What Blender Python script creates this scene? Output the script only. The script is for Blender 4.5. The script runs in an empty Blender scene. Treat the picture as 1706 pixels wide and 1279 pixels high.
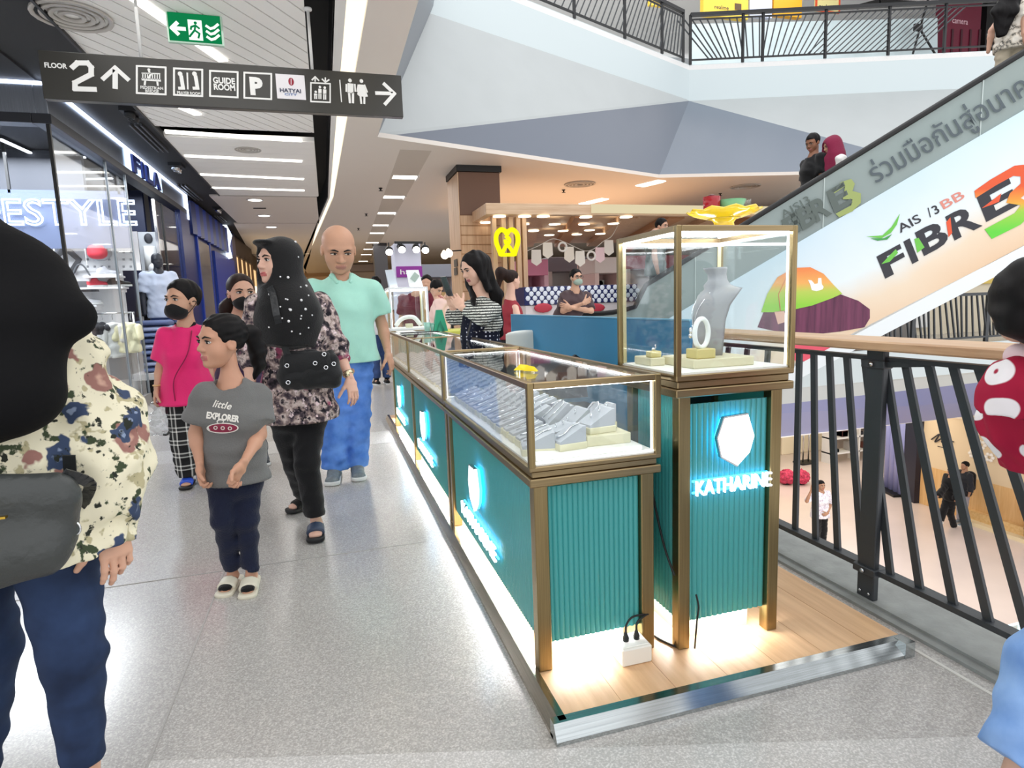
import bpy, bmesh, math, random
import numpy as np
from mathutils import Vector, Matrix, Euler
random.seed(7)
S = bpy.context.scene
COL = S.collection
# ------------------------------------------------------------------ camera
F = 1014.5
YAW, PITCH, ROLL = (math.radians(a) for a in (16.474, -7.638, -2.009))
EYE = np.array([0, 0, 1.2])
_cy, _sy, _cp, _sp = math.cos(YAW), math.sin(YAW), math.cos(PITCH), math.sin(PITCH)
FW = np.array([_sy*_cp, _cy*_cp, _sp]); _r0 = np.array([_cy, -_sy, 0.]); _u0 = np.cross(_r0, FW)
RT = math.cos(ROLL)*_r0 + math.sin(ROLL)*_u0
UP = -math.sin(ROLL)*_r0 + math.cos(ROLL)*_u0
cam_d = bpy.data.cameras.new('camera'); cam = bpy.data.objects.new('camera', cam_d); COL.objects.link(cam)
cam.matrix_world = Matrix(((RT[0], UP[0], -FW[0], EYE[0]), (RT[1], UP[1], -FW[1], EYE[1]), (RT[2], UP[2], -FW[2], EYE[2]), (0, 0, 0, 1)))
cam_d.sensor_fit = 'HORIZONTAL'; cam_d.sensor_width = 36; cam_d.lens = F/1706*36; cam_d.clip_start = .02; cam_d.clip_end = 200
S.camera = cam
def at(x, y, **k):
    """world point seen at photo pixel x,y on the plane X=, Y= or Z="""
    d = FW + RT*(x-853)/F - UP*(y-639.5)/F
    (a, v), = k.items(); i = 'XYZ'.find(a)
    return EYE + d*((v-EYE[i])/d[i])
# ------------------------------------------------------------------ light and exposure
S.view_settings.view_transform = 'Standard'; S.view_settings.look = 'None'
S.view_settings.exposure = 0.25; S.view_settings.gamma = 1; S.view_settings.use_curve_mapping = False
W = bpy.data.worlds.new('fill_world'); S.world = W; W.use_nodes = True  # even white surroundings added as soft fill for the open shell
W.node_tree.nodes['Background'].inputs[0].default_value = (.97, .98, 1, 1)
W.node_tree.nodes['Background'].inputs[1].default_value = 1.25
def area(name, loc, rot, sx, sy, power, col=(1, 1, 1)):
    l = bpy.data.lights.new(name, 'AREA'); l.shape = 'RECTANGLE'; l.size = sx; l.size_y = sy; l.energy = power; l.color = col
    o = bpy.data.objects.new(name, l); COL.objects.link(o); o.location = loc; o.rotation_euler = rot
    return o
area('ceiling_light_corridor', (-.9, 3.5, 3.3), (0, 0, 0), 1.6, 6.5, 28, (1, .98, .96))
area('ceiling_light_corridor_far', (-.9, 10.5, 3.3), (0, 0, 0), 1.6, 5, 35, (1, .98, .96))
area('ceiling_light_hall', (3.5, 17, 3.3), (0, 0, 0), 8, 12, 420, (1, .96, .92))
area('atrium_overhead_fill', (5.0, 4.0, 11.5), (0, 0, 0), 7, 9, 270, (.96, .98, 1))  # unseen area light added high over the void, no modelled source
area('upper_floor_fill', (11, 17, 11.8), (0, 0, 0), 12, 5, 280, (1, .98, .96))  # extra area light added to brighten the upper floor
area('lower_hall_light', (8, 9, -1.9), (0, 0, 0), 9, 4, 150, (1, .95, .88))
area('lower_shop_light', (14, 15, -2.2), (0, 0, 0), 9, 6, 220, (1, .95, .86))
# ------------------------------------------------------------------ materials
def hx(h, s=1.0):
    v = [int(h[i:i+2], 16)/255 for i in (0, 2, 4)]
    return tuple((x/12.92 if x <= .04045 else ((x+.055)/1.055)**2.4)*s for x in v)
MATS = {}
def new_mat(name):
    m = bpy.data.materials.new(name); m.use_nodes = True
    nt = m.node_tree; return m, nt, nt.nodes['Principled BSDF']
def mat(name, col=None, rough=.5, metal=0., noise=0., nscale=8., bump=0., bscale=60., emit=0., spec=.5, sheen=0., sub=0.):
    if name in MATS: return MATS[name]
    c = hx(col) if isinstance(col, str) else col
    m, nt, b = new_mat(name)
    b.inputs['Base Color'].default_value = (*c, 1); b.inputs['Roughness'].default_value = rough
    b.inputs['Metallic'].default_value = metal; b.inputs['Specular IOR Level'].default_value = spec
    if sheen: b.inputs['Sheen Weight'].default_value = sheen
    if emit:
        b.inputs['Emission Color'].default_value = (*c, 1); b.inputs['Emission Strength'].default_value = emit
    if noise or bump:
        tc = nt.nodes.new('ShaderNodeTexCoord')
    if noise:
        n = nt.nodes.new('ShaderNodeTexNoise'); n.inputs['Scale'].default_value = nscale; n.inputs['Detail'].default_value = 5
        nt.links.new(tc.outputs['Object'], n.inputs['Vector'])
        r = nt.nodes.new('ShaderNodeValToRGB')
        r.color_ramp.elements[0].position = .3; r.color_ramp.elements[1].position = .7
        r.color_ramp.elements[0].color = (*[x*(1-noise) for x in c], 1); r.color_ramp.elements[1].color = (*[min(1, x*(1+noise)) for x in c], 1)
        nt.links.new(n.outputs['Fac'], r.inputs['Fac']); nt.links.new(r.outputs['Color'], b.inputs['Base Color'])
    if bump:
        n = nt.nodes.new('ShaderNodeTexNoise'); n.inputs['Scale'].default_value = bscale; n.inputs['Detail'].default_value = 4
        nt.links.new(tc.outputs['Object'], n.inputs['Vector'])
        u = nt.nodes.new('ShaderNodeBump'); u.inputs['Strength'].default_value = bump; u.inputs['Distance'].default_value = .02
        nt.links.new(n.outputs['Fac'], u.inputs['Height']); nt.links.new(u.outputs['Normal'], b.inputs['Normal'])
    MATS[name] = m; return m
def N(nt, t, **k):
    n = nt.nodes.new(t)
    for a, v in k.items():
        if a.startswith('i_'): n.inputs[a[2:].replace('_', ' ')].default_value = v
        else: setattr(n, a, v)
    return n
def ramp(nt, src, stops, interp='LINEAR'):
    r = nt.nodes.new('ShaderNodeValToRGB'); r.color_ramp.interpolation = interp
    while len(r.color_ramp.elements) < len(stops): r.color_ramp.elements.new(.5)
    for e, (p, c) in zip(r.color_ramp.elements, stops):
        e.position = p; e.color = (*(hx(c) if isinstance(c, str) else c), 1)
    nt.links.new(src, r.inputs['Fac']); return r.outputs['Color']
def glass_mat(name, tint=(.97, .99, .99), refl=1.0):
    if name in MATS: return MATS[name]
    m = bpy.data.materials.new(name); m.use_nodes = True; nt = m.node_tree; nt.nodes.clear()
    o = N(nt, 'ShaderNodeOutputMaterial'); t = N(nt, 'ShaderNodeBsdfTransparent'); g = N(nt, 'ShaderNodeBsdfGlossy'); x = N(nt, 'ShaderNodeMixShader')
    t.inputs[0].default_value = (*tint, 1); g.inputs['Roughness'].default_value = .03
    f = N(nt, 'ShaderNodeLayerWeight'); f.inputs[0].default_value = .5
    p = N(nt, 'ShaderNodeMath', operation='POWER'); p.inputs[1].default_value = 4.0; nt.links.new(f.outputs['Facing'], p.inputs[0])
    k = N(nt, 'ShaderNodeMath', operation='MULTIPLY_ADD'); k.inputs[1].default_value = .8*refl; k.inputs[2].default_value = .035*refl
    nt.links.new(p.outputs[0], k.inputs[0]); nt.links.new(k.outputs[0], x.inputs[0])
    nt.links.new(t.outputs[0], x.inputs[1]); nt.links.new(g.outputs[0], x.inputs[2]); nt.links.new(x.outputs[0], o.inputs[0])
    MATS[name] = m; return m
def wood_mat(name, c1, c2, axis='Y', scale=3., rough=.45):
    if name in MATS: return MATS[name]
    m, nt, b = new_mat(name); tc = N(nt, 'ShaderNodeTexCoord'); mp = N(nt, 'ShaderNodeMapping')
    sc = {'X': (1, 14, 14), 'Y': (14, 1, 14), 'Z': (14, 14, 1)}[axis]
    mp.inputs['Scale'].default_value = sc; nt.links.new(tc.outputs['Object'], mp.inputs[0])
    n = N(nt, 'ShaderNodeTexNoise', i_Scale=scale, i_Detail=6., i_Roughness=.6); nt.links.new(mp.outputs[0], n.inputs['Vector'])
    nt.links.new(ramp(nt, n.outputs['Fac'], [(.3, c1), (.7, c2)]), b.inputs['Base Color']); b.inputs['Roughness'].default_value = rough
    MATS[name] = m; return m
def brushed(name, col, rough=.32, axis='X'):
    if name in MATS: return MATS[name]
    m, nt, b = new_mat(name); c = hx(col); tc = N(nt, 'ShaderNodeTexCoord'); mp = N(nt, 'ShaderNodeMapping')
    mp.inputs['Scale'].default_value = {'X': (1, 60, 60), 'Y': (60, 1, 60), 'Z': (60, 60, 1)}[axis]; nt.links.new(tc.outputs['Object'], mp.inputs[0])
    n = N(nt, 'ShaderNodeTexNoise', i_Scale=4., i_Detail=3.); nt.links.new(mp.outputs[0], n.inputs['Vector'])
    nt.links.new(ramp(nt, n.outputs['Fac'], [(.25, tuple(x*.82 for x in c)), (.75, tuple(min(1, x*1.15) for x in c))]), b.inputs['Base Color'])
    b.inputs['Metallic'].default_value = 1; b.inputs['Roughness'].default_value = rough
    MATS[name] = m; return m
def emat(name, col, strength):
    if name in MATS: return MATS[name]
    c = hx(col) if isinstance(col, str) else col
    m = bpy.data.materials.new(name); m.use_nodes = True; nt = m.node_tree; nt.nodes.clear()
    o = N(nt, 'ShaderNodeOutputMaterial'); e = N(nt, 'ShaderNodeEmission'); e.inputs[0].default_value = (*c, 1); e.inputs[1].default_value = strength
    nt.links.new(e.outputs[0], o.inputs[0]); MATS[name] = m; return m
ORD = ['nearest', 'second', 'third', 'fourth', 'fifth', 'sixth', 'seventh', 'eighth', 'ninth', 'tenth', 'eleventh', 'twelfth', 'thirteenth', 'fourteenth', 'fifteenth', 'sixteenth', 'seventeenth', 'eighteenth', 'nineteenth', 'twentieth', 'twenty-first', 'twenty-second', 'twenty-third', 'twenty-fourth']
# ------------------------------------------------------------------ mesh building
OFF = {}
def V3(p): return np.array([float(p[0]), float(p[1]), float(p[2])])
def frame(d, up=(0, 0, 1)):
    d = V3(d); d /= np.linalg.norm(d); u = V3(up)
    if abs(d@u) > .99*np.linalg.norm(u): u = np.array([0, 1., 0]) if abs(d[1]) < .9 else np.array([1., 0, 0])
    s = np.cross(d, u); s /= np.linalg.norm(s); u = np.cross(s, d); return d, s, u
class MB:
    def __init__(self): self.v = []; self.f = []; self.mi = []; self.sm = []
    def add(self, vs, fs, mi=0, sm=False):
        o = len(self.v); self.v += [tuple(map(float, p)) for p in vs]
        for f in fs: self.f.append([o+i for i in f]); self.mi.append(mi); self.sm.append(sm)
        return self
    def box(self, lo, hi, mi=0):
        (a, b, c), (d, e, g) = lo, hi
        return self.add([(a,b,c),(d,b,c),(d,e,c),(a,e,c),(a,b,g),(d,b,g),(d,e,g),(a,e,g)],
                        [(0,3,2,1),(4,5,6,7),(0,1,5,4),(1,2,6,5),(2,3,7,6),(3,0,4,7)], mi)
    def bbox(self, lo, hi, r=.004, mi=0):
        """box with bevelled vertical and horizontal edges (chamfer)"""
        lo, hi = V3(lo), V3(hi); r = min(r, *(abs(hi-lo)*.49)); vs = []
        for ax in range(3):
            for s in (0, 1):
                q = []
                for (p1, p2) in ((0,0),(1,0),(1,1),(0,1)):
                    p = np.zeros(3); p[ax] = hi[ax] if s else lo[ax]
                    o1, o2 = [i for i in range(3) if i != ax]
                    p[o1] = hi[o1]-r if p1 else lo[o1]+r; p[o2] = hi[o2]-r if p2 else lo[o2]+r
                    q.append(p)
                vs.append(q)
        pts = np.array([p for q in vs for p in q]); return self.hull(pts, mi)
    def hull(self, pts, mi=0):
        bm = bmesh.new()
        for p in pts: bm.verts.new(tuple(map(float, p)))
        bmesh.ops.convex_hull(bm, input=bm.verts)
        bmesh.ops.dissolve_limit(bm, angle_limit=.01, verts=bm.verts, edges=bm.edges)
        bm.verts.index_update(); used = {v for f in bm.faces for v in f.verts}; idx = {}
        vs = []
        for v in bm.verts:
            if v in used: idx[v] = len(vs); vs.append(tuple(v.co))
        fs = [[idx[v] for v in f.verts] for f in bm.faces]; bm.free()
        return self.add(vs, fs, mi)
    def bar(self, a, b, w, h=None, up=(0, 0, 1), mi=0):
        a, b = V3(a), V3(b); h = h or w; d, s, u = frame(b-a, up); s = s*w/2; u = u*h/2
        vs = [a-s-u, a+s-u, a+s+u, a-s+u, b-s-u, b+s-u, b+s+u, b-s+u]
        return self.add(vs, [(0,1,2,3),(7,6,5,4),(0,4,5,1),(1,5,6,2),(2,6,7,3),(3,7,4,0)], mi)
    def tube(self, pts, r, n=8, mi=0, cap=True):
        pts = [V3(p) for p in pts]; rs = r if hasattr(r, '__len__') else [r]*len(pts); rings = []; up = (0.03, .05, 1)
        for i, p in enumerate(pts):
            d = pts[min(i+1, len(pts)-1)]-pts[max(i-1, 0)]
            _, s, u = frame(d, up); up = u
            rings.append([p+rs[i]*(math.cos(2*math.pi*k/n)*s+math.sin(2*math.pi*k/n)*u) for k in range(n)])
        vs = [q for g in rings for q in g]; fs = []
        for i in range(len(pts)-1):
            for k in range(n): fs.append((i*n+k, i*n+(k+1) % n, (i+1)*n+(k+1) % n, (i+1)*n+k))
        self.add(vs, fs, mi, True)
        if cap:
            o = len(self.v)-len(vs); self.f += [[o+k for k in range(n)][::-1], [o+len(vs)-n+k for k in range(n)]]; self.mi += [mi]*2; self.sm += [False]*2
        return self
    def lathe(self, prof, c=(0, 0, 0), n=20, mi=0, axis=(0, 0, 1), cap=True):
        d, s, u = frame(axis, (0, 1, .01)); c = V3(c); vs = []; fs = []
        for (r, z) in prof:
            for k in range(n): a = 2*math.pi*k/n; vs.append(c+d*z+r*(math.cos(a)*s+math.sin(a)*u))
        for i in range(len(prof)-1):
            for k in range(n): fs.append((i*n+k, i*n+(k+1) % n, (i+1)*n+(k+1) % n, (i+1)*n+k))
        self.add(vs, fs, mi, True)
        for j, rev in ((0, True), (len(prof)-1, False)):
            if cap and prof[j][0] > 1e-6:
                o = len(self.v)-len(vs); q = [o+j*n+k for k in range(n)]; self.f.append(q[::-1] if rev else q); self.mi.append(mi); self.sm.append(False)
        return self
    def ell(self, c, r, n=12, m=8, mi=0, rot=None):
        c = V3(c); vs = []; fs = []; Rm = np.eye(3) if rot is None else np.array(rot)
        for i in range(m+1):
            t = math.pi*i/m
            for k in range(n):
                a = 2*math.pi*k/n; vs.append(c+Rm@np.array([r[0]*math.sin(t)*math.cos(a), r[1]*math.sin(t)*math.sin(a), r[2]*math.cos(t)]))
        for i in range(m):
            for k in range(n): fs.append((i*n+k, (i+1)*n+k, (i+1)*n+(k+1) % n, i*n+(k+1) % n))
        return self.add(vs, fs, mi, True)
    def prism(self, poly, o, ex, ey, depth, mi=0, holes=()):
        """2-D outline (list of x,y) on the plane o + x*ex + y*ey, extruded by depth along ex x ey"""
        o, ex, ey = V3(o), V3(ex), V3(ey); n = np.cross(ex, ey); n = n/np.linalg.norm(n)*depth
        k = len(poly); P = [o+ex*x+ey*y for x, y in poly]
        from mathutils.geometry import tessellate_polygon
        tri = tessellate_polygon([[Vector((x, y, 0)) for x, y in poly]])
        vs = P+[p+n for p in P]
        ar = sum(poly[i][0]*poly[(i+1) % k][1]-poly[(i+1) % k][0]*poly[i][1] for i in range(k))
        fs = []
        for t in tri:
            a, b, c = t
            s = (poly[b][0]-poly[a][0])*(poly[c][1]-poly[a][1])-(poly[c][0]-poly[a][0])*(poly[b][1]-poly[a][1])
            if s < 0: a, b, c = a, c, b
            fs += [(a, c, b), (a+k, b+k, c+k)]
        for i in range(k):
            j = (i+1) % k; fs.append((i, j, j+k, i+k) if ar > 0 else (j, i, i+k, j+k))
        return self.add(vs, fs, mi)
    def raw(self, vs, fs, mi=0, sm=True):
        return self.add(vs, fs, mi, sm)
    def build(self, name, mats, parent=None, smooth=None, base=None):
        me = bpy.data.meshes.new(name); v = np.array(self.v)
        if parent is None:
            off = np.array([(v[:, 0].min()+v[:, 0].max())/2, (v[:, 1].min()+v[:, 1].max())/2, v[:, 2].min()]) if base is None else V3(base)
        else: off = OFF[parent.name]
        me.from_pydata([tuple(p) for p in (v-off)], [], self.f)
        mats = mats if isinstance(mats, (list, tuple)) else [mats]
        for m in mats: me.materials.append(m)
        if len(mats) > 1: me.polygons.foreach_set('material_index', self.mi)
        me.polygons.foreach_set('use_smooth', self.sm if smooth is None else [smooth]*len(self.f))
        me.update(); o = bpy.data.objects.new(name, me); COL.objects.link(o)
        if parent is None: o.location = off
        else: o.parent = parent
        OFF[o.name] = off; return o
def tag(o, label=None, cat=None, group=None, kind=None):
    if label: o['label'] = label
    if cat: o['category'] = cat
    if group: o['group'] = group
    if kind: o['kind'] = kind
    return o
def thing(name, label, cat, loc=(0, 0, 0), group=None):
    o = bpy.data.objects.new(name, None); o.empty_display_size = .1; COL.objects.link(o); o.location = tuple(map(float, loc))
    OFF[o.name] = V3(loc); return tag(o, label, cat, group)
def struct(o): o['kind'] = 'structure'; return o
def dup(o, loc=None, rotz=None, parent=None, label=None, group=None):
    c = o.copy(); COL.objects.link(c)
    if parent is not None: c.parent = parent
    if loc is not None: c.location = tuple(map(float, loc))
    if rotz is not None: c.rotation_euler = (0, 0, rotz)
    if label: c['label'] = label
    if group: c['group'] = group
    for ch in o.children: dup(ch, parent=c)
    return c
def quadpoly(pts, thick, back):
    """flat plate: outline pts (3-D), thickness along vector back"""
    b = V3(back); b = b/np.linalg.norm(b)*thick; k = len(pts); m = MB()
    P = [V3(p) for p in pts]; m.add(P+[p+b for p in P], [list(range(k)), list(range(k, 2*k))[::-1]]+[(i, i+k, (i+1) % k+k, (i+1) % k) for i in range(k)])
    return m
def text_mb(txt, o, ex, ey, size, depth=.002, align='LEFT', width=None, bold=0., m=None, mi=0, spacing=1., outline=None):
    """letters as real geometry. o = baseline origin, ex, ey unit directions, size = letter height in metres"""
    cu = bpy.data.curves.new('t', 'FONT'); cu.body = txt; cu.size = 1; cu.align_x = align; cu.resolution_u = 3
    cu.offset = bold; cu.space_character = spacing
    if outline is not None: cu.fill_mode = 'NONE'; cu.bevel_depth = outline; cu.bevel_resolution = 1
    else: cu.fill_mode = 'BOTH'; cu.extrude = .5
    ob = bpy.data.objects.new('t', cu); COL.objects.link(ob)
    dg = bpy.context.evaluated_depsgraph_get(); me = bpy.data.meshes.new_from_object(ob.evaluated_get(dg))
    vs = np.array([v.co for v in me.vertices]) if len(me.vertices) else np.zeros((0, 3)); fs = [list(p.vertices) for p in me.polygons]
    bpy.data.objects.remove(ob); bpy.data.curves.remove(cu); bpy.data.meshes.remove(me)
    m = m or MB()
    if not len(vs): return m
    o, ex, ey = V3(o), V3(ex), V3(ey); n = np.cross(ex, ey)
    sx = size/.72; sxx = sx
    if width: sxx = width/max(1e-6, vs[:, 0].max()-vs[:, 0].min())
    dz = depth if outline is None else sx
    P = o+np.outer(vs[:, 0]*sxx, ex)+np.outer(vs[:, 1]*sx, ey)+np.outer((vs[:, 2]+(.5 if outline is None else 0))*dz, n)
    return m.add(P, fs, mi)
# ------------------------------------------------------------------ shared materials
WHITE = mat('white_paint', 'e9e8e6', .55, bump=.02, bscale=20)
CEILW = mat('ceiling_white', 'f3f1ee', .6)
CEILB = mat('ceiling_beige', 'e2dad2', .5)
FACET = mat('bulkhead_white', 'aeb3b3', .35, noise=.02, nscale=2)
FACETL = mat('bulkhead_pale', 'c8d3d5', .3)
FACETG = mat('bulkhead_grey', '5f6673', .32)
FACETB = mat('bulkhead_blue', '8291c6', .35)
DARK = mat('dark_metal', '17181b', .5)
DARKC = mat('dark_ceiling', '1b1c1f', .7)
RAILM = mat('railing_black', '33373b', .45, bump=.02)
STEEL = brushed('steel', 'b9bfc0', .16, 'X')
STEELY = brushed('steel_long', 'a9a294', .16, 'Y')
BLACK = mat('black', '0b0b0c', .45)
GLASS = glass_mat('clear_glass')
CHROME = mat('chrome', 'c9c9c9', .2, 1.)
def terrazzo(name, a, b, c, sp, rough):
    m, nt, p = new_mat(name); tc = N(nt, 'ShaderNodeTexCoord')
    n1 = N(nt, 'ShaderNodeTexNoise', i_Scale=.9, i_Detail=4.); n2 = N(nt, 'ShaderNodeTexVoronoi', i_Scale=sp); n3 = N(nt, 'ShaderNodeTexNoise', i_Scale=sp*1.3, i_Detail=2.)
    for n in (n1, n2, n3): nt.links.new(tc.outputs['Object'], n.inputs['Vector'])
    base = ramp(nt, n1.outputs['Fac'], [(.35, a), (.65, b)])
    sl = ramp(nt, n3.outputs['Fac'], [(.3, '6b6863'), (.5, '9d9a95'), (.72, c)])
    mx = N(nt, 'ShaderNodeMixRGB', blend_type='MIX'); mx.inputs[0].default_value = .38
    nt.links.new(base, mx.inputs[1]); nt.links.new(sl, mx.inputs[2])
    chips = ramp(nt, n2.outputs['Distance'], [(0, 'f2efe8'), (.16, 'f2efe8'), (.2, '000000')])
    ad = N(nt, 'ShaderNodeMixRGB', blend_type='LIGHTEN'); ad.inputs[0].default_value = .45
    nt.links.new(mx.outputs[0], ad.inputs[1]); nt.links.new(chips, ad.inputs[2])
    nt.links.new(ad.outputs[0], p.inputs['Base Color']); p.inputs['Roughness'].default_value = rough
    MATS[name] = m; return m
TERR = terrazzo('terrazzo_floor', 'b2aeaa', 'bab6b1', 'e6e2dc', 130., .2)
TERRB = terrazzo('terrazzo_band', 'c9c6c2', 'd1cecb', 'f0eeea', 130., .2)
CONC = mat('grey_concrete', '8f928f', .8, noise=.12, nscale=14, bump=.15, bscale=90)
# ------------------------------------------------------------------ floors
fl = struct(quadpoly([(-9, -3, 0), (1.86, -3, 0), (1.86, 6.1, 0), (4.6, 6.1, 0), (4.6, 9.5, 0), (26, 9.5, 0), (26, 48, 0), (-9, 48, 0)], .05, (0, 0, -1)).build('floor', TERR))
slab = struct(quadpoly([(-9, -3, -.055), (2.0, -3, -.055), (2.0, 6.2, -.055), (4.6, 6.2, -.055), (4.6, 9.6, -.055), (26, 9.6, -.055), (26, 48, -.055), (-9, 48, -.055)], .4, (0, 0, -1)).build('trim_1', CONC))
# pale bands let into the terrazzo, and their dividing strips
bands = [([(-9, 5.44), (1.86, 5.40), (1.86, 5.93), (-9, 5.98)]), ([(-9, -1.0), (1.86, -1.0), (1.86, .99), (-9, 3.78)]) , ([(-9, 9.9), (1.86, 9.9), (1.86, 10.5), (-9, 10.5)])]
bands[1] = [(-.55, -.9), (1.80, -.9), (1.72, 1.045), (-.55, 1.735)]
for b in bands:
    quadpoly([(x, y, .0015) for x, y in b], .002, (0, 0, -1)).build('terrazzo_band', TERRB, fl)
for a, b in [((1.80, -3), (1.80, 6.1))]:
    MB().box((a[0]-.006, a[1], -.01), (b[0]+.006, b[1], .003)).build('divider_strip', mat('pale_strip', 'cfcdc6', .4), fl)
MB().bar((-9, 3.0, -.008), (.4, 3.0, -.008), .006, .02).build('joint', mat('joint_grey', 'a19e9a', .6), fl)
MB().bar((-.55, -3, -.008), (-.55, 5.4, -.008), .006, .02).build('joint', MATS['joint_grey'], fl)
curb = MB().box((1.86, -3, -.06), (2.12, 6.1, .012)).box((1.90, -3, .012), (2.12, 6.1, .022)).build('trim_2', CONC); struct(curb)
lf = struct(quadpoly([(2, -3, -5), (40, -3, -5), (40, 40, -5), (2, 40, -5)], .1, (0, 0, -1)).build('floor_lower', mat('lower_floor', 'd9c9bf', .22, noise=.05, nscale=.8)))
struct(quadpoly([(2.0, -3, -5), (2.0, 40, -5), (2.0, 40, -.45), (2.0, -3, -.45)], .1, (-1, 0, 0)).build('wall_lower', WHITE))
# ------------------------------------------------------------------ corridor ceiling
ZC = 3.4
top = struct(quadpoly([(-9, 1, 3.78), (14, 1, 3.78), (14, 48, 3.78), (-9, 48, 3.78)][:0] or [(-9, .5, 3.78), (.62, .5, 3.78), (.62, 9, 3.78), (9, 13.5, 3.78), (26, 13.5, 3.78), (26, 48, 3.78), (-9, 48, 3.78)], .1, (0, 0, 1)).build('ceiling_void', DARKC))
ce1 = MB().box((-1.80, 1.2, ZC+.012), (-.005, 8.38, ZC+.05)).build('ceiling_1', mat('slat_gap', '4a4844', .8)); struct(ce1)
# diagonal white slats with open joints
def clip_slat(c0, w):   # slat band along direction (1,-.62), clipped to the panel rectangle
    x0, x1, y0, y1 = -1.80, -.005, 1.2, 8.38
    k = -1.5
    poly = [(x0, c0-k*x0), (x1, c0-k*x1), (x1, c0+w-k*x1), (x0, c0+w-k*x0)]
    def cut(p, f):
        r = []
        for i in range(len(p)):
            a, b = p[i], p[(i+1) % len(p)]; fa, fb = f(a), f(b)
            if fa >= 0: r.append(a)
            if (fa >= 0) != (fb >= 0): t = fa/(fa-fb); r.append((a[0]+t*(b[0]-a[0]), a[1]+t*(b[1]-a[1])))
        return r
    poly = cut(poly, lambda q: q[1]-y0); poly = cut(poly, lambda q: y1-q[1]) if poly else poly
    return poly
c0 = 1.3
while c0 < 11.2:
    p = clip_slat(c0, .232)
    if len(p) >= 3: quadpoly([(x, y, ZC) for x, y in p], .014, (0, 0, 1)).build('slat', CEILW, ce1)
    c0 += .255
lamp_w = emat('lamp_white', 'fffaf0', 4.0)
def ceil_bar(a, b, w, par, name='linear_light'):
    MB().bar(a, b, w, .02).build(name, lamp_w, par)
p1, p2 = at(231, 0, Z=ZC), at(372, 100, Z=ZC)
ceil_bar(p1+(p1-p2)*.12+[0, 0, -.004], p2+[0, 0, -.004], .085, ce1)
p1, p2 = at(303, 178, Z=ZC), at(330, 190, Z=ZC); ceil_bar(p1+[0, 0, -.004], p2+[0, 0, -.004], .085, ce1)
ce2 = MB().box((-1.82, 8.78, ZC), (-.01, 12.9, ZC+.05)).build('ceiling_2', CEILW); struct(ce2)
for k in range(12):
    MB().box((-1.81, 8.80+k*.342, ZC-.012), (-.02, 8.80+k*.342+.337, ZC)).build('panel', CEILW, ce2)
for (xa, ya, xb, yb) in [(275, 219, 503, 234), (308, 259, 503, 268), (334, 290, 506, 298), (351, 312, 507, 317)]:
    ceil_bar(at(xa, ya, Z=ZC-.012), at(xb, yb, Z=ZC-.012), .10, ce2)
ce3 = MB().box((-2.0, 13.08, ZC), (-.05, 16.9, ZC+.05)).build('ceiling_3', CEILB); struct(ce3)
ce4 = quadpoly([(-2.1, 17.0, ZC), (-.1, 17.0, ZC), (-.5, 26, ZC), (-2.7, 26, ZC)], .05, (0, 0, 1)).build('ceiling_4', CEILB); struct(ce4)
ce5 = quadpoly([(-2.7, 26.2, ZC), (-.5, 26.2, ZC), (-1.5, 46, ZC), (-4, 46, ZC)], .05, (0, 0, 1)).build('ceiling_5', CEILB); struct(ce5)
def downlight(px, py, r, lab, cat='light', Z=ZC, group=None):
    p = at(px, py, Z=Z); t = thing('downlight', lab, cat, p, group)
    MB().lathe([(r*1.25, -.012), (r*1.25, 0), (r, 0), (r, -.008), (r*1.25, -.012)], p, 18, cap=False).build('trim_ring', WHITE, t)
    MB().lathe([(r, -.006), (r*.9, -.003), (0, -.002)], p, 18).build('lens', lamp_w, t); return t
downlight(425, 333, .13, 'round downlight in the corridor ceiling just beyond the linear lights')
downlight(440, 359, .13, 'round downlight above the corridor, second after the four linear lights')
downlight(452, 378, .13, 'smallest round downlight, farthest along the corridor ceiling')
def vent(name, px, py, r, lab, m=None):
    p = at(px, py, Z=ZC); t = thing(name, lab, 'vent', p)
    for k in range(4): MB().lathe([(r*(1-.22*k), -.02), (r*(1-.22*k), -.004), (r*(.88-.22*k), -.004), (r*(.88-.22*k), -.02), (r*(1-.22*k), -.02)], p, 20, cap=False).build('ring', m or mat('vent_grey', 'b8b3ad', .5), t)
    return t
vent('air_vent', 120, 25, .26, 'round ceiling vent on the slatted ceiling above the sign, top left')
vent('air_vent', 413, 248, .17, 'round flush vent between the linear lights of the corridor ceiling')
vent('air_vent', 966, 306, .30, 'round grey air vent in the beige ceiling above the pretzel stall')
vent('air_vent', 1242, 310, .30, 'round air vent in the beige ceiling left of the escalator')
MB().bar(at(422, 347, Z=ZC-.01), at(443, 347, Z=ZC-.01), .03, .02).build('slot_vent', DARK).__setitem__('label', 'short dark slot in the corridor ceiling between two downlights'); bpy.data.objects['slot_vent']['category'] = 'vent'
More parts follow.
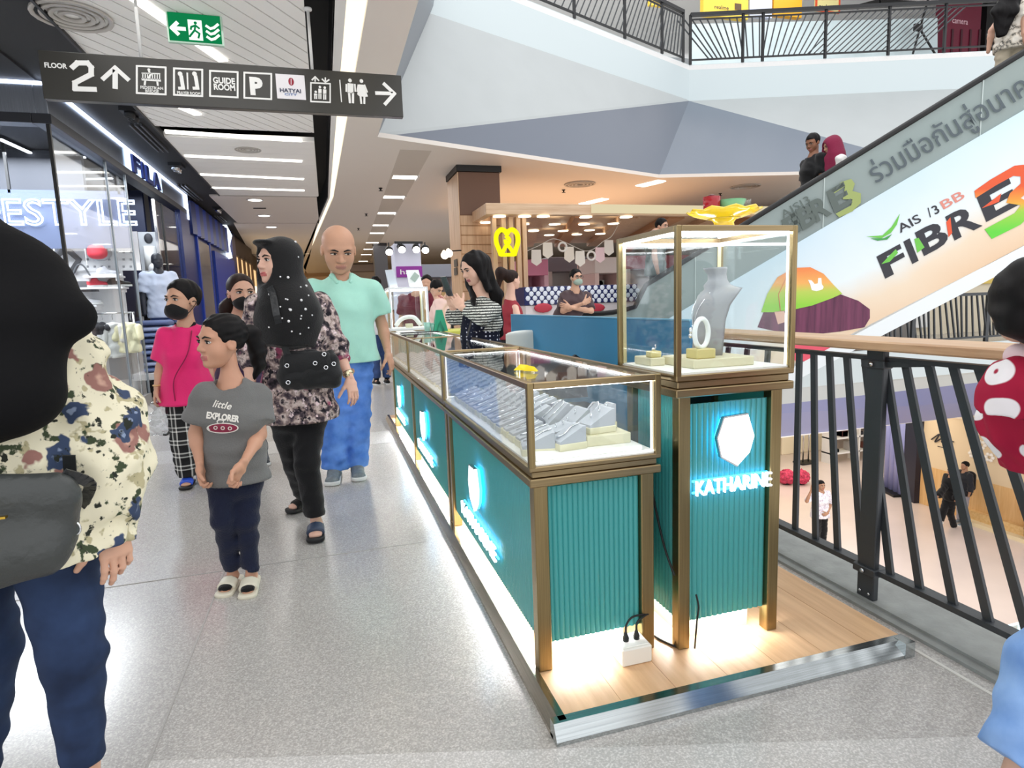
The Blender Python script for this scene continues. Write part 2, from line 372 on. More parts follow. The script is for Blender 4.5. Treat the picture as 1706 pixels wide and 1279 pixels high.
# dark soffit along the shops with grilles and spotlights
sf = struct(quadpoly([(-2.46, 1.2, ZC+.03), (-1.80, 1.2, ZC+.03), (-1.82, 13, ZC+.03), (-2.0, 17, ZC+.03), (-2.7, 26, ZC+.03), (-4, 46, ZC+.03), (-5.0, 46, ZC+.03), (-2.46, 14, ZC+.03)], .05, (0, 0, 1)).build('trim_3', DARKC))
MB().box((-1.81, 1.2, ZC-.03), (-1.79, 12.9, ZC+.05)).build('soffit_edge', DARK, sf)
for (xa, ya, xb, yb) in [(225, 207, 268, 252), (302, 308, 332, 333), (362, 359, 384, 369)]:
    a, b = at(xa, ya, Z=ZC+.01), at(xb, yb, Z=ZC+.01); b[0] = a[0]
    g = thing('linear_grille', {225: 'long black slot grille in the dark soffit nearest the sign', 302: 'black slot grille in the soffit above the lettered fascia', 362: 'farthest black slot grille in the dark soffit, above the blue shop'}[xa], 'vent', a)
    for k in range(3): MB().bar(a+[-.06+.06*k, 0, 0], b+[-.06+.06*k, 0, 0], .02, .03).build('slot', mat('slot_grey', '55575c', .4), g)
for i, (px, py) in enumerate([(220, 192), (295, 280), (364, 350)]):
    a = at(px, py, Z=ZC-.02)
    t = thing('spotlight', ['black twin spotlight in the soffit nearest the hanging sign', 'black and chrome spotlight in the soffit above the lettered fascia', 'black spotlight in the soffit above the blue shop front'][i], 'light', a)
    MB().box(a-[.09, .14, -.01], a+[.09, .14, .05]).build('housing', DARK, t)
    for s in (-1, 1): MB().lathe([(.02, .06), (.055, .0), (.055, -.05), (.045, -.05), (.03, -.01), (0, -.01)], a+[0, s*.075, 0], 12, axis=(.3, 0, 1)).build('lamp_head', CHROME if i else DARK, t)
# light cove between corridor and hall
c1 = [(.21, 1.2), (.20, 4.8), (.155, 13.1), (-1.3, 34)]; c2 = [(.30, 1.2), (.29, 4.8), (.20, 13.1), (-1.2, 34)]; c3 = [(.46, 1.2), (.44, 4.8), (.27, 13.1), (-1.05, 34)]
cv = struct(MB().box((-.3, 45.9, ZC), (-.2, 46, ZC+.1)).build('trim_4', WHITE))
for a, b, z, m_, nm in ((c1, c2, ZC, WHITE, 'cove_lip'), (c2, c3, ZC+.03, emat('cove_glow', 'fff0cf', 1.35), 'cove_light')):
    for i in range(3): quadpoly([(*a[i], z), (*b[i], z), (*b[i+1], z), (*a[i+1], z)], .03, (0, 0, 1)).build(nm, m_, cv)
for i in range(3): quadpoly([(*c1[i], ZC), (*c1[i+1], ZC), (*c1[i+1], ZC+.4), (*c1[i], ZC+.4)], .01, (1, 0, 0)).build('channel_side', DARK, cv)
# ------------------------------------------------------------------ hall ceiling and faceted bulkhead
T = at(629, 228, Z=ZC); BP = at(1097, 296, Z=ZC); E_ = at(705, -25, Z=ZC); BR = at(1480, 288, Z=ZC)
ZF = 5.64; ZU = 6.42
APX = at(1148, 168, Z=ZF); P0 = at(770, 42, Z=ZF); P2 = at(1590, 148, Z=ZF)
hc = struct(quadpoly([(.44, 1.2, ZC), (.44, 4.8, ZC), (.27, 13.1, ZC), (-1.05, 34, ZC), (-1.05, 48, ZC), (26, 48, ZC), (26, BR[1], ZC), BR, BP, T, E_, (E_[0], 1.2, ZC)], .06, (0, 0, 1)).build('ceiling_6', CEILB))
def onplane(px, py, a, b, c):
    a, b, c = V3(a), V3(b), V3(c); n = np.cross(b-a, c-a); d = at(px, py, Y=1.)-EYE; return EYE+d*(((a-EYE)@n)/(d@n))
P0b = P0+(P0-APX)*.45
AL = onplane(722, 10, T, APX, P0); AL2 = onplane(745, -60, T, APX, P0)
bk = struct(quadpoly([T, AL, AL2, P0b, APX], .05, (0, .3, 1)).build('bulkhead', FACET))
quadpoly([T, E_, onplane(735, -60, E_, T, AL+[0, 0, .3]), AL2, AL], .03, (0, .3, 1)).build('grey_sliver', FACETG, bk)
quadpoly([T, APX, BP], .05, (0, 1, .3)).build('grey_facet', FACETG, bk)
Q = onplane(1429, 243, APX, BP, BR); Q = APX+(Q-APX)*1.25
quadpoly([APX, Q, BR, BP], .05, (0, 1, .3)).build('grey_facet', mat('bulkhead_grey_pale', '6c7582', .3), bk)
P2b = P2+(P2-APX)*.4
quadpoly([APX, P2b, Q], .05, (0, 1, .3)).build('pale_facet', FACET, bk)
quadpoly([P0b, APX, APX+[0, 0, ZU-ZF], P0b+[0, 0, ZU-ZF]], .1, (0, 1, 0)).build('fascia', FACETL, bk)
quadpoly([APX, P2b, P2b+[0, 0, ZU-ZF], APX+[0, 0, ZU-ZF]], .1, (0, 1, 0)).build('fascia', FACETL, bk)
uf = struct(quadpoly([P0b+[0, 0, ZU-ZF-.01], APX+[0, 0, ZU-ZF-.01], P2b+[0, 0, ZU-ZF-.01], (30, 40, ZU-.01), (-2, 40, ZU-.01), (-2, P0b[1], ZU-.01)], .1, (0, 0, -1)).build('floor_upper', WHITE))
# downlights and slots of the hall ceiling
for i, (px, py) in enumerate([(674, 295), (656, 328), (644, 355), (634, 375), (628, 388), (620, 404), (615, 415), (610, 424), (605, 435)]):
    p = at(px, py, Z=ZC)
    t = thing('square_downlight', 'square downlight in the slot of the white hall ceiling, %s from the near end' % ORD[i], 'light', p, 'square downlights in the hall ceiling row')
    MB().box(p+[-.20, -.13, -.006], p+[.20, .13, .0]).build('lens', lamp_w, t); MB().box(p+[.2, -.2, -.03], p+[.235, .2, .0]).build('frame', WHITE, t)
a, b = at(690, 250, Z=ZC), at(606, 437, Z=ZC)
struct(quadpoly([a+[-.2, 0, -.002], a+[.25, 0, -.002], b+[.25, 0, -.002], b+[-.2, 0, -.002]], .004, (0, 0, 1)).build('trim_5', mat('slot_band', 'c6bdb3', .6)))
for i, (px, py) in enumerate([(1085, 305), (990, 335)]):
    a, b = at(px-20, py+5, Z=ZC-.005), at(px+18, py-4, Z=ZC-.005)
    t = thing('recessed_light', ['oblong recessed light under the grey bulkhead, nearer of two', 'oblong recessed light over the wooden stall canopy, farther of two'][i], 'light', a)
    MB().bar(a, b, .22, .012).build('lens', lamp_w, t); MB().bar(a+[.1, .12, 0], b+[.1, .12, 0], .03, .03).build('frame', WHITE, t)
for i, (px, py) in enumerate([(634, 313), (610, 356), (597, 380), (939, 316), (1200, 322)]):
    p = at(px, py, Z=ZC); t = thing('sprinkler', ['small dark sprinkler in the white ceiling nearest the bulkhead tip', 'small dark sprinkler, second along the white hall ceiling', 'small dark sprinkler farthest along the white hall ceiling', 'dark sprinkler below the round vent over the stall', 'dark sprinkler in the beige ceiling left of the escalator'][i], 'sprinkler', p)
    MB().lathe([(.035, 0), (.035, -.01), (.015, -.02), (.015, -.05)], p, 10).build('body', DARK, t); MB().lathe([(.04, -.055), (.04, -.05), (0, -.05)], p, 10).build('deflector', DARK, t)
# far walls that close the hall
struct(quadpoly([(-9, 47, 0), (26, 47, 0), (26, 47, 3.4), (-9, 47, 3.4)], .1, (0, 1, 0)).build('wall_far', mat('far_wall', 'cfc6c0', .7, noise=.15, nscale=1.2)))
struct(quadpoly([(26, 8, -5), (26, 48, -5), (26, 48, 13), (26, 8, 13)], .1, (1, 0, 0)).build('wall_right', WHITE))
struct(quadpoly([(-2, 26, ZU), (30, 26, ZU), (30, 26, 12), (-2, 26, 12)], .1, (0, 1, 0)).build('wall_upper', mat('upper_wall', 'd5dbe0', .6, noise=.1, nscale=.7)))
# opposite slab edge seen through the railing
opp = struct(MB().box((4.7, 9.42, -.6), (26, 9.5, .02)).build('trim_6', FACETL))
quadpoly([(4.7, 9.45, -.6), (26, 9.45, -.6), (26, 9.6, -.72), (4.7, 9.75, -1.0)], .04, (0, 1, 0)).build('pale_facet', FACETL, opp)
quadpoly([(4.7, 9.75, -1.0), (26, 9.6, -.72), (26, 11.2, -2.1), (4.7, 11.2, -2.0)], .04, (0, 1, 0)).build('blue_facet', FACETB, opp)
struct(quadpoly([(2, 11.2, -2.05), (26, 11.2, -2.05), (26, 40, -2.05), (2, 40, -2.05)], .05, (0, 0, 1)).build('ceiling_lower', mat('lower_ceiling', 'e8e2da', .6)))
# ------------------------------------------------------------------ jewellery kiosk
BRASS = brushed('brass', '92805c', .32, 'Z'); BRASSX = brushed('brass_x', '978463', .32, 'X'); BRASSY = brushed('brass_y', '907d62', .32, 'Y')
TEAL = mat('teal_panel', '3f9a9a', .22, spec=.6)
TEALD = mat('teal_dark', '0c2f33', .5)
LED = emat('led_white', 'fdfdff', 14.0); ULED = emat('under_led', 'fdfbff', 60.0); LEDS = emat('led_strip_soft', 'fbfdff', 3.0)
LOGO = emat('logo_white', 'eefbff', 3.2)
HALO = emat('halo_blue', '38b6ff', 6.0)
CREAM = mat('cream_leather', 'dcd6b6', .45, spec=.4); CREAMW = mat('deck_white', 'f3f2ec', .5)
VEL = mat('grey_velvet', 'aeb2b9', .6, sheen=.3); VELD = mat('bust_grey', '9c9fa3', .45, spec=.4)
SILVER = mat('silver', 'e4e6ea', .12, 1.); GOLDJ = mat('gold_jewel', 'd9b24a', .18, 1.)
OAK = wood_mat('oak_deck', 'c49a72', 'ddb78c', 'Y', 2.2, .4)
KX0, KX1, KY, L = .538, .977, 1.667, 1.432
ZP, ZL, ZG, ZT = .045, .649, .708, .965
# platform
pf = thing('kiosk_platform', 'low oak kiosk platform with a mirror steel edge on the grey floor', 'platform', (1.1, 3.6, 0))
PX0, PX1, PY0, PY1 = .523, 1.765, 1.43, 6.55
MB().box((PX0+.03, PY0+.04, .0), (PX1, PY1, ZP)).build('wood_deck', OAK, pf)
for k in range(1, 7):
    MB().box((PX0+.03+k*.18, PY0+.042, ZP-.001), (PX0+.0315+k*.18, PY1-.01, ZP+.0006)).build('plank_joint', mat('plank_joint_brown', 'a87f58', .6), pf)
ed = MB()   # sloped steel edging: front and left side
ed.prism([(0, 0), (0, .012), (.024, .052), (.052, .052), (.052, 0)], (PX0-.012, PY0-.012, .0), (0, 1, 0), (0, 0, 1), PX1-PX0+.012)
ed.build('steel_edge', STEEL, pf)
MB().prism([(0, 0), (.042, 0), (.042, .052), (.02, .052), (0, .012)], (PX0-.012, PY1, .0), (1, 0, 0), (0, 0, 1), PY1-PY0-.02).build('steel_edge', STEELY, pf)
MB().box((PX1-.04, PY0-.014, 0), (PX1, PY0+.03, .053)).build('edge_cap', STEEL, pf)
def fluted(name, par, a, b, z0, z1, out, pitch=.0185, amp=.0055, m=None):
    """ribbed sheet between floor points a and b"""
    a, b, out = V3((*a, 0)), V3((*b, 0)), V3((*out, 0)); ln = np.linalg.norm(b-a); n = max(2, int(round(ln/pitch))); k = 8; vs = []; fs = []
    cnt = n*k+1
    for i in range(cnt):
        t = i/(n*k); h = amp*abs(math.sin(math.pi*i/k))**.8
        p = a+(b-a)*t+out*h; q = a+(b-a)*t-out*.004
        vs += [(p[0], p[1], z0), (p[0], p[1], z1), (q[0], q[1], z0), (q[0], q[1], z1)]
    for i in range(cnt-1):
        o = 4*i; fs += [(o, o+4, o+5, o+1), (o+2, o+3, o+7, o+6), (o+1, o+5, o+7, o+3), (o, o+2, o+6, o+4)]
    return MB().raw(vs, fs, 0, False).build(name, m or TEAL, par)
HEXP = [(-.30, .47), (.30, .50), (.47, .05), (.36, -.27), (.05, -.52), (-.36, -.30), (-.46, .08)]
def logo(par, c, ex, w, hgt, tw, th):
    """lit emblem with raised rim, and the lit shop name under it. c = emblem centre on the panel"""
    c, ex = V3(c), V3(ex); ey = V3((0, 0, 1)); n = np.cross(ex, ey)
    P = [(x*w, y*hgt) for x, y in HEXP]
    MB().prism([(x*.93, y*.93) for x, y in P], c+n*.012, ex, ey, .012).build('halo_light', HALO, par)
    e = MB().prism(P, c+n*.026, ex, ey, .010).build('lit_emblem', LOGO, par)
    rim = MB(); k = len(P)
    for i in range(k):
        a, b = P[i], P[(i+1) % k]
        if i in (4, 5, 6, 0): rim.bar(c+n*.031+ex*a[0]+ey*a[1], c+n*.031+ex*b[0]+ey*b[1], .005, .014, up=n)
    rim.build('emblem_rim', CHROME, par)
    o_ = c-ex*(tw*.5)-ey*(hgt*.5+th*1.75)
    text_mb('KATHARINE', o_+n*.022, ex, ey, th, .010, width=tw, bold=-.004).build('lit_lettering', LOGO, par)
    for dz in (.12, .88): MB().bar(o_+n*.012+ey*th*dz, o_+n*.012+ey*th*dz+ex*tw, .006, .006, up=n).build('halo_light', HALO, par)
def cord(name, pts, r, m, lab=None, cat=None, par=None):
    o = MB().tube(smooth_pts(pts), r, 7).build(name, m, par)
    return tag(o, lab, cat)
def smooth_pts(pts, n=6):
    p = [V3(q) for q in pts]; out = []
    for i in range(len(p)-1):
        a, b, c, d = p[max(0, i-1)], p[i], p[i+1], p[min(len(p)-1, i+2)]
        for k in range(n):
            t = k/n; out.append(.5*((2*b)+(-a+c)*t+(2*a-5*b+4*c-d)*t*t+(-a+3*b-3*c+d)*t**3))
    return out+[p[-1]]
def counter(name, label, y0, y1, mods, front_face):
    t = thing(name, label, 'display counter', ((KX0+KX1)/2, (y0+y1)/2, ZP), 'jewellery counters of the kiosk')
    d = .017; lw = .045
    ys = [y0+(y1-y0)*i/mods for i in range(mods+1)]
    # legs
    for i, y in enumerate(ys):
        for x in (KX0+d, KX1-d-lw):
            yy = y+d if i == 0 else (y-d-lw if i == mods else y-lw/2)
            MB().bbox((x, yy, ZP), (x+lw, yy+lw, ZL), .003).build('leg', BRASS, t)
    # brass ledge: lower lip and stepped band
    MB().bbox((KX0, y0, ZL), (KX1, y1, ZL+.026), .003).build('lower_ledge', BRASSX, t)
    MB().bbox((KX0+.010, y0+.010, ZL+.026), (KX1-.010, y1-.010, ZG-.012), .003).build('band', BRASSX, t)
    MB().bbox((KX0, y0, ZG-.012), (KX1, y1, ZG+.004), .003).build('glass_ledge', BRASSX, t)
    MB().box((KX0+.012, y0+.012, ZG), (KX1-.012, y1-.012, ZG+.010)).build('deck', CREAMW, t)
    # glass case frame
    f = .020
    for x in (KX0, KX1-f):
        for y in (y0, y1-f): MB().bbox((x, y, ZG), (x+f, y+f, ZT), .002).build('frame_post', BRASS, t)
    for yy in ys[1:-1]: MB().bbox((KX0-.001, yy-.008, ZG), (KX0+.014, yy+.008, ZT), .002).build('frame_post', BRASS, t)
    for x in (KX0, KX1-f): MB().bbox((x, y0+f, ZT-.020), (x+f, y1-f, ZT), .002).build('frame_rail', BRASSY, t)
    for y in (y0, y1-f): MB().bbox((KX0+f, y, ZT-.020), (KX1-f, y+f, ZT), .002).build('frame_rail', BRASSX, t)
    for yy in ys[1:-1]: MB().bbox((KX0+f, yy-.008, ZT-.014), (KX1-f, yy+.008, ZT-.001), .002).build('frame_rail', BRASSX, t)
    g = .004
    for i in range(mods):
        a, b = ys[i], ys[i+1]
        MB().box((KX0+.006, a+f, ZG+.01), (KX0+.006+g, b-f, ZT-.02)).build('front_pane', GLASS, t)
        MB().box((KX1-.006-g, a+f, ZG+.01), (KX1-.006, b-f, ZT-.02)).build('back_pane', GLASS, t)
        MB().box((KX0+f, a+f, ZT-.009), (KX1-f, b-f, ZT-.005)).build('top_pane', GLASS, t)
    MB().box((KX0+f, y0+.006, ZG+.01), (KX1-f, y0+.006+g, ZT-.02)).build('end_pane', GLASS, t)
    MB().box((KX0+f, y1-.006-g, ZG+.01), (KX1-f, y1-.006, ZT-.02)).build('end_pane', GLASS, t)
    # LED strips inside the case edges
    MB().box((KX0+f, y0+f, ZT-.024), (KX0+f+.010, y1-f, ZT-.0195)).build('led_strip', LED, t)
    MB().box((KX1-f-.010, y0+f, ZT-.024), (KX1-f, y1-f, ZT-.0195)).build('led_strip', LED, t)
    for y, s in ((y0+f, 1), (y1-f, -1)):
        MB().box((KX0+f, min(y, y+s*.006), ZT-.024), (KX1-f, max(y, y+s*.006), ZT-.020)).build('led_strip', LED, t)
        for x in (KX0+f, KX1-f-.005): MB().box((x, min(y, y+s*.005), ZG+.012), (x+.005, max(y, y+s*.005), ZT-.022)).build('led_strip', LEDS, t)
    MB().box((KX0+f, y0+.013, ZG+.0095), (KX1-f, y0+.021, ZG+.0145)).build('led_strip', LEDS, t)
    # ribbed panels
    zb = ZP+.085
    for i in range(mods):
        a = ys[i]+(d+lw if i == 0 else lw/2); b = ys[i+1]-(d+lw if i == mods-1 else lw/2)
        fluted('ribbed_panel', t, (KX0+d+.020, b), (KX0+d+.020, a), zb, ZL, (-1, 0))
        logo(t, (KX0+d+.014, (a+b)/2+.06, .428), (0, -1, 0), .17, .19, .60, .062)
        MB().box((KX1-d-.03, a, zb), (KX1-d-.02, b, ZL)).build('back_panel', TEAL, t)
    if front_face: fluted('ribbed_panel', t, (KX0+d+lw, y0+d+.022), (KX1-d-lw, y0+d+.022), zb, ZL-.012, (0, -1), .0172)
    else: MB().box((KX0+d+lw, y0+d+.012, zb), (KX1-d-lw, y0+d+.020, ZL)).build('end_panel', TEAL, t)
    MB().box((KX0+d+lw, y1-d-.022, zb), (KX1-d-lw, y1-d-.014, ZL)).build('end_panel', TEAL, t)
    # plinth and under-counter light
    MB().box((KX0+.09, y0+.10, ZP), (KX1-.09, y1-.10, zb+.05)).build('plinth', CREAM, t)
    MB().box((KX0+d+.034, y0+.07, zb+.004), (KX0+d+.050, y1-.07, zb+.012)).build('under_light', ULED, t)
    MB().box((KX0+.07, y0+d+.036, zb+.004), (KX1-.07, y0+d+.052, zb+.012)).build('under_light', ULED, t)
    return t
ca = counter('jewellery_counter', 'nearest brass and glass jewellery counter with a ribbed teal end panel and socket box', KY, KY+L, 1, True)
cb = counter('jewellery_counter', 'farther long jewellery counter with two lit emblems, where the man rests his hand', KY+L+.004, KY+3*L, 2, False)
# tall show case at the right
TX0, TX1, TY0, TY1 = 1.002, 1.437, 1.62, 2.018
TZL, TZG, TZT = .890, .956, 1.409
def tall_case(name, label, x0, x1, y0, y1, frame_m, frame_x, base=True, logo_on=True, z=(ZP, TZL, TZG, TZT)):
    zp, zl, zg, zt = z; t = thing(name, label, 'display case', ((x0+x1)/2, (y0+y1)/2, zp)); d = .024; lw = .042; f = .018
    if base:
        for x in (x0+d, x1-d-lw):
            for y in (y0+d, y1-d-lw): MB().bbox((x, y, zp), (x+lw, y+lw, zl), .003).build('leg', BRASS, t)
        zb = zp+.085
        fluted('ribbed_panel', t, (x0+d+lw, y0+d+.024), (x1-d-lw, y0+d+.024), zb, zl-.03, (0, -1), .0205)
        fluted('ribbed_panel', t, (x0+d+.024, y1-d-lw), (x0+d+.024, y0+d+lw), zb, zl-.012, (-1, 0), .0205)
        fluted('ribbed_panel', t, (x1-d-.024, y0+d+lw), (x1-d-.024, y1-d-lw), zb, zl-.012, (1, 0), .0205)
        MB().box((x0+d+lw, y1-d-.02, zb), (x1-d-lw, y1-d-.012, zl)).build('back_panel', TEALD, t)
        MB().box((x0+.08, y0+.085, zp), (x1-.10, y1-.08, zb+.05)).build('plinth', CREAM, t)
        MB().box((x0+.07, y0+d+.036, zb+.004), (x1-.07, y0+d+.052, zb+.012)).build('under_light', ULED, t)
        MB().box((x0+d+.036, y0+.07, zb+.004), (x0+d+.052, y1-.07, zb+.012)).build('under_light', ULED, t)
        if logo_on: logo(t, ((x0+x1)/2, y0+d+.016, .738), (1, 0, 0), .150, .165, .285, .050)
    MB().bbox((x0, y0, zl), (x1, y1, zl+.026), .003).build('lower_ledge', frame_x, t)
    MB().bbox((x0+.011, y0+.011, zl+.026), (x1-.011, y1-.011, zg-.016), .003).build('band', frame_x, t)
    MB().bbox((x0, y0, zg-.016), (x1, y1, zg+.004), .003).build('glass_ledge', frame_x, t)
    MB().box((x0+.012, y0+.012, zg), (x1-.012, y1-.012, zg+.010)).build('deck', CREAMW, t)
    for x in (x0, x1-f):
        for y in (y0, y1-f): MB().bbox((x, y, zg), (x+f, y+f, zt), .002).build('frame_post', frame_m, t)
    for x in (x0, x1-f): MB().bbox((x, y0+f, zt-.018), (x+f, y1-f, zt), .002).build('frame_rail', frame_x, t)
    for y in (y0, y1-f): MB().bbox((x0+f, y, zt-.018), (x1-f, y+f, zt), .002).build('frame_rail', frame_x, t)
    g = .004
    MB().box((x0+f, y0+.006, zg+.01), (x1-f, y0+.006+g, zt-.018)).build('front_pane', GLASS, t)
    MB().box((x0+f, y1-.006-g, zg+.01), (x1-f, y1-.006, zt-.018)).build('back_pane', GLASS, t)
    for x in (x0+.006, x1-.006-g): MB().box((x, y0+f, zg+.01), (x+g, y1-f, zt-.018)).build('side_pane', GLASS, t)
    MB().box((x0+f, y0+f, zt-.009), (x1-f, y1-f, zt-.005)).build('top_pane', GLASS, t)
    MB().box((x0+f, y0+f, zt-.024), (x1-f, y0+f+.008, zt-.018)).build('led_strip', LED, t)
    MB().box((x0+f, y1-f-.05, zt-.03), (x1-f, y1-f-.02, zt-.022)).build('led_strip', LED, t)
    for x in (x0+f, x1-f-.008): MB().box((x, y0+f, zt-.024), (x+.008, y1-f, zt-.018)).build('led_strip', LED, t)
    for x in (x0+f, x1-f-.005):
        MB().box((x, y0+f, zg+.012), (x+.005, y0+f+.005, zt-.024)).build('led_strip', LEDS, t)
        MB().box((x-.004, y1-f-.004, zg+.012), (x+.009, y1-f, zt-.024)).build('inner_post', mat('pale_brass', 'd8cfa6', .35, .6), t)
    return t
tall_case('tall_show_case', 'tall glass show case on brass legs with necklace bust inside and golden tray on top', TX0, TX1, TY0, TY1, BRASS, BRASSX)
# ---- contents of the tall case
zt0 = TZG+.010
tag(MB().bbox((1.115, 1.70, zt0), (1.345, 1.90, zt0+.030), .003).build('riser', CREAM), 'wide cream riser under the necklace bust in the tall glass case', 'riser')
bx = tag(MB().bbox((1.132, 1.712, zt0+.030), (1.205, 1.775, zt0+.062), .003).build('jewel_box', mat('box_gold', 'd2c583', .4)), 'gold box under the standing bangle, in front of the necklace bust', 'box')
tag(MB().bbox((1.045, 1.85, zt0), (1.10, 1.97, zt0+.028), .003).build('riser', CREAM), 'low cream riser at the left rear of the tall glass case', 'riser')
tag(MB().bbox((1.052, 1.86, zt0+.028), (1.092, 1.90, zt0+.050), .003).build('jewel_box', MATS['box_gold']), 'small gold box at the left rear of the tall glass case', 'box')
bg = MB(); ringp = []
bc = V3((1.170, 1.742, zt0+.062+.050)); e1 = V3((.93, .36, 0)); e1 = e1/np.linalg.norm(e1)
bg.tube([bc+.037*(math.cos(a)*e1)+.047*math.sin(a)*V3((0, 0, 1)) for a in np.linspace(0, 2*math.pi, 33)], .0085, 8, cap=False)
tag(bg.build('bangle', mat('white_enamel', 'f2f7f6', .15)), 'white bangle standing upright on the gold box in the tall case', 'bangle')
# necklace bust: swept curved plate with a neck
bu = thing('necklace_bust', 'grey necklace display bust with a fine chain in the tall glass case', 'necklace stand', (1.235, 1.83, zt0+.030))
vs = []; fs = []
prof = [(0, .000, .055), (.004, .06, .058), (.004, .12, .066), (.012, .17, .080), (.030, .205, .095), (.052, .225, .088), (.060, .238, .052), (.062, .255, .038), (.060, .275, .036), (.055, .290, .044), (.052, .297, .046)]
nn = 15; th0 = .012
fa = V3((-.995, .05, 0)); fa /= np.linalg.norm(fa); sd = V3((fa[1], -fa[0], 0))*-1
bo = V3((1.250, 1.835, zt0+.030))
for side in (0, 1):
    for (fwd, z, hw) in prof:
        for i in range(nn):
            t = -1+2*i/(nn-1); curve = (1-t*t)*(.050 if z < .2 else .050)
            if z > .235: ang = t*math.pi*.98; s_, c_ = math.sin(ang/1.0)*hw*.9, math.cos(ang)*hw*.8; off = sd*(math.sin(ang*.98)*hw)+fa*(c_+.02)
            else: off = sd*(t*hw)+fa*(curve - abs(t)**2*.018)
            p = bo+off-fa*fwd*1.0+V3((0, 0, z))
            if side: p = p-fa*th0*(1 if z < .235 else 0)*1.0 + (V3((0, 0, 0)) if z < .235 else (bo-fa*(fwd-.02)+V3((0, 0, z))-p)*.25)
            vs.append(p)
m_ = len(prof)
for side in (0, 1):
    for j in range(m_-1):
        for i in range(nn-1):
            o = side*m_*nn+j*nn+i; q = (o, o+1, o+nn+1, o+nn); fs.append(q if side == 0 else q[::-1])
for j in range(m_-1):
    for i in (0, nn-1):
        a = j*nn+i; b = a+m_*nn; q = (a, a+nn, b+nn, b); fs.append(q if i == 0 else q[::-1])
for i in range(nn-1):
    for j in (0, m_-1):
        a = j*nn+i; b = a+m_*nn; fs.append((a, b, b+1, a+1) if j == 0 else (a, a+1, b+1, b))
MB().raw(vs, fs).build('bust', VELD, bu)
MB().bbox(bo-fa*.03+[-.02, -.02, 0], bo-fa*.03+[.02, .02, .13], .004).build('prop', VELD, bu)
ch = [bo+sd*s*.03+fa*(.052-.02*abs(s)-.03*(z > .19))+[0, 0, z] for s, z in ((-1, .215), (-.6, .16), (-.15, .105), (0, .098), (.15, .105), (.6, .16), (1, .215))]
MB().tube(smooth_pts(ch), .0016, 5).build('chain', SILVER, bu)
MB().ell(bo+fa*.058+[0, 0, .085], (.007, .007, .012), 8, 6).ell(bo+fa*.058+[0, 0, .068], (.009, .006, .009), 8, 6).build('pendant', SILVER, bu)
def small_swan(name, p, s, lab, m):
    sm = MB(); sm.ell(V3(p)+[0, 0, s*.35], (s*.5, s*.3, s*.35), 8, 6)
    sm.tube(smooth_pts([V3(p)+[s*.3, 0, s*.4], V3(p)+[s*.55, 0, s*.8], V3(p)+[s*.35, 0, s*1.2], V3(p)+[s*.6, 0, s*1.25]]), s*.09, 6)
    return tag(sm.build(name, m), lab, 'ornament')
small_swan('swan_ornament', (1.072, 1.88, zt0+.050), .016, 'tiny silver swan on the small gold box, left rear of tall case', SILVER)
# ---- golden tray on the tall case
gp = at(1206, 374, Y=1.86); gp[2] = TZT
YEL = mat('yellow_glass', 'f0c91c', .12, spec=.8)
tr = thing('offering_tray', 'golden yellow pedestal tray on top of the tall glass case', 'tray', gp)
MB().lathe([(.046, 0), (.048, .004), (.037, .016), (.033, .038), (.040, .048), (.055, .052)], gp, 24).build('pedestal', YEL, tr)
rim = MB(); n = 40; vs = []; fs = []
for j, (r, z) in enumerate([(.0, .050), (.06, .053), (.095, .063), (.122, .076), (.117, .081), (.06, .058), (0, .056)]):
    for k in range(n):
        a = 2*math.pi*k/n; rr = r*(1+.045*math.cos(a*10)*(r > .08)); vs.append(gp+[rr*math.cos(a), rr*math.sin(a), z+.004*math.cos(a*10)*(r > .1)])
for j in range(6):
    for k in range(n): fs.append((j*n+k, j*n+(k+1) % n, (j+1)*n+(k+1) % n, (j+1)*n+k))
rim.raw(vs, fs).build('fluted_dish', YEL, tr)
q = gp+[-.050, 0, .062]
t = thing('red_cup', 'small red cup with a lid on the golden tray', 'cup', q)
MB().lathe([(.026, 0), (.030, .062), (.0, .062)], q, 16).build('body', mat('red_gloss', 'a01322', .2), t); MB().ell(q+[0, 0, .064], (.013, .013, .007), 10, 6).build('lid', mat('dark_red', '5d1018', .3), t)
q = gp+[.020, -.01, .060]
tag(MB().lathe([(.026, 0), (.036, .02), (.050, .052), (.047, .052), (.032, .02), (0, .008)], q, 20).build('green_bowl', mat('mint_gloss', '79b98a', .25)), 'mint green bowl on the golden tray', 'bowl')
tag(MB().ell(gp+[.02, -.01, .104], (.020, .018, .010), 10, 6).build('yellow_food', mat('food_yellow', 'e3c36b', .6)), 'yellow mound in the mint green bowl on the tray', 'food')
tag(MB().lathe([(.012, 0), (.015, .045), (.013, .045), (0, .006)], gp+[.092, 0, .072], 12).build('clear_glass', glass_mat('frosted', (.9, .92, .9))), 'small clear glass at the right edge of the golden tray', 'glass')
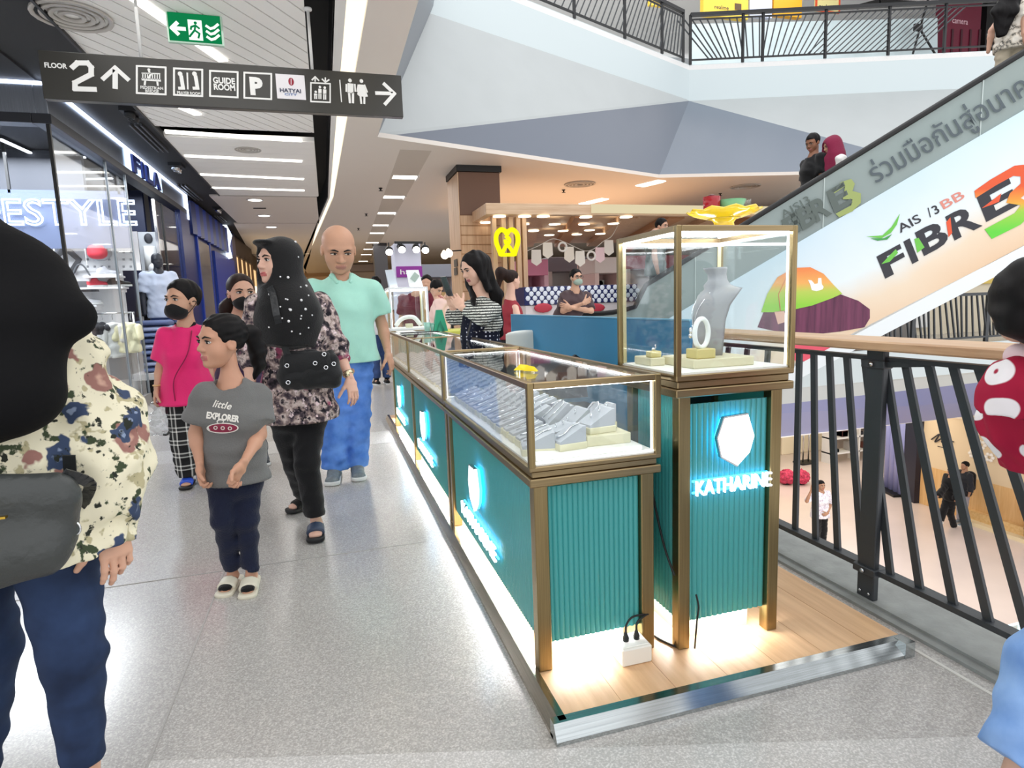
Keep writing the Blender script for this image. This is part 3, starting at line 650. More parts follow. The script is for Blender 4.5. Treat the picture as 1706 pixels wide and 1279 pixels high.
# ---- ring and bracelet ramps in the counters
def ramp_holder(name, label, c, w, ln, h, ang, group, kind=0, hb=.024):
    """tray base with a wedge: low end towards -x before turning"""
    t = thing(name, label, 'jewellery holder', c, group)
    MB().bbox((c[0]-ln/2, c[1]-w/2, c[2]), (c[0]+ln/2, c[1]+w/2, c[2]+hb), .002).build('tray_base', CREAM, t)
    z = c[2]+hb; i = .003
    MB().prism([(-ln/2+i, 0), (ln/2-i, 0), (ln/2-i, h), (ln/2-.012, h), (-ln/2+i, .008)], (c[0], c[1]+w/2-i, z), (1, 0, 0), (0, 0, 1), w-2*i).build('ramp', VEL, t)
    sl = lambda u: z+.008+(h-.008)*(u+ln/2)/(ln-.012)
    j = MB(); a = .0
    if kind == 0:
        for u in (-.2, .12): j.tube([V3((c[0]+ln*u+.006*math.cos(b)*.5, c[1]+.008*math.cos(b), sl(ln*u)+.008+.008*math.sin(b))) for b in np.linspace(0, 2*math.pi, 13)], .0018, 5, cap=False)
    elif kind == 1:
        j.tube([V3((c[0]+ln*u, c[1]+w*.30*v, sl(ln*u)+.004)) for u, v in ((-.35, -.8), (.3, -.8), (.4, 0), (.3, .8), (-.35, .8))], .002, 5)
    else:
        j.tube([V3((c[0]+ln*u, c[1]+w*.1*math.sin(9*u), sl(ln*u)+.003)) for u in np.linspace(-.4, .42, 9)], .0026, 5)
    j.build('jewel', SILVER, t)
    t.rotation_euler = (0, 0, ang); return t
zd = ZG+.010; rnd = random.Random(3)
def place_holder(proto, c, ang, lab, grp):
    o = dup(proto, c, ang, label=lab, group=grp); return o
G1 = 'ramp holders in the row along the front glass'; L1 = 'low grey ramp holder on a cream tray in the row along the front glass of the nearest counter'
L1 = 'grey jewellery ramp on cream tray in the row along the nearest front glass'
p0 = ramp_holder('ramp_holder', L1, (KX0+.105, 0, zd), .056, .118, .040, 0, G1, 2)
p0b = ramp_holder('ramp_holder', L1, (KX0+.105, 0, zd), .056, .118, .040, 0, G1, 1)
for i in range(14):
    y = KY+.25+i*.082; c = (KX0+.100+rnd.uniform(-.004, .004), y, zd)
    pr = (p0, p0b)[i % 2]; lb = 'grey jewellery ramp, %s from the near end along the front glass of nearest counter' % ORD[i]
    if i < 2: pr.location = c; pr.rotation_euler = (0, 0, rnd.uniform(-.06, .06)); pr['label'] = lb
    else: place_holder(pr, c, rnd.uniform(-.06, .06), lb, G1)
G2 = 'ramp holders in the second row'; L2 = 'grey jewellery ramp on cream tray in the second row of the nearest counter'
p1 = ramp_holder('ramp_holder', L2, (KX0+.235, 0, zd), .055, .095, .050, 0, G2, 0)
for i in range(10):
    y = KY+.57+i*.084; c = (KX0+.225+rnd.uniform(-.006, .006), y, zd)
    lb = 'grey jewellery ramp, %s from the near end in second row of nearest counter' % ORD[i]
    if i == 0: p1.location = c; p1['label'] = lb
    else: place_holder(p1, c, rnd.uniform(-.1, .1), lb, G2)
G3 = 'ramp holders in the back row'; L3 = 'grey jewellery ramp on cream tray in the back row of the nearest counter'
for i in range(8):
    place_holder(p0, (KX1-.115+rnd.uniform(-.006, .006), KY+.60+i*.102, zd), rnd.uniform(-.1, .1), 'grey jewellery ramp, %s from the near end in back row of nearest counter' % ORD[i], G3)
# front group near the end glass
tag(MB().bbox((KX0+.035, KY+.040, ZG+.010), (KX1-.045, KY+.12, ZG+.026), .002).build('deck_step', CREAMW), 'long cream step just inside the end glass of the nearest counter', 'riser')
rs = tag(MB().bbox((KX0+.222, KY+.085, ZG+.026), (KX1-.062, KY+.235, ZG+.060), .002).build('riser', CREAM), 'large cream riser in the front right corner of the nearest counter', 'riser')
fr = [((KX0+.078, KY+.150, zd), 'ramp holder with a chain at the front left corner inside the nearest counter', .10, .11, .05, 2, -.25),
      ((KX0+.165, KY+.105, ZG+.026), 'ramp holder left of the large cream riser behind the end glass', .075, .10, .05, 2, .15),
      ((KX0+.285, KY+.150, ZG+.060), 'ramp holder at the left on top of the large cream riser', .085, .10, .055, 0, .12),
      ((KX0+.338, KY+.195, ZG+.060), 'ramp holder at the right rear on top of the large cream riser', .06, .06, .060, 0, .08),
      ((KX0+.205, KY+.275, zd+.012), 'ramp holder behind the large cream riser, holding rings', .09, .09, .025, 0, .2),
      ((KX0+.275, KY+.335, zd), 'tall ramp holder in the middle behind the large cream riser', .10, .10, .075, 0, .1),
      ((KX0+.345, KY+.340, zd), 'tall pale ramp holder near the back glass behind the riser', .09, .09, .085, 1, .05),
      ((KX0+.250, KY+.455, zd), 'tall ramp holder leaning back, third behind the large riser', .09, .10, .080, 1, .1)]
for c, lab, w, ln, h, k, a in fr: ramp_holder('ramp_holder', lab, c, w, ln, h, a, None, k, .022)
tag(MB().ell((KX0+.17, KY+.46, zd+.030), (.045, .055, .030), 14, 8).build('velvet_cushion', mat('dark_velvet', '5d6068', .7)), 'dark grey velvet bracelet cushion in the middle of the nearest counter', 'cushion')
tag(MB().ell((KX0+.30, KY+.62, zd+.035), (.05, .06, .035), 14, 8).build('velvet_cushion', MATS['dark_velvet']), 'dark velvet bracelet cushion farther back by the rear glass', 'cushion')
# farther counter: rows of small trays
G4 = 'small trays in the farther counter'; L4 = 'small cream jewellery tray with a ramp inside the farther long counter'
p4 = ramp_holder('jewellery_tray', L4, (KX0+.1, 0, zd), .075, .085, .030, 0, G4, 0, .014); first = True
for r, x in enumerate((.085, .185, .285, .37)):
    for i in range(22):
        y = KY+L+.10+i*.125+(r % 2)*.05
        if y > KY+3*L-.08: continue
        c = (KX0+x, y, zd)
        lb = 'small jewellery tray, %s from near end, %s row from front glass, farther counter' % (ORD[i], ('first', 'second', 'third', 'last')[r])
        if first: p4.location = c; p4['label'] = lb; first = False
        else: place_holder(p4, c, rnd.uniform(-.15, .15), lb, G4)
# yellow tags and papers lying on the deck
yt = tag(MB().hull([V3((.605, 2.02, ZT))+q for q in ([0,0,0],[.035,-.03,0],[.075,-.01,0],[.06,.05,0],[.02,.05,0],[.03,.02,.018],[.05,.0,.016],[.02,-.005,.012])]).hull([V3((.63, 1.985, ZT))+q for q in ([0,0,0],[.03,-.045,0],[.042,-.035,0],[.02,.01,0],[.01,-.005,.02],[.03,-.03,.015])]).build('yellow_cloth', mat('yellow_cloth', 'f2d11a', .7)), 'crumpled bright yellow ribbon on the glass top of the nearest counter', 'ribbon')
# ---- power box, plugs and cords
pb = V3((.863, 1.665, ZP))
t = thing('socket_box', 'white twin socket box on the oak platform beside the brass leg', 'socket', pb)
MB().bbox(pb+[-.052, -.045, 0], pb+[.052, .045, .058], .004).build('housing', mat('plastic_white', 'e7e4da', .35), t)
MB().box(pb+[-.045, -.035, .058], pb+[.045, .035, .0605]).build('socket_plate', mat('plastic_white2', 'f3f1ea', .3), t)
for i, dx in enumerate((-.018, .020)):
    q = pb+[dx, .0, .0605]
    u = thing('power_plug', ['left black power plug in the white socket box', 'right black power plug in the white socket box'][i], 'plug', q)
    MB().lathe([(.010, 0), (.011, .012), (.007, .022), (.004, .030)], q, 12).build('plug_body', BLACK, u)
    MB().tube(smooth_pts([q+[0, 0, .028], q+[.006, .005, .052], q+[.035, .015, .068-.006*i], q+[.085-dx, .03, .058], q+[.13-dx, .10, .01], q+[.15-dx, .14, -.055]]), .0035, 7).build('cord', BLACK, u)
cord('black_cable', [(.985, 1.80, ZP+.004), (1.00, 1.72, ZP+.004), (1.03, 1.66, ZP+.004), (1.055, 1.648, ZP+.004)], .004, BLACK, 'black cord lying on the oak platform between counter and tall case', 'cord')
cord('black_cable', [(1.024, 1.84, .62), (1.022, 1.78, .48), (1.02, 1.72, .37), (1.020, 1.66, .30)], .004, BLACK, 'black cord hanging down the teal side of the tall case', 'cord')
cord('black_cable', [(1.078, 1.625, .24), (1.084, 1.62, .20), (1.080, 1.622, .15), (1.077, 1.63, ZP+.006)], .0032, BLACK, 'short black cord beside the front left leg of tall case', 'cord')
tag(MB().bbox((1.021, 1.815, .60), (1.036, 1.845, .67), .003).build('power_adapter', BLACK), 'black power adapter on the teal side of the tall case', 'adapter')
# ------------------------------------------------------------------ void-edge railing
RX = 1.94
rl = thing('void_railing', 'black slanted-bar railing with a wooden handrail along the edge of the open void', 'railing', (RX, 3, .02))
HW = wood_mat('handrail_wood', 'b08a68', 'd2b08c', 'Y', 2.5, .4)
MB().bbox((RX-.105, -1.5, .985), (RX+.105, 6.0, 1.02), .006).build('wood_handrail', HW, rl)
MB().box((RX-.02, -1.5, .94), (RX+.02, 6.0, .956)).build('top_rail', RAILM, rl)
MB().box((RX-.025, -1.5, .128), (RX+.025, 6.0, .148)).build('bottom_rail', RAILM, rl)
for y in (-.9, 1.75, 3.4, 5.05, 5.95):
    p = MB().bbox((RX-.032, y-.038, .022), (RX-.006, y+.038, .985), .003).build('post', RAILM, rl)
    MB().bbox((RX-.045, y-.05, .12), (RX+.03, y+.05, .15), .003).build('bracket', RAILM, p)
    MB().bbox((RX-.045, y-.05, .915), (RX+.0, y+.05, .945), .003).build('bracket', RAILM, p)
    MB().bar((RX-.02, y-.04, .93), (RX+.0, y-.2, .945), .02, .02).build('brace', RAILM, p)
    for dz in (.135, .93): MB().lathe([(.009, .0), (.009, .008), (0, .010)], (RX-.045, y, dz), 10, axis=(-1, 0, 0)).build('bolt', CHROME, p)
    for dy in (-.02, .02): MB().lathe([(.006, .0), (.006, .005), (0, .006)], (RX-.032, y+dy, .045), 8, axis=(-1, 0, 0)).build('bolt', CHROME, p)
bars = [((1332, 582), (1325, 875)), ((1356, 585), (1359, 892)), ((1382, 588), (1396, 911)), ((1411, 591), (1437, 931)), ((1441, 594), (1484, 953)),
        ((1474, 605), (1533, 979)), ((1508, 602), (1589, 1007)), ((1547, 608), (1648, 1038)), ((1588, 612), (1716, 1076)), ((1631, 616), (1795, 1118))]
bw = []
for a, b in bars: bw.append((at(*a, X=RX)[1], at(*b, X=RX)[1]))
for i in range(8): bw.append((1.32-.13*i, .93-.15*i))
for i in range(24): bw.append((2.36+.145*i, 2.40+.145*i+.11*math.sin(i*.55)))
for ya, yb in bw: MB().bar((RX, ya, .945), (RX, yb, .14), .028, .012, up=(1, 0, 0)).build('bar', RAILM, rl)
# ------------------------------------------------------------------ escalator
EU = V3((.828, -.561, 0)); EN = V3((-.561, -.828, 0)); E0 = V3((5.96, 6.33, 0)); ZV = V3((0, 0, 1))
def EP(px, py, off=0.):
    d = at(px, py, Y=1.)-EYE; return EYE+d*(((E0-EYE)@EN)/(d@EN))+EN*off
def E2(u, z, off=0.): return E0+EU*u+ZV*z+EN*off
SL = .577
es = thing('escalator', 'escalator rising to the right with glass balustrades and a printed banner on its side', 'escalator', E2(-3.2, 0))
EB = MATS.setdefault('banner', bpy.data.materials.new('banner_print')); EB.use_nodes = True
nt = EB.node_tree; b_ = nt.nodes['Principled BSDF']; tc = N(nt, 'ShaderNodeTexCoord'); sp = N(nt, 'ShaderNodeSeparateXYZ'); nt.links.new(tc.outputs['Object'], sp.inputs[0])
# print gradient: distance below the top edge of the sloping banner
m1 = N(nt, 'ShaderNodeMath', operation='MULTIPLY_ADD'); m1.inputs[1].default_value = -SL/.828; nt.links.new(sp.outputs[0], m1.inputs[0]); nt.links.new(sp.outputs[2], m1.inputs[2])
nz = N(nt, 'ShaderNodeTexNoise', i_Scale=.8, i_Detail=3.); nt.links.new(tc.outputs['Object'], nz.inputs['Vector'])
m2 = N(nt, 'ShaderNodeMath', operation='MULTIPLY_ADD'); m2.inputs[1].default_value = .9; nt.links.new(nz.outputs['Fac'], m2.inputs[0]); nt.links.new(m1.outputs[0], m2.inputs[2])
mr = N(nt, 'ShaderNodeMapRange'); mr.inputs[1].default_value = -1.4; mr.inputs[2].default_value = .9; nt.links.new(m2.outputs[0], mr.inputs[0])
nt.links.new(ramp(nt, mr.outputs[0], [(0., 'e0b890'), (.35, 'e9d6bd'), (.52, 'e3edf0'), (1., 'c3dcea')]), b_.inputs['Base Color']); b_.inputs['Roughness'].default_value = .35
def eplate(name, pts, m, par, th=.02, off=0.):
    return quadpoly([E2(u, z, off) for u, z in pts], th, -EN).build(name, m, par)
UL, UR = -3.1, 5.2
zb = lambda u: 1.83+SL*(u+.245)   # top edge of the banner
ebn = eplate('banner', [(UL, max(.02, zb(UL)-1.5)), (-2.2, .0), (-1.05, -.17-.04), (UR, zb(UR)-1.52), (UR, zb(UR)), (UL, zb(UL))][::1], EB, es, .03)
trim_m = mat('escalator_trim', 'e6ecee', .3)
eplate('lower_trim', [(-1.05, -.21), (-.9, -.32), (UR, zb(UR)-1.70), (UR, zb(UR)-1.525)], trim_m, es, .9, .02)
gm = MATS.setdefault('balustrade', bpy.data.materials.new('balustrade_glass')); gm.use_nodes = True; nt = gm.node_tree; nt.nodes.clear()
o_ = N(nt, 'ShaderNodeOutputMaterial'); t_ = N(nt, 'ShaderNodeBsdfTransparent'); d_ = N(nt, 'ShaderNodeBsdfPrincipled'); x_ = N(nt, 'ShaderNodeMixShader'); x_.inputs[0].default_value = .70
t_.inputs[0].default_value = (.80, .86, .84, 1); d_.inputs['Base Color'].default_value = (*hx('a3b0ae'), 1); d_.inputs['Roughness'].default_value = .12
nt.links.new(t_.outputs[0], x_.inputs[1]); nt.links.new(d_.outputs[0], x_.inputs[2]); nt.links.new(x_.outputs[0], o_.inputs[0])
hz = lambda u: max(.99+.0*u, 2.61+SL*u) if u > -2.2 else 1.0+.34*max(0, u+2.8)**2*.9
cuts = [-3.0, -1.5, .02, 1.62, 3.2, UR]
for a, b in zip(cuts[:-1], cuts[1:]):
    us = np.linspace(a+.006, b-.006, 8)
    pts = [(u, zb(u)) for u in us]+[(u, hz(u)-.03) for u in us[::-1]]
    eplate('glass_panel', pts, gm, es, .012, -.02)
    eplate('glass_panel', pts, gm, es, .012, -1.0)
    if b < UR: MB().bar(E2(b, zb(b), -.02), E2(b, hz(b)-.03, -.02), .012, .02, up=EN).build('panel_joint', mat('joint_pale', 'b7c3c0', .3), es)
for off in (-.026, -1.006):
    us = np.concatenate([np.linspace(-3.35, -2.0, 10), np.linspace(-1.9, UR, 6)]); MB().tube([E2(u, hz(u), off) for u in us], .035, 10).build('handrail', BLACK, es)
eplate('skirt_far', [(UL, zb(UL)-.2), (UR, zb(UR)-.2), (UR, zb(UR)), (UL, zb(UL))], trim_m, es, .03, -1.0)
stp = mat('step_grey', '6d7073', .5, .6)
for i in range(18):
    u = -2.3+i*.40; z = zb(u)-.22
    if u < UR-.3: MB().hull([E2(u+a, z+c, -.06-b) for a in (0, .40) for c in (-.20, 0) for b in (0, .9)]).build('step', stp, es)
eplate('underside', [(-1.0, -.20), (UR, zb(UR)-1.68), (UR, zb(UR)-1.60), (-1.0, -.12)], trim_m, es, 1.06, 0)
# --- print on the banner and on the glass
c30 = V3(EU*math.cos(math.radians(29.5))+ZV*math.sin(math.radians(29.5))); p30 = np.cross(EN, c30)*1.0
if p30[2] < 0: p30 = -p30
INK = mat('ink_black', '2b2b33', .4); INKG = mat('ink_grey', '4f5a60', .4); INKGR = mat('ink_green', '6cc24a', .4); INKR = mat('ink_red', 'e2552d', .4); INKRP = mat('ink_pale_red', 'd98a7c', .4)
def etext(txt, p, h, m, name='print', w=None, ex=None, ey=None, off=.003, bold=0., par=None):
    return text_mb(txt, EP(*p, off), c30 if ex is None else ex, p30 if ey is None else ey, h, .002, width=w, bold=bold).build(name, m, par or ebn)
ital = p30+c30*.14
def wlen(p, q): return float(np.linalg.norm(EP(*q)-EP(*p)))
etext('F', (1470, 465), .28, INK, w=.28, ey=ital, bold=.03); etext('I', (1516, 440), .28, INK, w=.075, ey=ital, bold=.03)
etext('B', (1535, 427), .29, INK, w=.30, ey=ital, bold=.03); etext('R', (1586, 401), .29, INK, w=.31, ey=ital, bold=.03); etext('E', (1637, 371), .31, INK, w=.36, ey=ital, bold=.03)
etext('AIS', (1500, 388), .105, INK, w=wlen((1500, 388), (1538, 371)), bold=.01); MB().bar(EP(1550, 362, .004), EP(1546, 346, .004), .010, .003, up=EN).build('print', INK, ebn)
etext('3', (1557, 358), .105, INK, bold=.015); etext('BB', (1570, 350), .105, INKRP, w=wlen((1570, 350), (1607, 332)), bold=.01)
def eshape(pix, m, name='print', off=.004):
    P = [EP(x, y, 0) for x, y in pix]; uv = [((p-E0)@EU, p[2]) for p in P]
    return MB().prism(uv, E0+EN*off, EU, ZV, -.002 if False else .002).build(name, m, ebn)
eshape([(1443, 394), (1470, 392), (1485, 378), (1499, 356), (1494, 374), (1484, 388), (1468, 397)], INKGR)
eshape([(1450, 397), (1472, 397), (1486, 390), (1478, 399), (1462, 401)], mat('ink_dark_green', '3f9a4a', .4))
eshape([(1468, 440), (1492, 415), (1496, 421), (1482, 436)], INKGR); eshape([(1523, 398), (1530, 396), (1540, 412), (1528, 421)], INKGR); eshape([(1576, 370), (1583, 362), (1586, 388), (1580, 395)], INKR); eshape([(1635, 347), (1668, 322), (1664, 336), (1652, 341)], INKR)
nt_name = 'numeral_print'
m_ = MATS['num'] = bpy.data.materials.new(nt_name); m_.use_nodes = True; nt = m_.node_tree; b_ = nt.nodes['Principled BSDF']; tc = N(nt, 'ShaderNodeTexCoord'); sp = N(nt, 'ShaderNodeSeparateXYZ'); nt.links.new(tc.outputs['Object'], sp.inputs[0])
q1, q2 = EP(1680, 290), EP(1680, 395); o3 = E2(-3.2, 0)
mr = N(nt, 'ShaderNodeMapRange'); mr.inputs[1].default_value = q2[2]; mr.inputs[2].default_value = q1[2]; nt.links.new(sp.outputs[2], mr.inputs[0])
nt.links.new(ramp(nt, mr.outputs[0], [(.1, '5fcf3c'), (.4, '9acb45'), (.55, 'efa23a'), (.8, 'e0582c')]), b_.inputs['Base Color'])
eshape([(1623, 318), (1650, 299), (1690, 276), (1712, 274), (1722, 290), (1712, 320), (1700, 330), (1716, 338), (1718, 356), (1700, 374), (1652, 398), (1640, 382), (1690, 355), (1700, 342), (1676, 338), (1682, 322), (1700, 306), (1700, 294), (1688, 293), (1660, 308), (1625, 330)], m_)
# cap and hair of the printed figure
capm = MATS['cap'] = bpy.data.materials.new('cap_print'); capm.use_nodes = True; nt = capm.node_tree; b_ = nt.nodes['Principled BSDF']; tc = N(nt, 'ShaderNodeTexCoord'); sp = N(nt, 'ShaderNodeSeparateXYZ'); nt.links.new(tc.outputs['Object'], sp.inputs[0])
q1, q2 = EP(1340, 445), EP(1340, 515)
mr = N(nt, 'ShaderNodeMapRange'); mr.inputs[1].default_value = q2[2]; mr.inputs[2].default_value = q1[2]; nt.links.new(sp.outputs[2], mr.inputs[0])
nt.links.new(ramp(nt, mr.outputs[0], [(.1, '8fd03f'), (.42, 'b9cf58'), (.62, 'efb05f'), (.95, 'ee8a4c')]), b_.inputs['Base Color'])
hairm = wood_mat('hair_print', '4d1f3c', '7a3a5a', 'Z', 1.2, .5)
eshape([(1262, 545), (1272, 520), (1300, 517), (1330, 514), (1370, 495), (1400, 490), (1430, 501), (1449, 515), (1449, 530), (1440, 545), (1400, 552), (1330, 560)], hairm, off=.003)
eshape([(1268, 520), (1278, 490), (1295, 462), (1322, 446), (1350, 445), (1372, 456), (1390, 476), (1403, 489), (1385, 497), (1352, 509), (1320, 516), (1290, 520)], capm, off=.006)
eshape([(1290, 519), (1306, 517), (1312, 535), (1296, 540)], mat('print_skin', 'e6b9a4', .5), off=.006)
MB().tube([EP(1300, 518, .009), EP(1297, 490, .009), EP(1310, 462, .009)], .006, 6).build('print', mat('seam_print', 'd98a50', .5), ebn)
eshape([(1352, 483), (1350, 475), (1346, 466), (1352, 467), (1357, 473), (1362, 472), (1363, 463), (1368, 463), (1369, 473), (1372, 478), (1370, 482), (1360, 485)], mat('print_white', 'f4f2ee', .5), off=.009)
eshape([(1318, 580), (1340, 562), (1372, 560), (1395, 566), (1380, 590), (1345, 602), (1322, 600)], mat('print_pink', 'e2566a', .5), off=.006)
# lettering on the glass
gl = [c for c in es.children if c.name.startswith('glass_panel')]
etext('ร่วมมือกันสู่อนาคต', (1458, 306), .235, INKG, w=wlen((1458, 306), (1706, 172))*1.16, off=.004, bold=.006, par=gl[0], name='glass_lettering')
FADE = mat('glass_print_faded', '59645f', .4)
for ch, p, w, h in (('F', (1310, 398), .20, .24), ('I', (1326, 388), .055, .24), ('B', (1335, 384), .20, .25), ('R', (1358, 371), .20, .26), ('E', (1387, 355), .22, .27)):
    etext(ch, p, h, FADE, w=w, ey=ital, off=.004, bold=.03, par=gl[0], name='glass_lettering')
etext('AIS|3', (1305, 364), .10, FADE, w=.36, off=.004, par=gl[0], name='glass_lettering')
eshape([(1385, 318), (1402, 303), (1418, 298), (1424, 306), (1420, 318), (1434, 322), (1434, 338), (1420, 352), (1398, 362), (1392, 356), (1418, 342), (1420, 332), (1404, 332), (1406, 320), (1408, 310), (1390, 322)], mat('faded_green', '9aa862', .4), name='glass_lettering')
# ------------------------------------------------------------------ upper-level railing
ur = thing('upper_railing', 'black fanned-bar railing along the upper floor above the grey bulkhead', 'railing', APX+[0, 0, ZU-ZF])
ZR = ZU+1.06
def up(px, py, run):
    """point on the railing line above pixel column px"""
    a, b = (P0, APX) if run == 1 else (APX, P2b); d = at(px, py, Y=1.)-EYE
    n = np.cross(b-a, ZV); t = ((a-EYE)@n)/(d@n); p = EYE+d*t; return np.array([p[0], p[1], 0])
r1 = [up(x, y, 1) for x, y in ((865, 0), (957, 41), (1041, 70), (1103, 98), (1138, 111))]; r0_ = r1[0]+(r1[0]-r1[1])*1.5
r2 = [up(x, y, 2) for x, y in ((1150, 111), (1237, 109), (1270, 108), (1374, 102), (1479, 96), (1572, 92))]; r3 = r2[-1]+(r2[-1]-r2[-2])
zz = lambda p, z: p+[0, 0, z]
for a, b in ((r0_, r1[-1]), (r2[0], r3)):
    MB().bar(zz(a, ZR), zz(b, ZR), .09, .07).build('top_rail', DARK, ur); MB().bar(zz(a, ZU+.10), zz(b, ZU+.10), .04, .03).build('bottom_rail', DARK, ur); MB().bar(zz(a, ZR-.10), zz(b, ZR-.10), .03, .03).build('upper_rail', DARK, ur)
for p in [r0_]+r1+r2: MB().bar(zz(p, ZU), zz(p, ZR), .05, .05, up=(1, 0, 0)).build('post', DARK, ur)
def fan(a, b, n, s0, s1):
    for i in range(n):
        t = (i+.5)/n; p = a+(b-a)*t; d = (b-a)/np.linalg.norm(b-a); s = s0+(s1-s0)*t
        lo = p-d*s*.5; hi = p+d*s*.5
        MB().bar(zz(lo, ZU+.10), zz(hi, ZR-.1), .022, .022, up=(0, 1, 0)).build('bar', RAILM, ur)
fan(r0_, r1[1], 18, .6, .5); fan(r1[1], r1[2], 10, .5, .45); fan(r1[2], r1[3], 10, .45, .35); fan(r1[3], r1[4], 7, .3, .1)
fan(r2[0], r2[1], 9, -.75, -.12); fan(r2[1], r2[2], 3, -.1, 0); fan(r2[2], r2[3], 10, .12, .6); fan(r2[3], r2[4], 10, .95, 1.0); fan(r2[4], r2[5], 9, 1.0, 1.0)
# upper shops behind the railing
uy = 19.0
def uplate(name, x0, y0, x1, y1, m, lab, cat, dz=0, th=.12, Y=uy):
    a, b = at(x0, y1, Y=Y), at(x1, y0, Y=Y)
    if lab is None: return MB().box((a[0], Y, a[2]), (b[0], Y+th, b[2]))
    return tag(MB().box((a[0], Y, a[2]), (b[0], Y+th, b[2])).build(name, m), lab, cat)
YB = mat('board_yellow', 'f0cb47', .5)
s1 = uplate('yellow_board', 1172, -25, 1247, 24, YB, 'pale yellow shop board behind the upper railing with small black lettering', 'sign', th=.2)
text_mb('realme', at(1190, 14, Y=uy-.003), (1, 0, 0), (0, 0, 1), .13, .004, width=.55).build('lettering', INK, s1)
q = at(1224, 16, Y=uy-.002); MB().box((q[0], uy-.012, q[2]), (q[0]+.26, uy, q[2]+.2)).build('badge', mat('badge_brown', '5a4225', .5), s1)
uplate('lavender_board', 1249, -25, 1287, 26, mat('board_lavender', 'cfd7ee', .5), 'pale lavender shop panel between two yellow boards on the upper floor', 'sign', th=.15)
uplate('orange_board', 1289, -25, 1337, 24, mat('board_orange', 'f3ae1f', .5), 'bright orange yellow board behind the upper railing, right of the lavender one', 'sign', th=.2)
s2 = uplate('small_sign', 1360, -3, 1399, 17, mat('board_pale', 'f1e6a0', .5), 'small yellow sign with a red frame behind the upper railing', 'sign', th=.1)
text_mb('realme', at(1364, 14, Y=uy-.003), (1, 0, 0), (0, 0, 1), .17, .004, width=.62).build('lettering', INK, s2)
a, b = at(1360, 17, Y=uy-.01), at(1399, -3, Y=uy-.01)
for p, q in (((a[0], uy, a[2]), (b[0], uy, a[2])), ((a[0], uy, b[2]), (b[0], uy, b[2])), ((a[0], uy, a[2]), (a[0], uy, b[2])), ((b[0], uy, a[2]), (b[0], uy, b[2]))): MB().bar(p, q, .05, .05, up=(0, 1, 0)).build('frame', INKR, s2)
s3 = uplate('corner_board', 1082, -20, 1106, 8, YB, 'yellow board corner at the top behind the slanted upper railing', 'sign')
ch_ = thing('chevron_tube', 'black chevron line on the pale upper shop wall', 'wall art', at(1440, 10, Y=uy)); MB().bar(at(1428, 12, Y=uy), at(1466, 2, Y=uy), .16, .06, up=(0, 1, 0)).build('stroke', BLACK, ch_); MB().bar(at(1464, 2, Y=uy), at(1525, 6, Y=uy), .16, .06, up=(0, 1, 0)).build('stroke', BLACK, ch_)
mp = uplate('maroon_pillar', 1574, -10, 1637, 110, mat('maroon', '6e1a33', .4), 'maroon shop pillar with white lettering behind the upper railing', 'pillar', th=.5)
text_mb('camera', at(1586, 38, Y=uy-.003), (1, 0, 0), (0, 0, 1), .22, .004, width=.8).build('lettering', mat('pale_pink', 'e6c2cc', .5), mp)
for i in range(4): q = at(1582+15*i, 108, Y=uy-.01); MB().box((q[0], uy-.03, q[2]), (q[0]+.1, uy-.01, q[2]+1.3)).build('strip', mat('maroon_dark', '430f20', .4), mp)
bp = uplate('dark_shop_front', 1638, -20, 1760, 120, BLACK, 'black shop front with bright dots at the top right', 'shop front', th=.4)
rr = random.Random(5)
for i in range(14): q = at(1645+rr.random()*90, 20+rr.random()*80, Y=uy-.02); MB().ell(q, (.05+.03*rr.random(), .02, .05), 8, 6).build('lit_dot', emat('dot_white', 'ffffff', 2.), bp)
gp_ = tag(quadpoly([at(1152, 118, Y=uy-.6), at(1562, 95, Y=uy-.6), at(1562, 30, Y=uy-.6), at(1152, 40, Y=uy-.6)], .03, (0, 1, 0)).build('shop_glazing', mat('shop_glazing_pale', 'c6d6da', .15, noise=.08, nscale=1.5)), 'pale glazed shop front behind the straight upper railing', 'shop front')
sx = thing('banner_stand', 'thin black x-shaped banner stand behind the upper railing', 'stand', at(1528, 98, Y=uy-1)); MB().bar(at(1518, 100, Y=uy-1), at(1546, 0, Y=uy-1), .05, .05, up=(0, 1, 0)).bar(at(1564, 100, Y=uy-1), at(1530, 44, Y=uy-1), .05, .05, up=(0, 1, 0)).build('leg', BLACK, sx); MB().bbox(at(1525, 50, Y=uy-1.05), at(1534, 42, Y=uy-.95), .01).build('clamp', BLACK, sx)
struct(quadpoly([(-2, 14, 12.2), (30, 14, 12.2), (30, 27, 12.2), (-2, 27, 12.2)], .1, (0, 0, 1)).build('ceiling_upper', WHITE))
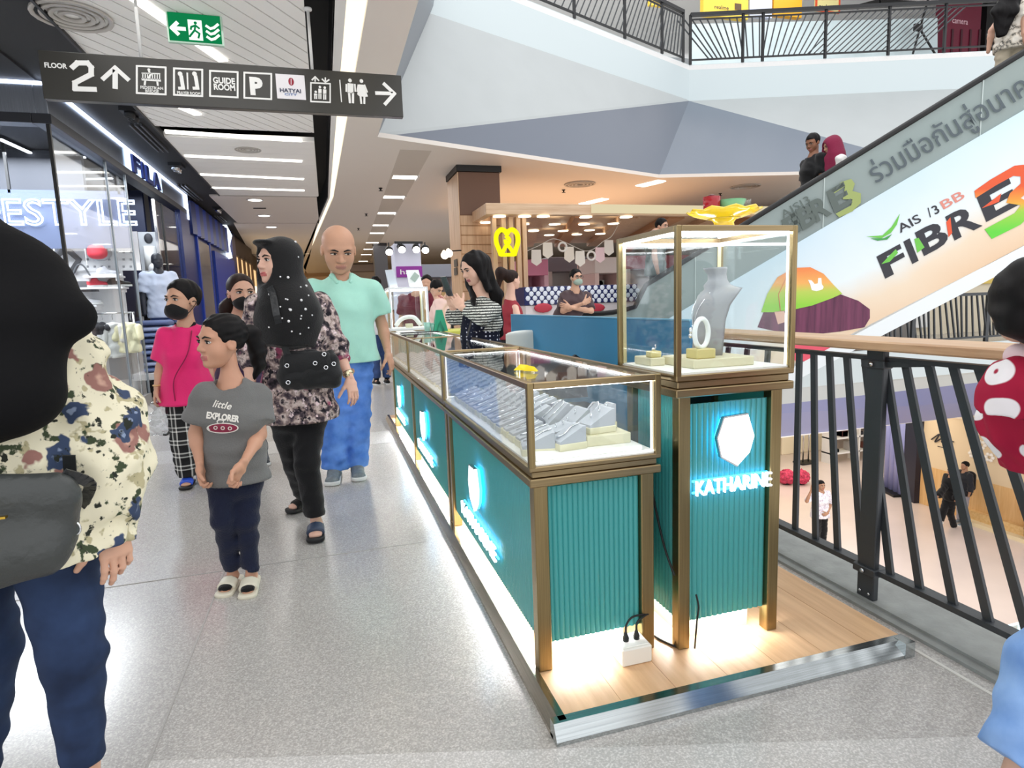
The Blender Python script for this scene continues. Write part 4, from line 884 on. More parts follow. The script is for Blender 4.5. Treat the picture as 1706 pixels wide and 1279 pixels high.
# ------------------------------------------------------------------ bodies and cloth as smooth implicit surfaces
def smin(a, b, k):
    if k <= 0: return np.minimum(a, b)
    h = np.clip(.5+.5*(b-a)/k, 0, 1); return b+(a-b)*h-k*h*(1-h)
class Sdf:
    def __init__(self): self.ops = []; self.lo = np.full(3, 1e9); self.hi = np.full(3, -1e9)
    def _add(self, fn, lo, hi, k, mode):
        self.ops.append((fn, np.array(lo), np.array(hi), k, mode))
        if mode == 'u': self.lo = np.minimum(self.lo, lo); self.hi = np.maximum(self.hi, hi)
        return self
    def cap(self, a, b, ra, rb=None, k=.02, mode='u', flat=(0, 0)):
        a, b = V3(a), V3(b); rb = ra if rb is None else rb; ab = b-a; L = np.linalg.norm(ab); u = ab/max(L, 1e-9); m = max(ra, rb)
        def fn(P):
            q = P-a; t = q@u; tc = np.clip(t, 0, L); d = np.linalg.norm(q-tc[:, None]*u, axis=1)-(ra+(rb-ra)*tc/max(L, 1e-9))
            if flat[0]: d = np.maximum(d, -t)
            if flat[1]: d = np.maximum(d, t-L)
            return d
        return self._add(fn, np.minimum(a, b)-m, np.maximum(a, b)+m, k, mode)
    def ecap(self, a, b, wa, wb, side, k=.02, mode='u', flat=(0, 0)):
        """elliptic tapered capsule: (half width along side, half depth) at each end"""
        a, b, side = V3(a), V3(b), V3(side); ab = b-a; L = np.linalg.norm(ab); u = ab/max(L, 1e-9); s = side-(side@u)*u; s /= np.linalg.norm(s); f = np.cross(u, s); m = max(*wa, *wb)
        def fn(P):
            q = P-a; t = q@u; tc = np.clip(t, 0, L)/max(L, 1e-9); rx = wa[0]+(wb[0]-wa[0])*tc; ry = wa[1]+(wb[1]-wa[1])*tc; l = t-np.clip(t, 0, L); mn = np.minimum(rx, ry)
            d = (np.sqrt(((q@s)/rx)**2+((q@f)/ry)**2+(l/mn)**2)-1)*mn
            if flat[0]: d = np.maximum(d, -t)
            if flat[1]: d = np.maximum(d, t-L)
            return d
        return self._add(fn, np.minimum(a, b)-m, np.maximum(a, b)+m, k, mode)
    def ell(self, c, r, R=None, k=.02, mode='u'):
        c = V3(c); r = np.array(r, float); R = np.eye(3) if R is None else np.array(R); m = float(r.max())
        def fn(P):
            q = (P-c)@R.T; k0 = np.linalg.norm(q/r, axis=1); k1 = np.linalg.norm(q/(r*r), axis=1); return k0*(k0-1)/np.maximum(k1, 1e-9)
        return self._add(fn, c-m, c+m, k, mode)
    def cut(self, p, n, k=0):
        p, n = V3(p), V3(n); n = n/np.linalg.norm(n)
        return self._add(lambda P: (P-p)@n, [-1e9]*3, [1e9]*3, k, 'i')
    def wrinkle(self, amp, f, seed=0, dirn=(0, 0, 1)):
        r = np.random.RandomState(seed); ks = r.normal(size=(5, 3))*f; ph = r.uniform(0, 6.28, 5)
        def fn(P): return amp*sum(np.sin(P@ks[i]+ph[i]+1.3*np.sin(P@ks[(i+1) % 5]*.5)) for i in range(5))/2.2
        self.ops.append((fn, None, None, 0, 'w')); return self
    def __call__(self, P):
        P = np.atleast_2d(P); D = np.full(len(P), 10.)
        for fn, lo, hi, k, mode in self.ops:
            d = fn(P)
            D = smin(D, d, k) if mode == 'u' else (-smin(-D, d, k) if mode == 's' else (np.maximum(D, d) if mode == 'i' else D+d))
        return D
    def mesh(self, h):
        lo = self.lo-3*h; n = np.ceil((self.hi+3*h-lo)/h).astype(int)+1; ax = [lo[i]+h*np.arange(n[i]) for i in range(3)]
        D = np.full(n, 10., np.float32)
        for fn, l, hh, k, mode in self.ops:
            if mode in 'iw': sl = [slice(0, n[i]) for i in range(3)]
            else:
                m = k+3*h; i0 = np.maximum(0, np.floor((l-m-lo)/h).astype(int)); i1 = np.minimum(n, np.ceil((hh+m-lo)/h).astype(int)+1)
                if np.any(i1 <= i0): continue
                sl = [slice(i0[i], i1[i]) for i in range(3)]
            sl = tuple(sl); sub = D[sl]
            X = np.stack(np.meshgrid(ax[0][sl[0]], ax[1][sl[1]], ax[2][sl[2]], indexing='ij'), -1).reshape(-1, 3)
            if mode in 'iw':
                near = np.abs(sub.reshape(-1)) < .08 if mode == 'w' else sub.reshape(-1) < .2
                if not near.any(): continue
                v = sub.reshape(-1).copy(); d = fn(X[near]); v[near] = np.maximum(v[near], d) if mode == 'i' else v[near]+d; D[sl] = v.reshape(sub.shape)
            else:
                d = fn(X).reshape(sub.shape); D[sl] = smin(sub, d, k) if mode == 'u' else -smin(-sub, d, k)
        return nets(D, lo, h)
def nets(D, lo, h):
    s = D < 0; nx, ny, nz = D.shape
    c = [(i, j, k) for i in (0, 1) for j in (0, 1) for k in (0, 1)]
    cs = lambda A, o: A[o[0]:nx-1+o[0], o[1]:ny-1+o[1], o[2]:nz-1+o[2]]
    cnt = sum(cs(s, o).astype(np.int8) for o in c); I = np.argwhere((cnt > 0) & (cnt < 8))
    idx = np.full((nx-1, ny-1, nz-1), -1, np.int64); idx[I[:, 0], I[:, 1], I[:, 2]] = np.arange(len(I))
    vals = {o: D[I[:, 0]+o[0], I[:, 1]+o[1], I[:, 2]+o[2]] for o in c}; acc = np.zeros((len(I), 3)); num = np.zeros(len(I))
    for a in c:
        for ax in range(3):
            if a[ax]: continue
            b = list(a); b[ax] = 1; b = tuple(b); d0, d1 = vals[a], vals[b]; x = (d0 < 0) != (d1 < 0); t = np.where(x, d0/np.where(x, d0-d1, 1), 0)
            p = np.tile(np.array(a, float), (len(I), 1)); p[:, ax] = t; acc += np.where(x[:, None], p, 0); num += x
    V = lo+h*(I+acc/num[:, None]); Q = []
    for ax in range(3):
        A = s.swapaxes(0, ax) if ax else s
        sl0 = [slice(1, -1)]*3; sl0[ax] = slice(0, -1); sl1 = [slice(1, -1)]*3; sl1[ax] = slice(1, None)
        a0, a1 = s[tuple(sl0)], s[tuple(sl1)]; E = np.argwhere(a0 != a1); flip = a1[tuple(E.T)] if len(E) else np.zeros(0, bool)
        E = E+1; E[:, ax] -= 1; o1, o2 = [(1, 2), (2, 0), (0, 1)][ax]
        def ci(d1, d2):
            q = E.copy(); q[:, o1] -= d1; q[:, o2] -= d2; return idx[q[:, 0], q[:, 1], q[:, 2]]
        q = np.stack([ci(1, 1), ci(0, 1), ci(0, 0), ci(1, 0)], 1); q[flip] = q[flip][:, ::-1]; Q.append(q)
    return V, np.concatenate(Q)
def fast_mesh(name, parts, mats, parent=None, matfn=None):
    """parts: list of (verts, quads); one mesh object"""
    o = 0; Vs = []; Qs = []
    for V, Q in parts: Vs.append(V); Qs.append(Q+o); o += len(V)
    V = np.concatenate(Vs); Q = np.concatenate(Qs); mats = mats if isinstance(mats, (list, tuple)) else [mats]
    if parent is None: off = np.array([V[:, 0].mean(), V[:, 1].mean(), V[:, 2].min()])
    else: off = OFF[parent.name]
    me = bpy.data.meshes.new(name); me.vertices.add(len(V)); me.vertices.foreach_set('co', (V-off).astype(np.float32).ravel())
    me.loops.add(Q.size); me.loops.foreach_set('vertex_index', Q.astype(np.int32).ravel())
    me.polygons.add(len(Q)); me.polygons.foreach_set('loop_start', np.arange(0, Q.size, 4, dtype=np.int32))
    for m in mats: me.materials.append(m)
    me.polygons.foreach_set('use_smooth', np.ones(len(Q), bool))
    if matfn is not None: me.polygons.foreach_set('material_index', matfn(V[Q].mean(1)).astype(np.int32))
    me.update(calc_edges=True); me.validate(); ob = bpy.data.objects.new(name, me); COL.objects.link(ob)
    if parent is None: ob.location = off
    else: ob.parent = parent
    OFF[ob.name] = off; return ob
def sobj(name, sdf, h, m, parent, matfn=None): return fast_mesh(name, [sdf.mesh(h)], m, parent, matfn)
def unit(v): v = V3(v); return v/np.linalg.norm(v)
def lerp(a, b, t): return V3(a)+(V3(b)-V3(a))*t
def march(sdf, P, D, n=40):
    """slide points P along unit directions D onto the surface"""
    P = np.array(P, float); D = np.array(D, float)
    for _ in range(n): P = P+D*np.clip(sdf(P), -.02, .06)[:, None]*.9
    return P
# ------------------------------------------------------------------ hands
def add_hand(S_, w, d, t, n, s=1., curl=.5, thumb=.5, spread=1., fingers=None):
    """w wrist, d finger direction, t thumb side, n direction the fingers curl towards"""
    d = unit(d); t = V3(t); t = unit(t-(t@d)*d); n = V3(n); n = n-(n@d)*d-(n@t)*t; n = unit(n)
    K = w+d*.088*s
    S_.ecap(w-d*.01*s, w+d*.03*s, (.026*s, .020*s), (.034*s, .017*s), t, k=.012)
    S_.ecap(w+d*.03*s, w+d*.078*s, (.036*s, .016*s), (.040*s, .013*s), t, k=.010)
    S_.cap(w+d*.022*s+t*.02*s+n*.006*s, w+d*.05*s+t*.03*s+n*.010*s, .016*s, .013*s, k=.01)
    Ls = (.070, .078, .073, .058); offs = (.030, .010, -.011, -.030)
    for i in range(4):
        c = fingers[i] if fingers else curl*(1+.08*i)
        p = K+t*offs[i]*s-d*(.006 if i in (0, 3) else 0)*s+n*.001; a = .35*c; r = (.0092, .0095, .009, .0078)[i]*s
        dd = unit(d+t*(offs[i]*1.6*spread))
        for j, fr in enumerate((.44, .31, .25)):
            v = dd*math.cos(a)+n*math.sin(a); q = p+v*Ls[i]*fr*s; S_.cap(p, q, r, r*.90, k=.004); p = q; r *= .90; a += (1.25, 1.15, .8)[j]*c
    p = w+d*.030*s+t*.030*s+n*.006*s; v = unit(d*.75+t*.62+n*.28); r = .0115*s
    for j, l in enumerate((.036, .032, .024)):
        q = p+v*l*s; S_.cap(p, q, r, r*.9, k=.006); p = q; r *= .88; v = unit(v*(1-.45*thumb)+(d*.5+n*.9-t*.25)*.45*thumb)
    return S_
# ------------------------------------------------------------------ heads
def head_frame(hdir, roll=0.):
    f = unit(hdir); r = np.cross(f, (0, 0, 1)); r = unit(r); u = np.cross(r, f)
    if roll: r, u = r*math.cos(roll)+u*math.sin(roll), u*math.cos(roll)-r*math.sin(roll)
    return np.stack([r, f, u])        # rows: right, forward, up
def head_sdf(c, R, hh, jaw=1., fat=1., nose=1.):
    """head height hh from chin to crown, centre c (half way up)"""
    S_ = Sdf(); W_ = lambda x, y, z: c+(R.T@np.array([x, y, z-.5]))*hh; e = lambda p, r, k, mode='u': S_.ell(W_(*p), np.array(r)*hh, R, k*hh, mode)
    e((0, -.07, .64), (.335*fat, .405, .36), .02); e((0, .07, .42), (.285*fat, .30, .34), .12); e((0, .16, .155), (.185*jaw*fat, .185, .15), .14)
    e((.17, .17, .34), (.12*fat, .13, .13), .10); e((-.17, .17, .34), (.12*fat, .13, .13), .10)
    e((0, .285, .60), (.24, .07, .045), .08)
    for s in (-1, 1): e((s*.145, .395, .515), (.085, .07, .05), .05, 's')
    S_.cap(W_(0, .335, .52), W_(0, .42*(.96+.04*nose), .385), .035*hh, .052*hh*nose, k=.04*hh)
    for s in (-1, 1): e((s*.055, .375, .36), (.045, .045, .035), .03)
    e((0, .345, .235), (.115, .055, .028), .025); e((0, .335, .195), (.10, .055, .032), .025); e((0, .43, .215), (.12, .07, .007), .008, 's')
    e((0, .28, .085), (.09, .085, .065), .06)
    for s in (-1, 1):
        e((s*.335*fat, -.03, .455), (.038, .095, .125), .02); e((s*.375*fat, -.005, .47), (.025, .05, .075), .015, 's')
    return S_, W_
def face_parts(par, W_, R, hh, eyes=True, brows=True, closed=False):
    wm, im, bm_ = mat('eye_white', 'dcd6d0', .3), mat('iris_dark', '1d120c', .2), mat('brow_dark', '1a1310', .8)
    if eyes:
        for s in (-1, 1):
            e = MB(); e.ell(W_(s*.145, .315, .512), np.array([.072, .045, .018 if closed else .030])*hh, 12, 8, rot=R.T)
            eo = e.build('eye', wm, par)
            MB().ell(W_(s*.145-.012, .345, .512), np.array([.032, .022, .016 if closed else .030])*hh, 10, 8, rot=R.T).build('iris', im, eo)
            MB().tube([W_(s*.145-.075, .325, .520), W_(s*.145-.03, .358, .545), W_(s*.145+.03, .358, .545), W_(s*.145+.075, .325, .522)], .010*hh, 6).build('eyelid', bm_, eo)
    if brows:
        for s in (-1, 1): MB().tube([W_(s*.06, .375, .585), W_(s*.14, .37, .615), W_(s*.23, .30, .59)], [.014*hh, .018*hh, .010*hh], 6).build('eyebrow', bm_, par)
# ------------------------------------------------------------------ skeleton
def skeleton(foot, H, face, over=None, shw=.105, hipw=.05, stance=.05):
    f = unit((*face, 0)); sv = V3((-f[1], f[0], 0)); g = V3(foot); z = lambda k: V3((0, 0, k*H)); J = dict(f=f, sv=sv, H=H)
    J['hd'] = g+z(.935)+f*.01*H; J['nk'] = g+z(.845)
    for n, s in (('a', -1), ('b', 1)):
        J['s'+n] = g+z(.815)+sv*s*shw*H; J['e'+n] = g+z(.63)+sv*s*(shw+.03)*H; J['w'+n] = g+z(.485)+sv*s*(shw+.035)*H+f*.03*H
        J['h'+n] = g+z(.505)+sv*s*hipw*H; J['k'+n] = g+z(.285)+sv*s*(stance)*H+f*.01*H; J['f'+n] = g+z(.05)+sv*s*stance*H; J['t'+n] = J['f'+n]+f*.10*H+sv*s*.015*H-z(.035)
    for k, v in (over or {}).items():
        J[k] = V3(v)
    return J
def px(px_, py_, Y): return at(px_, py_, Y=Y)
SKINS = {}
def skin(tone):
    if tone not in SKINS:
        m = mat('skin_'+tone, tone, .5, noise=.05, nscale=12, spec=.4); b = m.node_tree.nodes['Principled BSDF']; SKINS[tone] = m
    return SKINS[tone]
LIP = {}
def body(par, J, tone, girth=1., h=.012, hh=None, hdir=None, roll=0., hands=(), legs=True, jaw=1., fat=1., nose=1., lips='a5605a', head_h=.005, face=True, eyes=True, brows=True, closed=False, feet='shoe', arm=1., noarm=''):
    """one continuous skin mesh; returns head mapping"""
    H = J['H']; s = H/1.7; sv = J['sv']; hh = hh or .132*H; hd = J['hd']; f = J['f']; hdir = f if hdir is None else V3(hdir); R = head_frame(hdir, roll)
    S_ = Sdf(); mid = lambda a, b, t=.5: lerp(J[a], J[b], t); ms = mid('sa', 'sb'); mh = mid('ha', 'hb'); wd = np.linalg.norm(J['sb']-J['sa'])/2
    hs, W_ = head_sdf(hd, R, hh, jaw, fat, nose)
    S_.cap(J['nk']-[0, 0, .03*s], W_(0, -.10, .30), .055*s*fat, .05*s*fat, k=.03)
    chest = lerp(ms, mh, .25); waist = lerp(ms, mh, .65)
    S_.ecap(ms-[0, 0, .03*s], chest, (wd*.80, .075*s*girth), (wd*.82*girth**.5, .105*s*girth), sv, k=.05); S_.ecap(chest, waist, (wd*.80, .10*s*girth), (.125*s*girth, .09*s*girth), sv, k=.05); S_.ecap(waist, mh, (.125*s*girth, .09*s*girth), (.145*s*girth, .105*s*girth), sv, k=.05)
    S_.cap(J['nk']-[0, 0, .02*s], ms, .06*s, .07*s, k=.05)
    for n in 'ab':
        if n not in noarm:
            S_.cap(J['s'+n]-[0, 0, .01*s], J['e'+n], .047*s*arm, .037*s*arm, k=.03); m_ = lerp(J['e'+n], J['w'+n], .3); S_.cap(J['e'+n], m_, .037*s*arm, .037*s*arm, k=.02); S_.cap(m_, J['w'+n], .037*s*arm, .024*s*arm, k=.02)
        if legs:
            S_.cap(J['h'+n], J['k'+n], .066*s*girth**.5, .040*s, k=.02); m_ = lerp(J['k'+n], J['f'+n], .3); S_.cap(J['k'+n], m_, .040*s, .041*s, k=.01); S_.cap(m_, J['f'+n], .041*s, .031*s, k=.01)
            fd = unit(J['t'+n]-J['f'+n]); S_.ecap(J['f'+n]-[0, 0, .028*s]-f*.02*s, J['t'+n], (.034*s, .028*s), (.040*s, .014*s), np.cross(fd, (0, 0, 1)), k=.02)
    parts = [S_.mesh(h)]
    parts.append(hs.mesh(head_h) if face else hs.mesh(h*.8))
    for hk in hands:
        hS = Sdf(); w = hk.pop('w'); add_hand(hS, w, s=hk.pop('s', s), **hk); parts.append(hS.mesh(hk.get('h', .0035)))
    L_ = mat('lips_'+lips, lips, .45)
    def mf(C):
        q = (C-hd)@R.T/hh; q[:, 2] += .5
        return ((np.abs(q[:, 0]) < .115-.35*np.abs(q[:, 2]-.215)) & (q[:, 1] > .30) & (q[:, 2] > .168) & (q[:, 2] < .262)).astype(int)
    b = fast_mesh('body', parts, [skin(tone), L_], par, mf if face else None)
    if face: face_parts(par, W_, R, hh, eyes, brows, closed)
    return b, W_, R, hh, hs
def hair_short(par, W_, R, hh, m, h=.006, low=.46, top=1.0, name='hair', line=.80, thick=.03):
    S_ = Sdf(); e = lambda p, r, k, mode='u': S_.ell(W_(*p), np.array(r)*hh, R, k*hh, mode)
    e((0, -.075, .645), (.352+thick*.5, .425+thick*.5, .375+thick*top), .02)
    e((0, .42, .42), (.42, .40, line-.42), .05, 's')
    S_.cut(W_(0, 0, low), R.T@np.array([0, .22, -1]))
    for s in (-1, 1): e((s*.36, .0, .44), (.07, .11, .13), .02, 's')
    S_.wrinkle(.003, 60, 3)
    return sobj(name, S_, h, m, par)
def shoe(par, J, n, m, sole_m, s, style='sneaker', h=.006):
    a, t = J['f'+n], J['t'+n]; fd = V3((t-a)); fd[2] = 0; fd = unit(fd); sd = np.cross(fd, (0, 0, 1)); z0 = min(a[2], t[2])-.03*s
    g = V3((a[0], a[1], z0)); heel = g-fd*.055*s; toe = g+fd*np.linalg.norm((t-a)[:2])*1.0
    S_ = Sdf(); S_.ecap(heel+[0, 0, .035*s], toe+[0, 0, .026*s], (.036*s, .036*s), (.044*s, .026*s), sd, k=.02)
    if style == 'sneaker': S_.ecap(a+[0, 0, .02*s], g+fd*.05*s+[0, 0, .05*s], (.042*s, .045*s), (.036*s, .032*s), sd, k=.03)
    S_.cut(g+[0, 0, .012*s], (0, 0, -1))
    if style in ('slide', 'sandal'):
        S2 = Sdf(); c1 = lerp(heel, toe, .55); c2 = lerp(heel, toe, .86)
        S2.ecap(lerp(heel, toe, .52)+[0, 0, .045*s], lerp(heel, toe, .88)+[0, 0, .034*s], (.047*s, .036*s), (.049*s, .030*s), sd, k=.01, flat=(1, 1)); S2.cut(g+[0, 0, .012*s], (0, 0, -1))
        u = sobj('shoe_upper', S2, h, m, par)
    else: u = sobj('shoe', S_, h, m, par)
    S3 = Sdf(); S3.ecap(heel-fd*.004+[0, 0, .014*s], toe+fd*.01*s+[0, 0, .014*s], (.040*s, .030*s), (.050*s, .030*s), sd, k=.01); S3.cut(g+[0, 0, .024*s], (0, 0, 1)); S3.cut(g, (0, 0, -1))
    return sobj('shoe_sole', S3, h, sole_m, par)
def shirt_sdf(J, s, margin=.02, girth=1., hem=None, sleeve=.5, sr=.062, belly=0., flare=0., neck=.062, both='ab', hemdir=None, cuff=None, wr=.004, seed=1, wrf=28):
    """torso and sleeves; sleeve = fraction of the arm (1 elbow, 2 wrist)"""
    S_ = Sdf(); sv, f = J['sv'], J['f']; ms = lerp(J['sa'], J['sb'], .5); mh = lerp(J['ha'], J['hb'], .5); wd = np.linalg.norm(J['sb']-J['sa'])/2; chest = lerp(ms, mh, .28); waist = lerp(ms, mh, .68)
    S_.ecap(ms-[0, 0, .02*s], chest, (wd*.86, .085*s*girth+margin*.6), (wd*.86+margin, .115*s*girth+margin), sv, k=.05)
    S_.ecap(chest, waist, (wd*.84+margin, .112*s*girth+margin), (.135*s*girth+margin, .10*s*girth+margin), sv, k=.06)
    lowz = mh-[0, 0, .30*s]
    S_.ecap(waist, mh, (.135*s*girth+margin, .10*s*girth+margin), (.152*s*girth+margin+flare*.4, .115*s*girth+margin+flare*.4), sv, k=.06)
    S_.ecap(mh, lowz, (.152*s*girth+margin+flare*.4, .115*s*girth+margin+flare*.4), (.155*s*girth+margin+flare, .115*s*girth+margin+flare), sv, k=.05)
    if belly: S_.ell(waist+f*.07*s, np.array([.16, .13, .17])*s*belly, np.stack([sv, f, V3((0, 0, 1))]), .08)
    S_.cap(J['nk']-[0, 0, .035*s], ms+[0, 0, -.02*s], .07*s, .09*s, k=.05)
    cc = cuff if cuff else sr
    for n in both:
        a, e, w = J['s'+n], J['e'+n], J['w'+n]
        if sleeve <= 1: S_.cap(a-[0, 0, .012*s], lerp(a, e, sleeve), sr*s, cc*s, k=.035, flat=(0, 1))
        else: S_.cap(a-[0, 0, .012*s], e, sr*s, (sr*.9)*s, k=.035); S_.cap(e, lerp(e, w, sleeve-1), sr*.9*s, cc*s, k=.02, flat=(0, 1))
    if wr: S_.wrinkle(wr, wrf, seed)
    if hem is not None: S_.cut((0, 0, hem), (0, 0, -1) if hemdir is None else hemdir)
    S_.cut(J['nk']+[0, 0, .012*s], (0, 0, 1))
    S_.ell(J['nk']+f*.045*s+[0, 0, .0], np.array([neck, .06, .075])*s, np.stack([sv, f, V3((0, 0, 1))]), .01, 's')
    return S_
def pants_sdf(J, s, r=(.092, .068, .055), end=.93, girth=1., wr=.004, seed=2, top=.10):
    S_ = Sdf(); sv = J['sv']; mh = lerp(J['ha'], J['hb'], .5)
    S_.ecap(mh+[0, 0, top*s], mh, (.135*s*girth, .10*s*girth), (.15*s*girth, .112*s*girth), sv, k=.05)
    for n in 'ab':
        S_.cap(J['h'+n], J['k'+n], r[0]*s*girth**.5, r[1]*s, k=.03); S_.cap(J['k'+n], lerp(J['k'+n], J['f'+n], end), r[1]*s, r[2]*s, k=.02, flat=(0, 1))
    if wr: S_.wrinkle(wr, 34, seed)
    return S_
# ------------------------------------------------------------------ cloth materials
def cloth(name, col, bump=.25, sc=180, rough=.85, noise=.06, nsc=6.): return mat(name, col, rough, noise=noise, nscale=nsc, bump=bump, bscale=sc, spec=.25, sheen=.15)
def pattern(name, build, rough=.8):
    if name in MATS: return MATS[name]
    m, nt, b = new_mat(name); tc = N(nt, 'ShaderNodeTexCoord'); b.inputs['Roughness'].default_value = rough; b.inputs['Specular IOR Level'].default_value = .25
    nt.links.new(build(nt, tc.outputs['Object']), b.inputs['Base Color']); MATS[name] = m; return m
def noise_out(nt, v, sc, det=3., seed=0.):
    mp = N(nt, 'ShaderNodeMapping'); mp.inputs['Location'].default_value = (seed, seed*.7, seed*1.3); nt.links.new(v, mp.inputs[0])
    n = N(nt, 'ShaderNodeTexNoise', i_Scale=sc, i_Detail=det); nt.links.new(mp.outputs[0], n.inputs['Vector']); return n.outputs['Fac']
def vor_out(nt, v, sc, seed=0., warp=0.):
    mp = N(nt, 'ShaderNodeMapping'); mp.inputs['Location'].default_value = (seed, seed*.7, seed*1.3); nt.links.new(v, mp.inputs[0]); src = mp.outputs[0]
    if warp:
        n = N(nt, 'ShaderNodeTexNoise', i_Scale=sc*1.6, i_Detail=3.); nt.links.new(src, n.inputs['Vector']); a = N(nt, 'ShaderNodeMixRGB', blend_type='ADD'); a.inputs[0].default_value = warp
        nt.links.new(src, a.inputs[1]); nt.links.new(n.outputs['Color'], a.inputs[2]); src = a.outputs[0]
    n = N(nt, 'ShaderNodeTexVoronoi', i_Scale=sc); nt.links.new(src, n.inputs['Vector']); return n
def over(nt, base, top, fac):
    x = N(nt, 'ShaderNodeMixRGB'); nt.links.new(fac, x.inputs[0])
    for i, c in ((1, base), (2, top)):
        if isinstance(c, str): x.inputs[i].default_value = (*hx(c), 1)
        else: nt.links.new(c, x.inputs[i])
    return x.outputs[0]
def step(nt, src, th, soft=.02, inv=False):
    r = N(nt, 'ShaderNodeMapRange'); r.inputs[1].default_value = th-soft; r.inputs[2].default_value = th+soft
    if inv: r.inputs[3].default_value = 1; r.inputs[4].default_value = 0
    nt.links.new(src, r.inputs[0]); return r.outputs[0]
def p_blouse(nt, v):
    c = 'e9e2c6'
    c = over(nt, c, 'b9b08c', step(nt, noise_out(nt, v, 26, 3, 8), .60))
    c = over(nt, c, '3f4a34', step(nt, noise_out(nt, v, 34, 5, 1), .60))
    w = vor_out(nt, v, 9.5, 3, .10); c = over(nt, c, '9a6f66', step(nt, w.outputs['Distance'], .31, .02, True)); c = over(nt, c, 'c7a08e', step(nt, w.outputs['Distance'], .14, .04, True)); c = over(nt, c, '5b4a45', step(nt, w.outputs['Distance'], .06, .02, True))
    w = vor_out(nt, v, 10., 7.3, .12); c = over(nt, c, '3c4a66', step(nt, w.outputs['Distance'], .28, .02, True)); c = over(nt, c, '8b9ab5', step(nt, w.outputs['Distance'], .09, .02, True))
    return over(nt, c, '2b2f28', step(nt, noise_out(nt, v, 44, 4, 5), .635))
def p_tunic(nt, v):
    c = ramp(nt, noise_out(nt, v, 24, 6, 2), [(.34, '15131a'), (.45, '4b4048'), (.52, '94827d'), (.60, 'c9b9b3'), (.7, '2b252d')])
    c = over(nt, c, 'a04868', step(nt, noise_out(nt, v, 6, 4, 5), .60, .03)); c = over(nt, c, 'e0cdd0', step(nt, noise_out(nt, v, 30, 5, 9), .63)); return over(nt, c, '19161e', step(nt, noise_out(nt, v, 30, 5, 15), .60))
def p_knit(nt, v):
    w = N(nt, 'ShaderNodeTexWave', wave_type='BANDS', bands_direction='Z', i_Scale=17., i_Distortion=1.2, i_Detail=2.); nt.links.new(v, w.inputs['Vector'])
    return over(nt, ramp(nt, w.outputs['Fac'], [(.40, '2a2d2c'), (.58, 'd9dbd3')]), '4a4d4b', step(nt, noise_out(nt, v, 130, 2), .58))
def p_polka(nt, v, sc=26, a='14172a', b='d9dbe8', th=.22):
    w = vor_out(nt, v, sc); w.inputs['Randomness'].default_value = .0; return over(nt, a, b, step(nt, w.outputs['Distance'], th, .03, True))
def p_plaid(nt, v):
    s = N(nt, 'ShaderNodeSeparateXYZ'); nt.links.new(v, s.inputs[0]); c = '1b1b1d'; out = None
    fs = []
    for ax, sc in ((0, 11.), (2, 11.)):
        m_ = N(nt, 'ShaderNodeMath', operation='MULTIPLY'); m_.inputs[1].default_value = sc; nt.links.new(s.outputs[ax], m_.inputs[0]); f = N(nt, 'ShaderNodeMath', operation='FRACT'); nt.links.new(m_.outputs[0], f.inputs[0])
        st = ramp(nt, f.outputs[0], [(0, '000000'), (.36, '000000'), (.37, 'ffffff'), (.46, 'ffffff'), (.47, '3a3a3a'), (.66, '3a3a3a'), (.67, 'ffffff'), (.76, 'ffffff'), (.77, '000000')], 'CONSTANT'); fs.append(st)
    x = N(nt, 'ShaderNodeMixRGB', blend_type='ADD'); x.inputs[0].default_value = 1; nt.links.new(fs[0], x.inputs[1]); nt.links.new(fs[1], x.inputs[2])
    y = N(nt, 'ShaderNodeMixRGB', blend_type='MULTIPLY'); y.inputs[0].default_value = 1; nt.links.new(x.outputs[0], y.inputs[1]); y.inputs[2].default_value = (.38, .38, .36, 1)
    z_ = N(nt, 'ShaderNodeMixRGB', blend_type='ADD'); z_.inputs[0].default_value = 1; nt.links.new(y.outputs[0], z_.inputs[1]); z_.inputs[2].default_value = (.012, .012, .013, 1); return z_.outputs[0]
def p_reddisc(nt, v):
    w = vor_out(nt, v, 10.5, 2.2); w.inputs['Randomness'].default_value = .45; c = over(nt, 'a61a3c', 'f2eef0', step(nt, w.outputs['Distance'], .34, .012, True))
    return over(nt, c, 'a61a3c', step(nt, w.outputs['Distance'], .10, .012, True))
def denim(name, a, b): return pattern(name, lambda nt, v: ramp(nt, noise_out(nt, v, 9, 6), [(.3, a), (.7, b)]), .8)
BLKCL = cloth('black_cloth', '0c0c0e', .35, 120, .8, .0); HAIRB = wood_mat('hair_black', '070607', '151213', 'Z', 3, .55); HAIRBR = wood_mat('hair_brown', '1d1412', '32221d', 'Z', 3, .55)
for hm_ in (HAIRB, HAIRBR): hm_.node_tree.nodes['Principled BSDF'].inputs['Specular IOR Level'].default_value = .18
NAVY = cloth('navy_leggings', '151b33', .3, 150); MASKM = cloth('mask_black', '141416', .2, 200); LEATH = mat('black_leather', '26282a', .35, bump=.2, bscale=50, spec=.5)
def mask(par, W_, R, hh, hs, m=None, h=.005):
    S_ = Sdf(); q = lambda x, y, z: W_(x, y, z)
    S_.ell(q(0, .20, .23), np.array([.295, .275, .225])*hh, R, .02); S_.ell(q(0, .36, .30), np.array([.12, .14, .12])*hh, R, .05*hh)
    S_.cut(q(0, .03, 0), R.T@np.array([0, -1, .25])); S_.cut(q(0, .3, .425), R.T@np.array([0, -.1, 1]))
    o = sobj('face_mask', S_, h, m or MASKM, par)
    for s in (-1, 1): MB().tube(smooth_pts([q(s*.27, .12, .36), q(s*.36, .0, .46), q(s*.385, -.07, .45), q(s*.35, -.03, .34), q(s*.25, .10, .15)]), .006*hh+.0008, 5).build('ear_loop', m or MASKM, o)
    return o
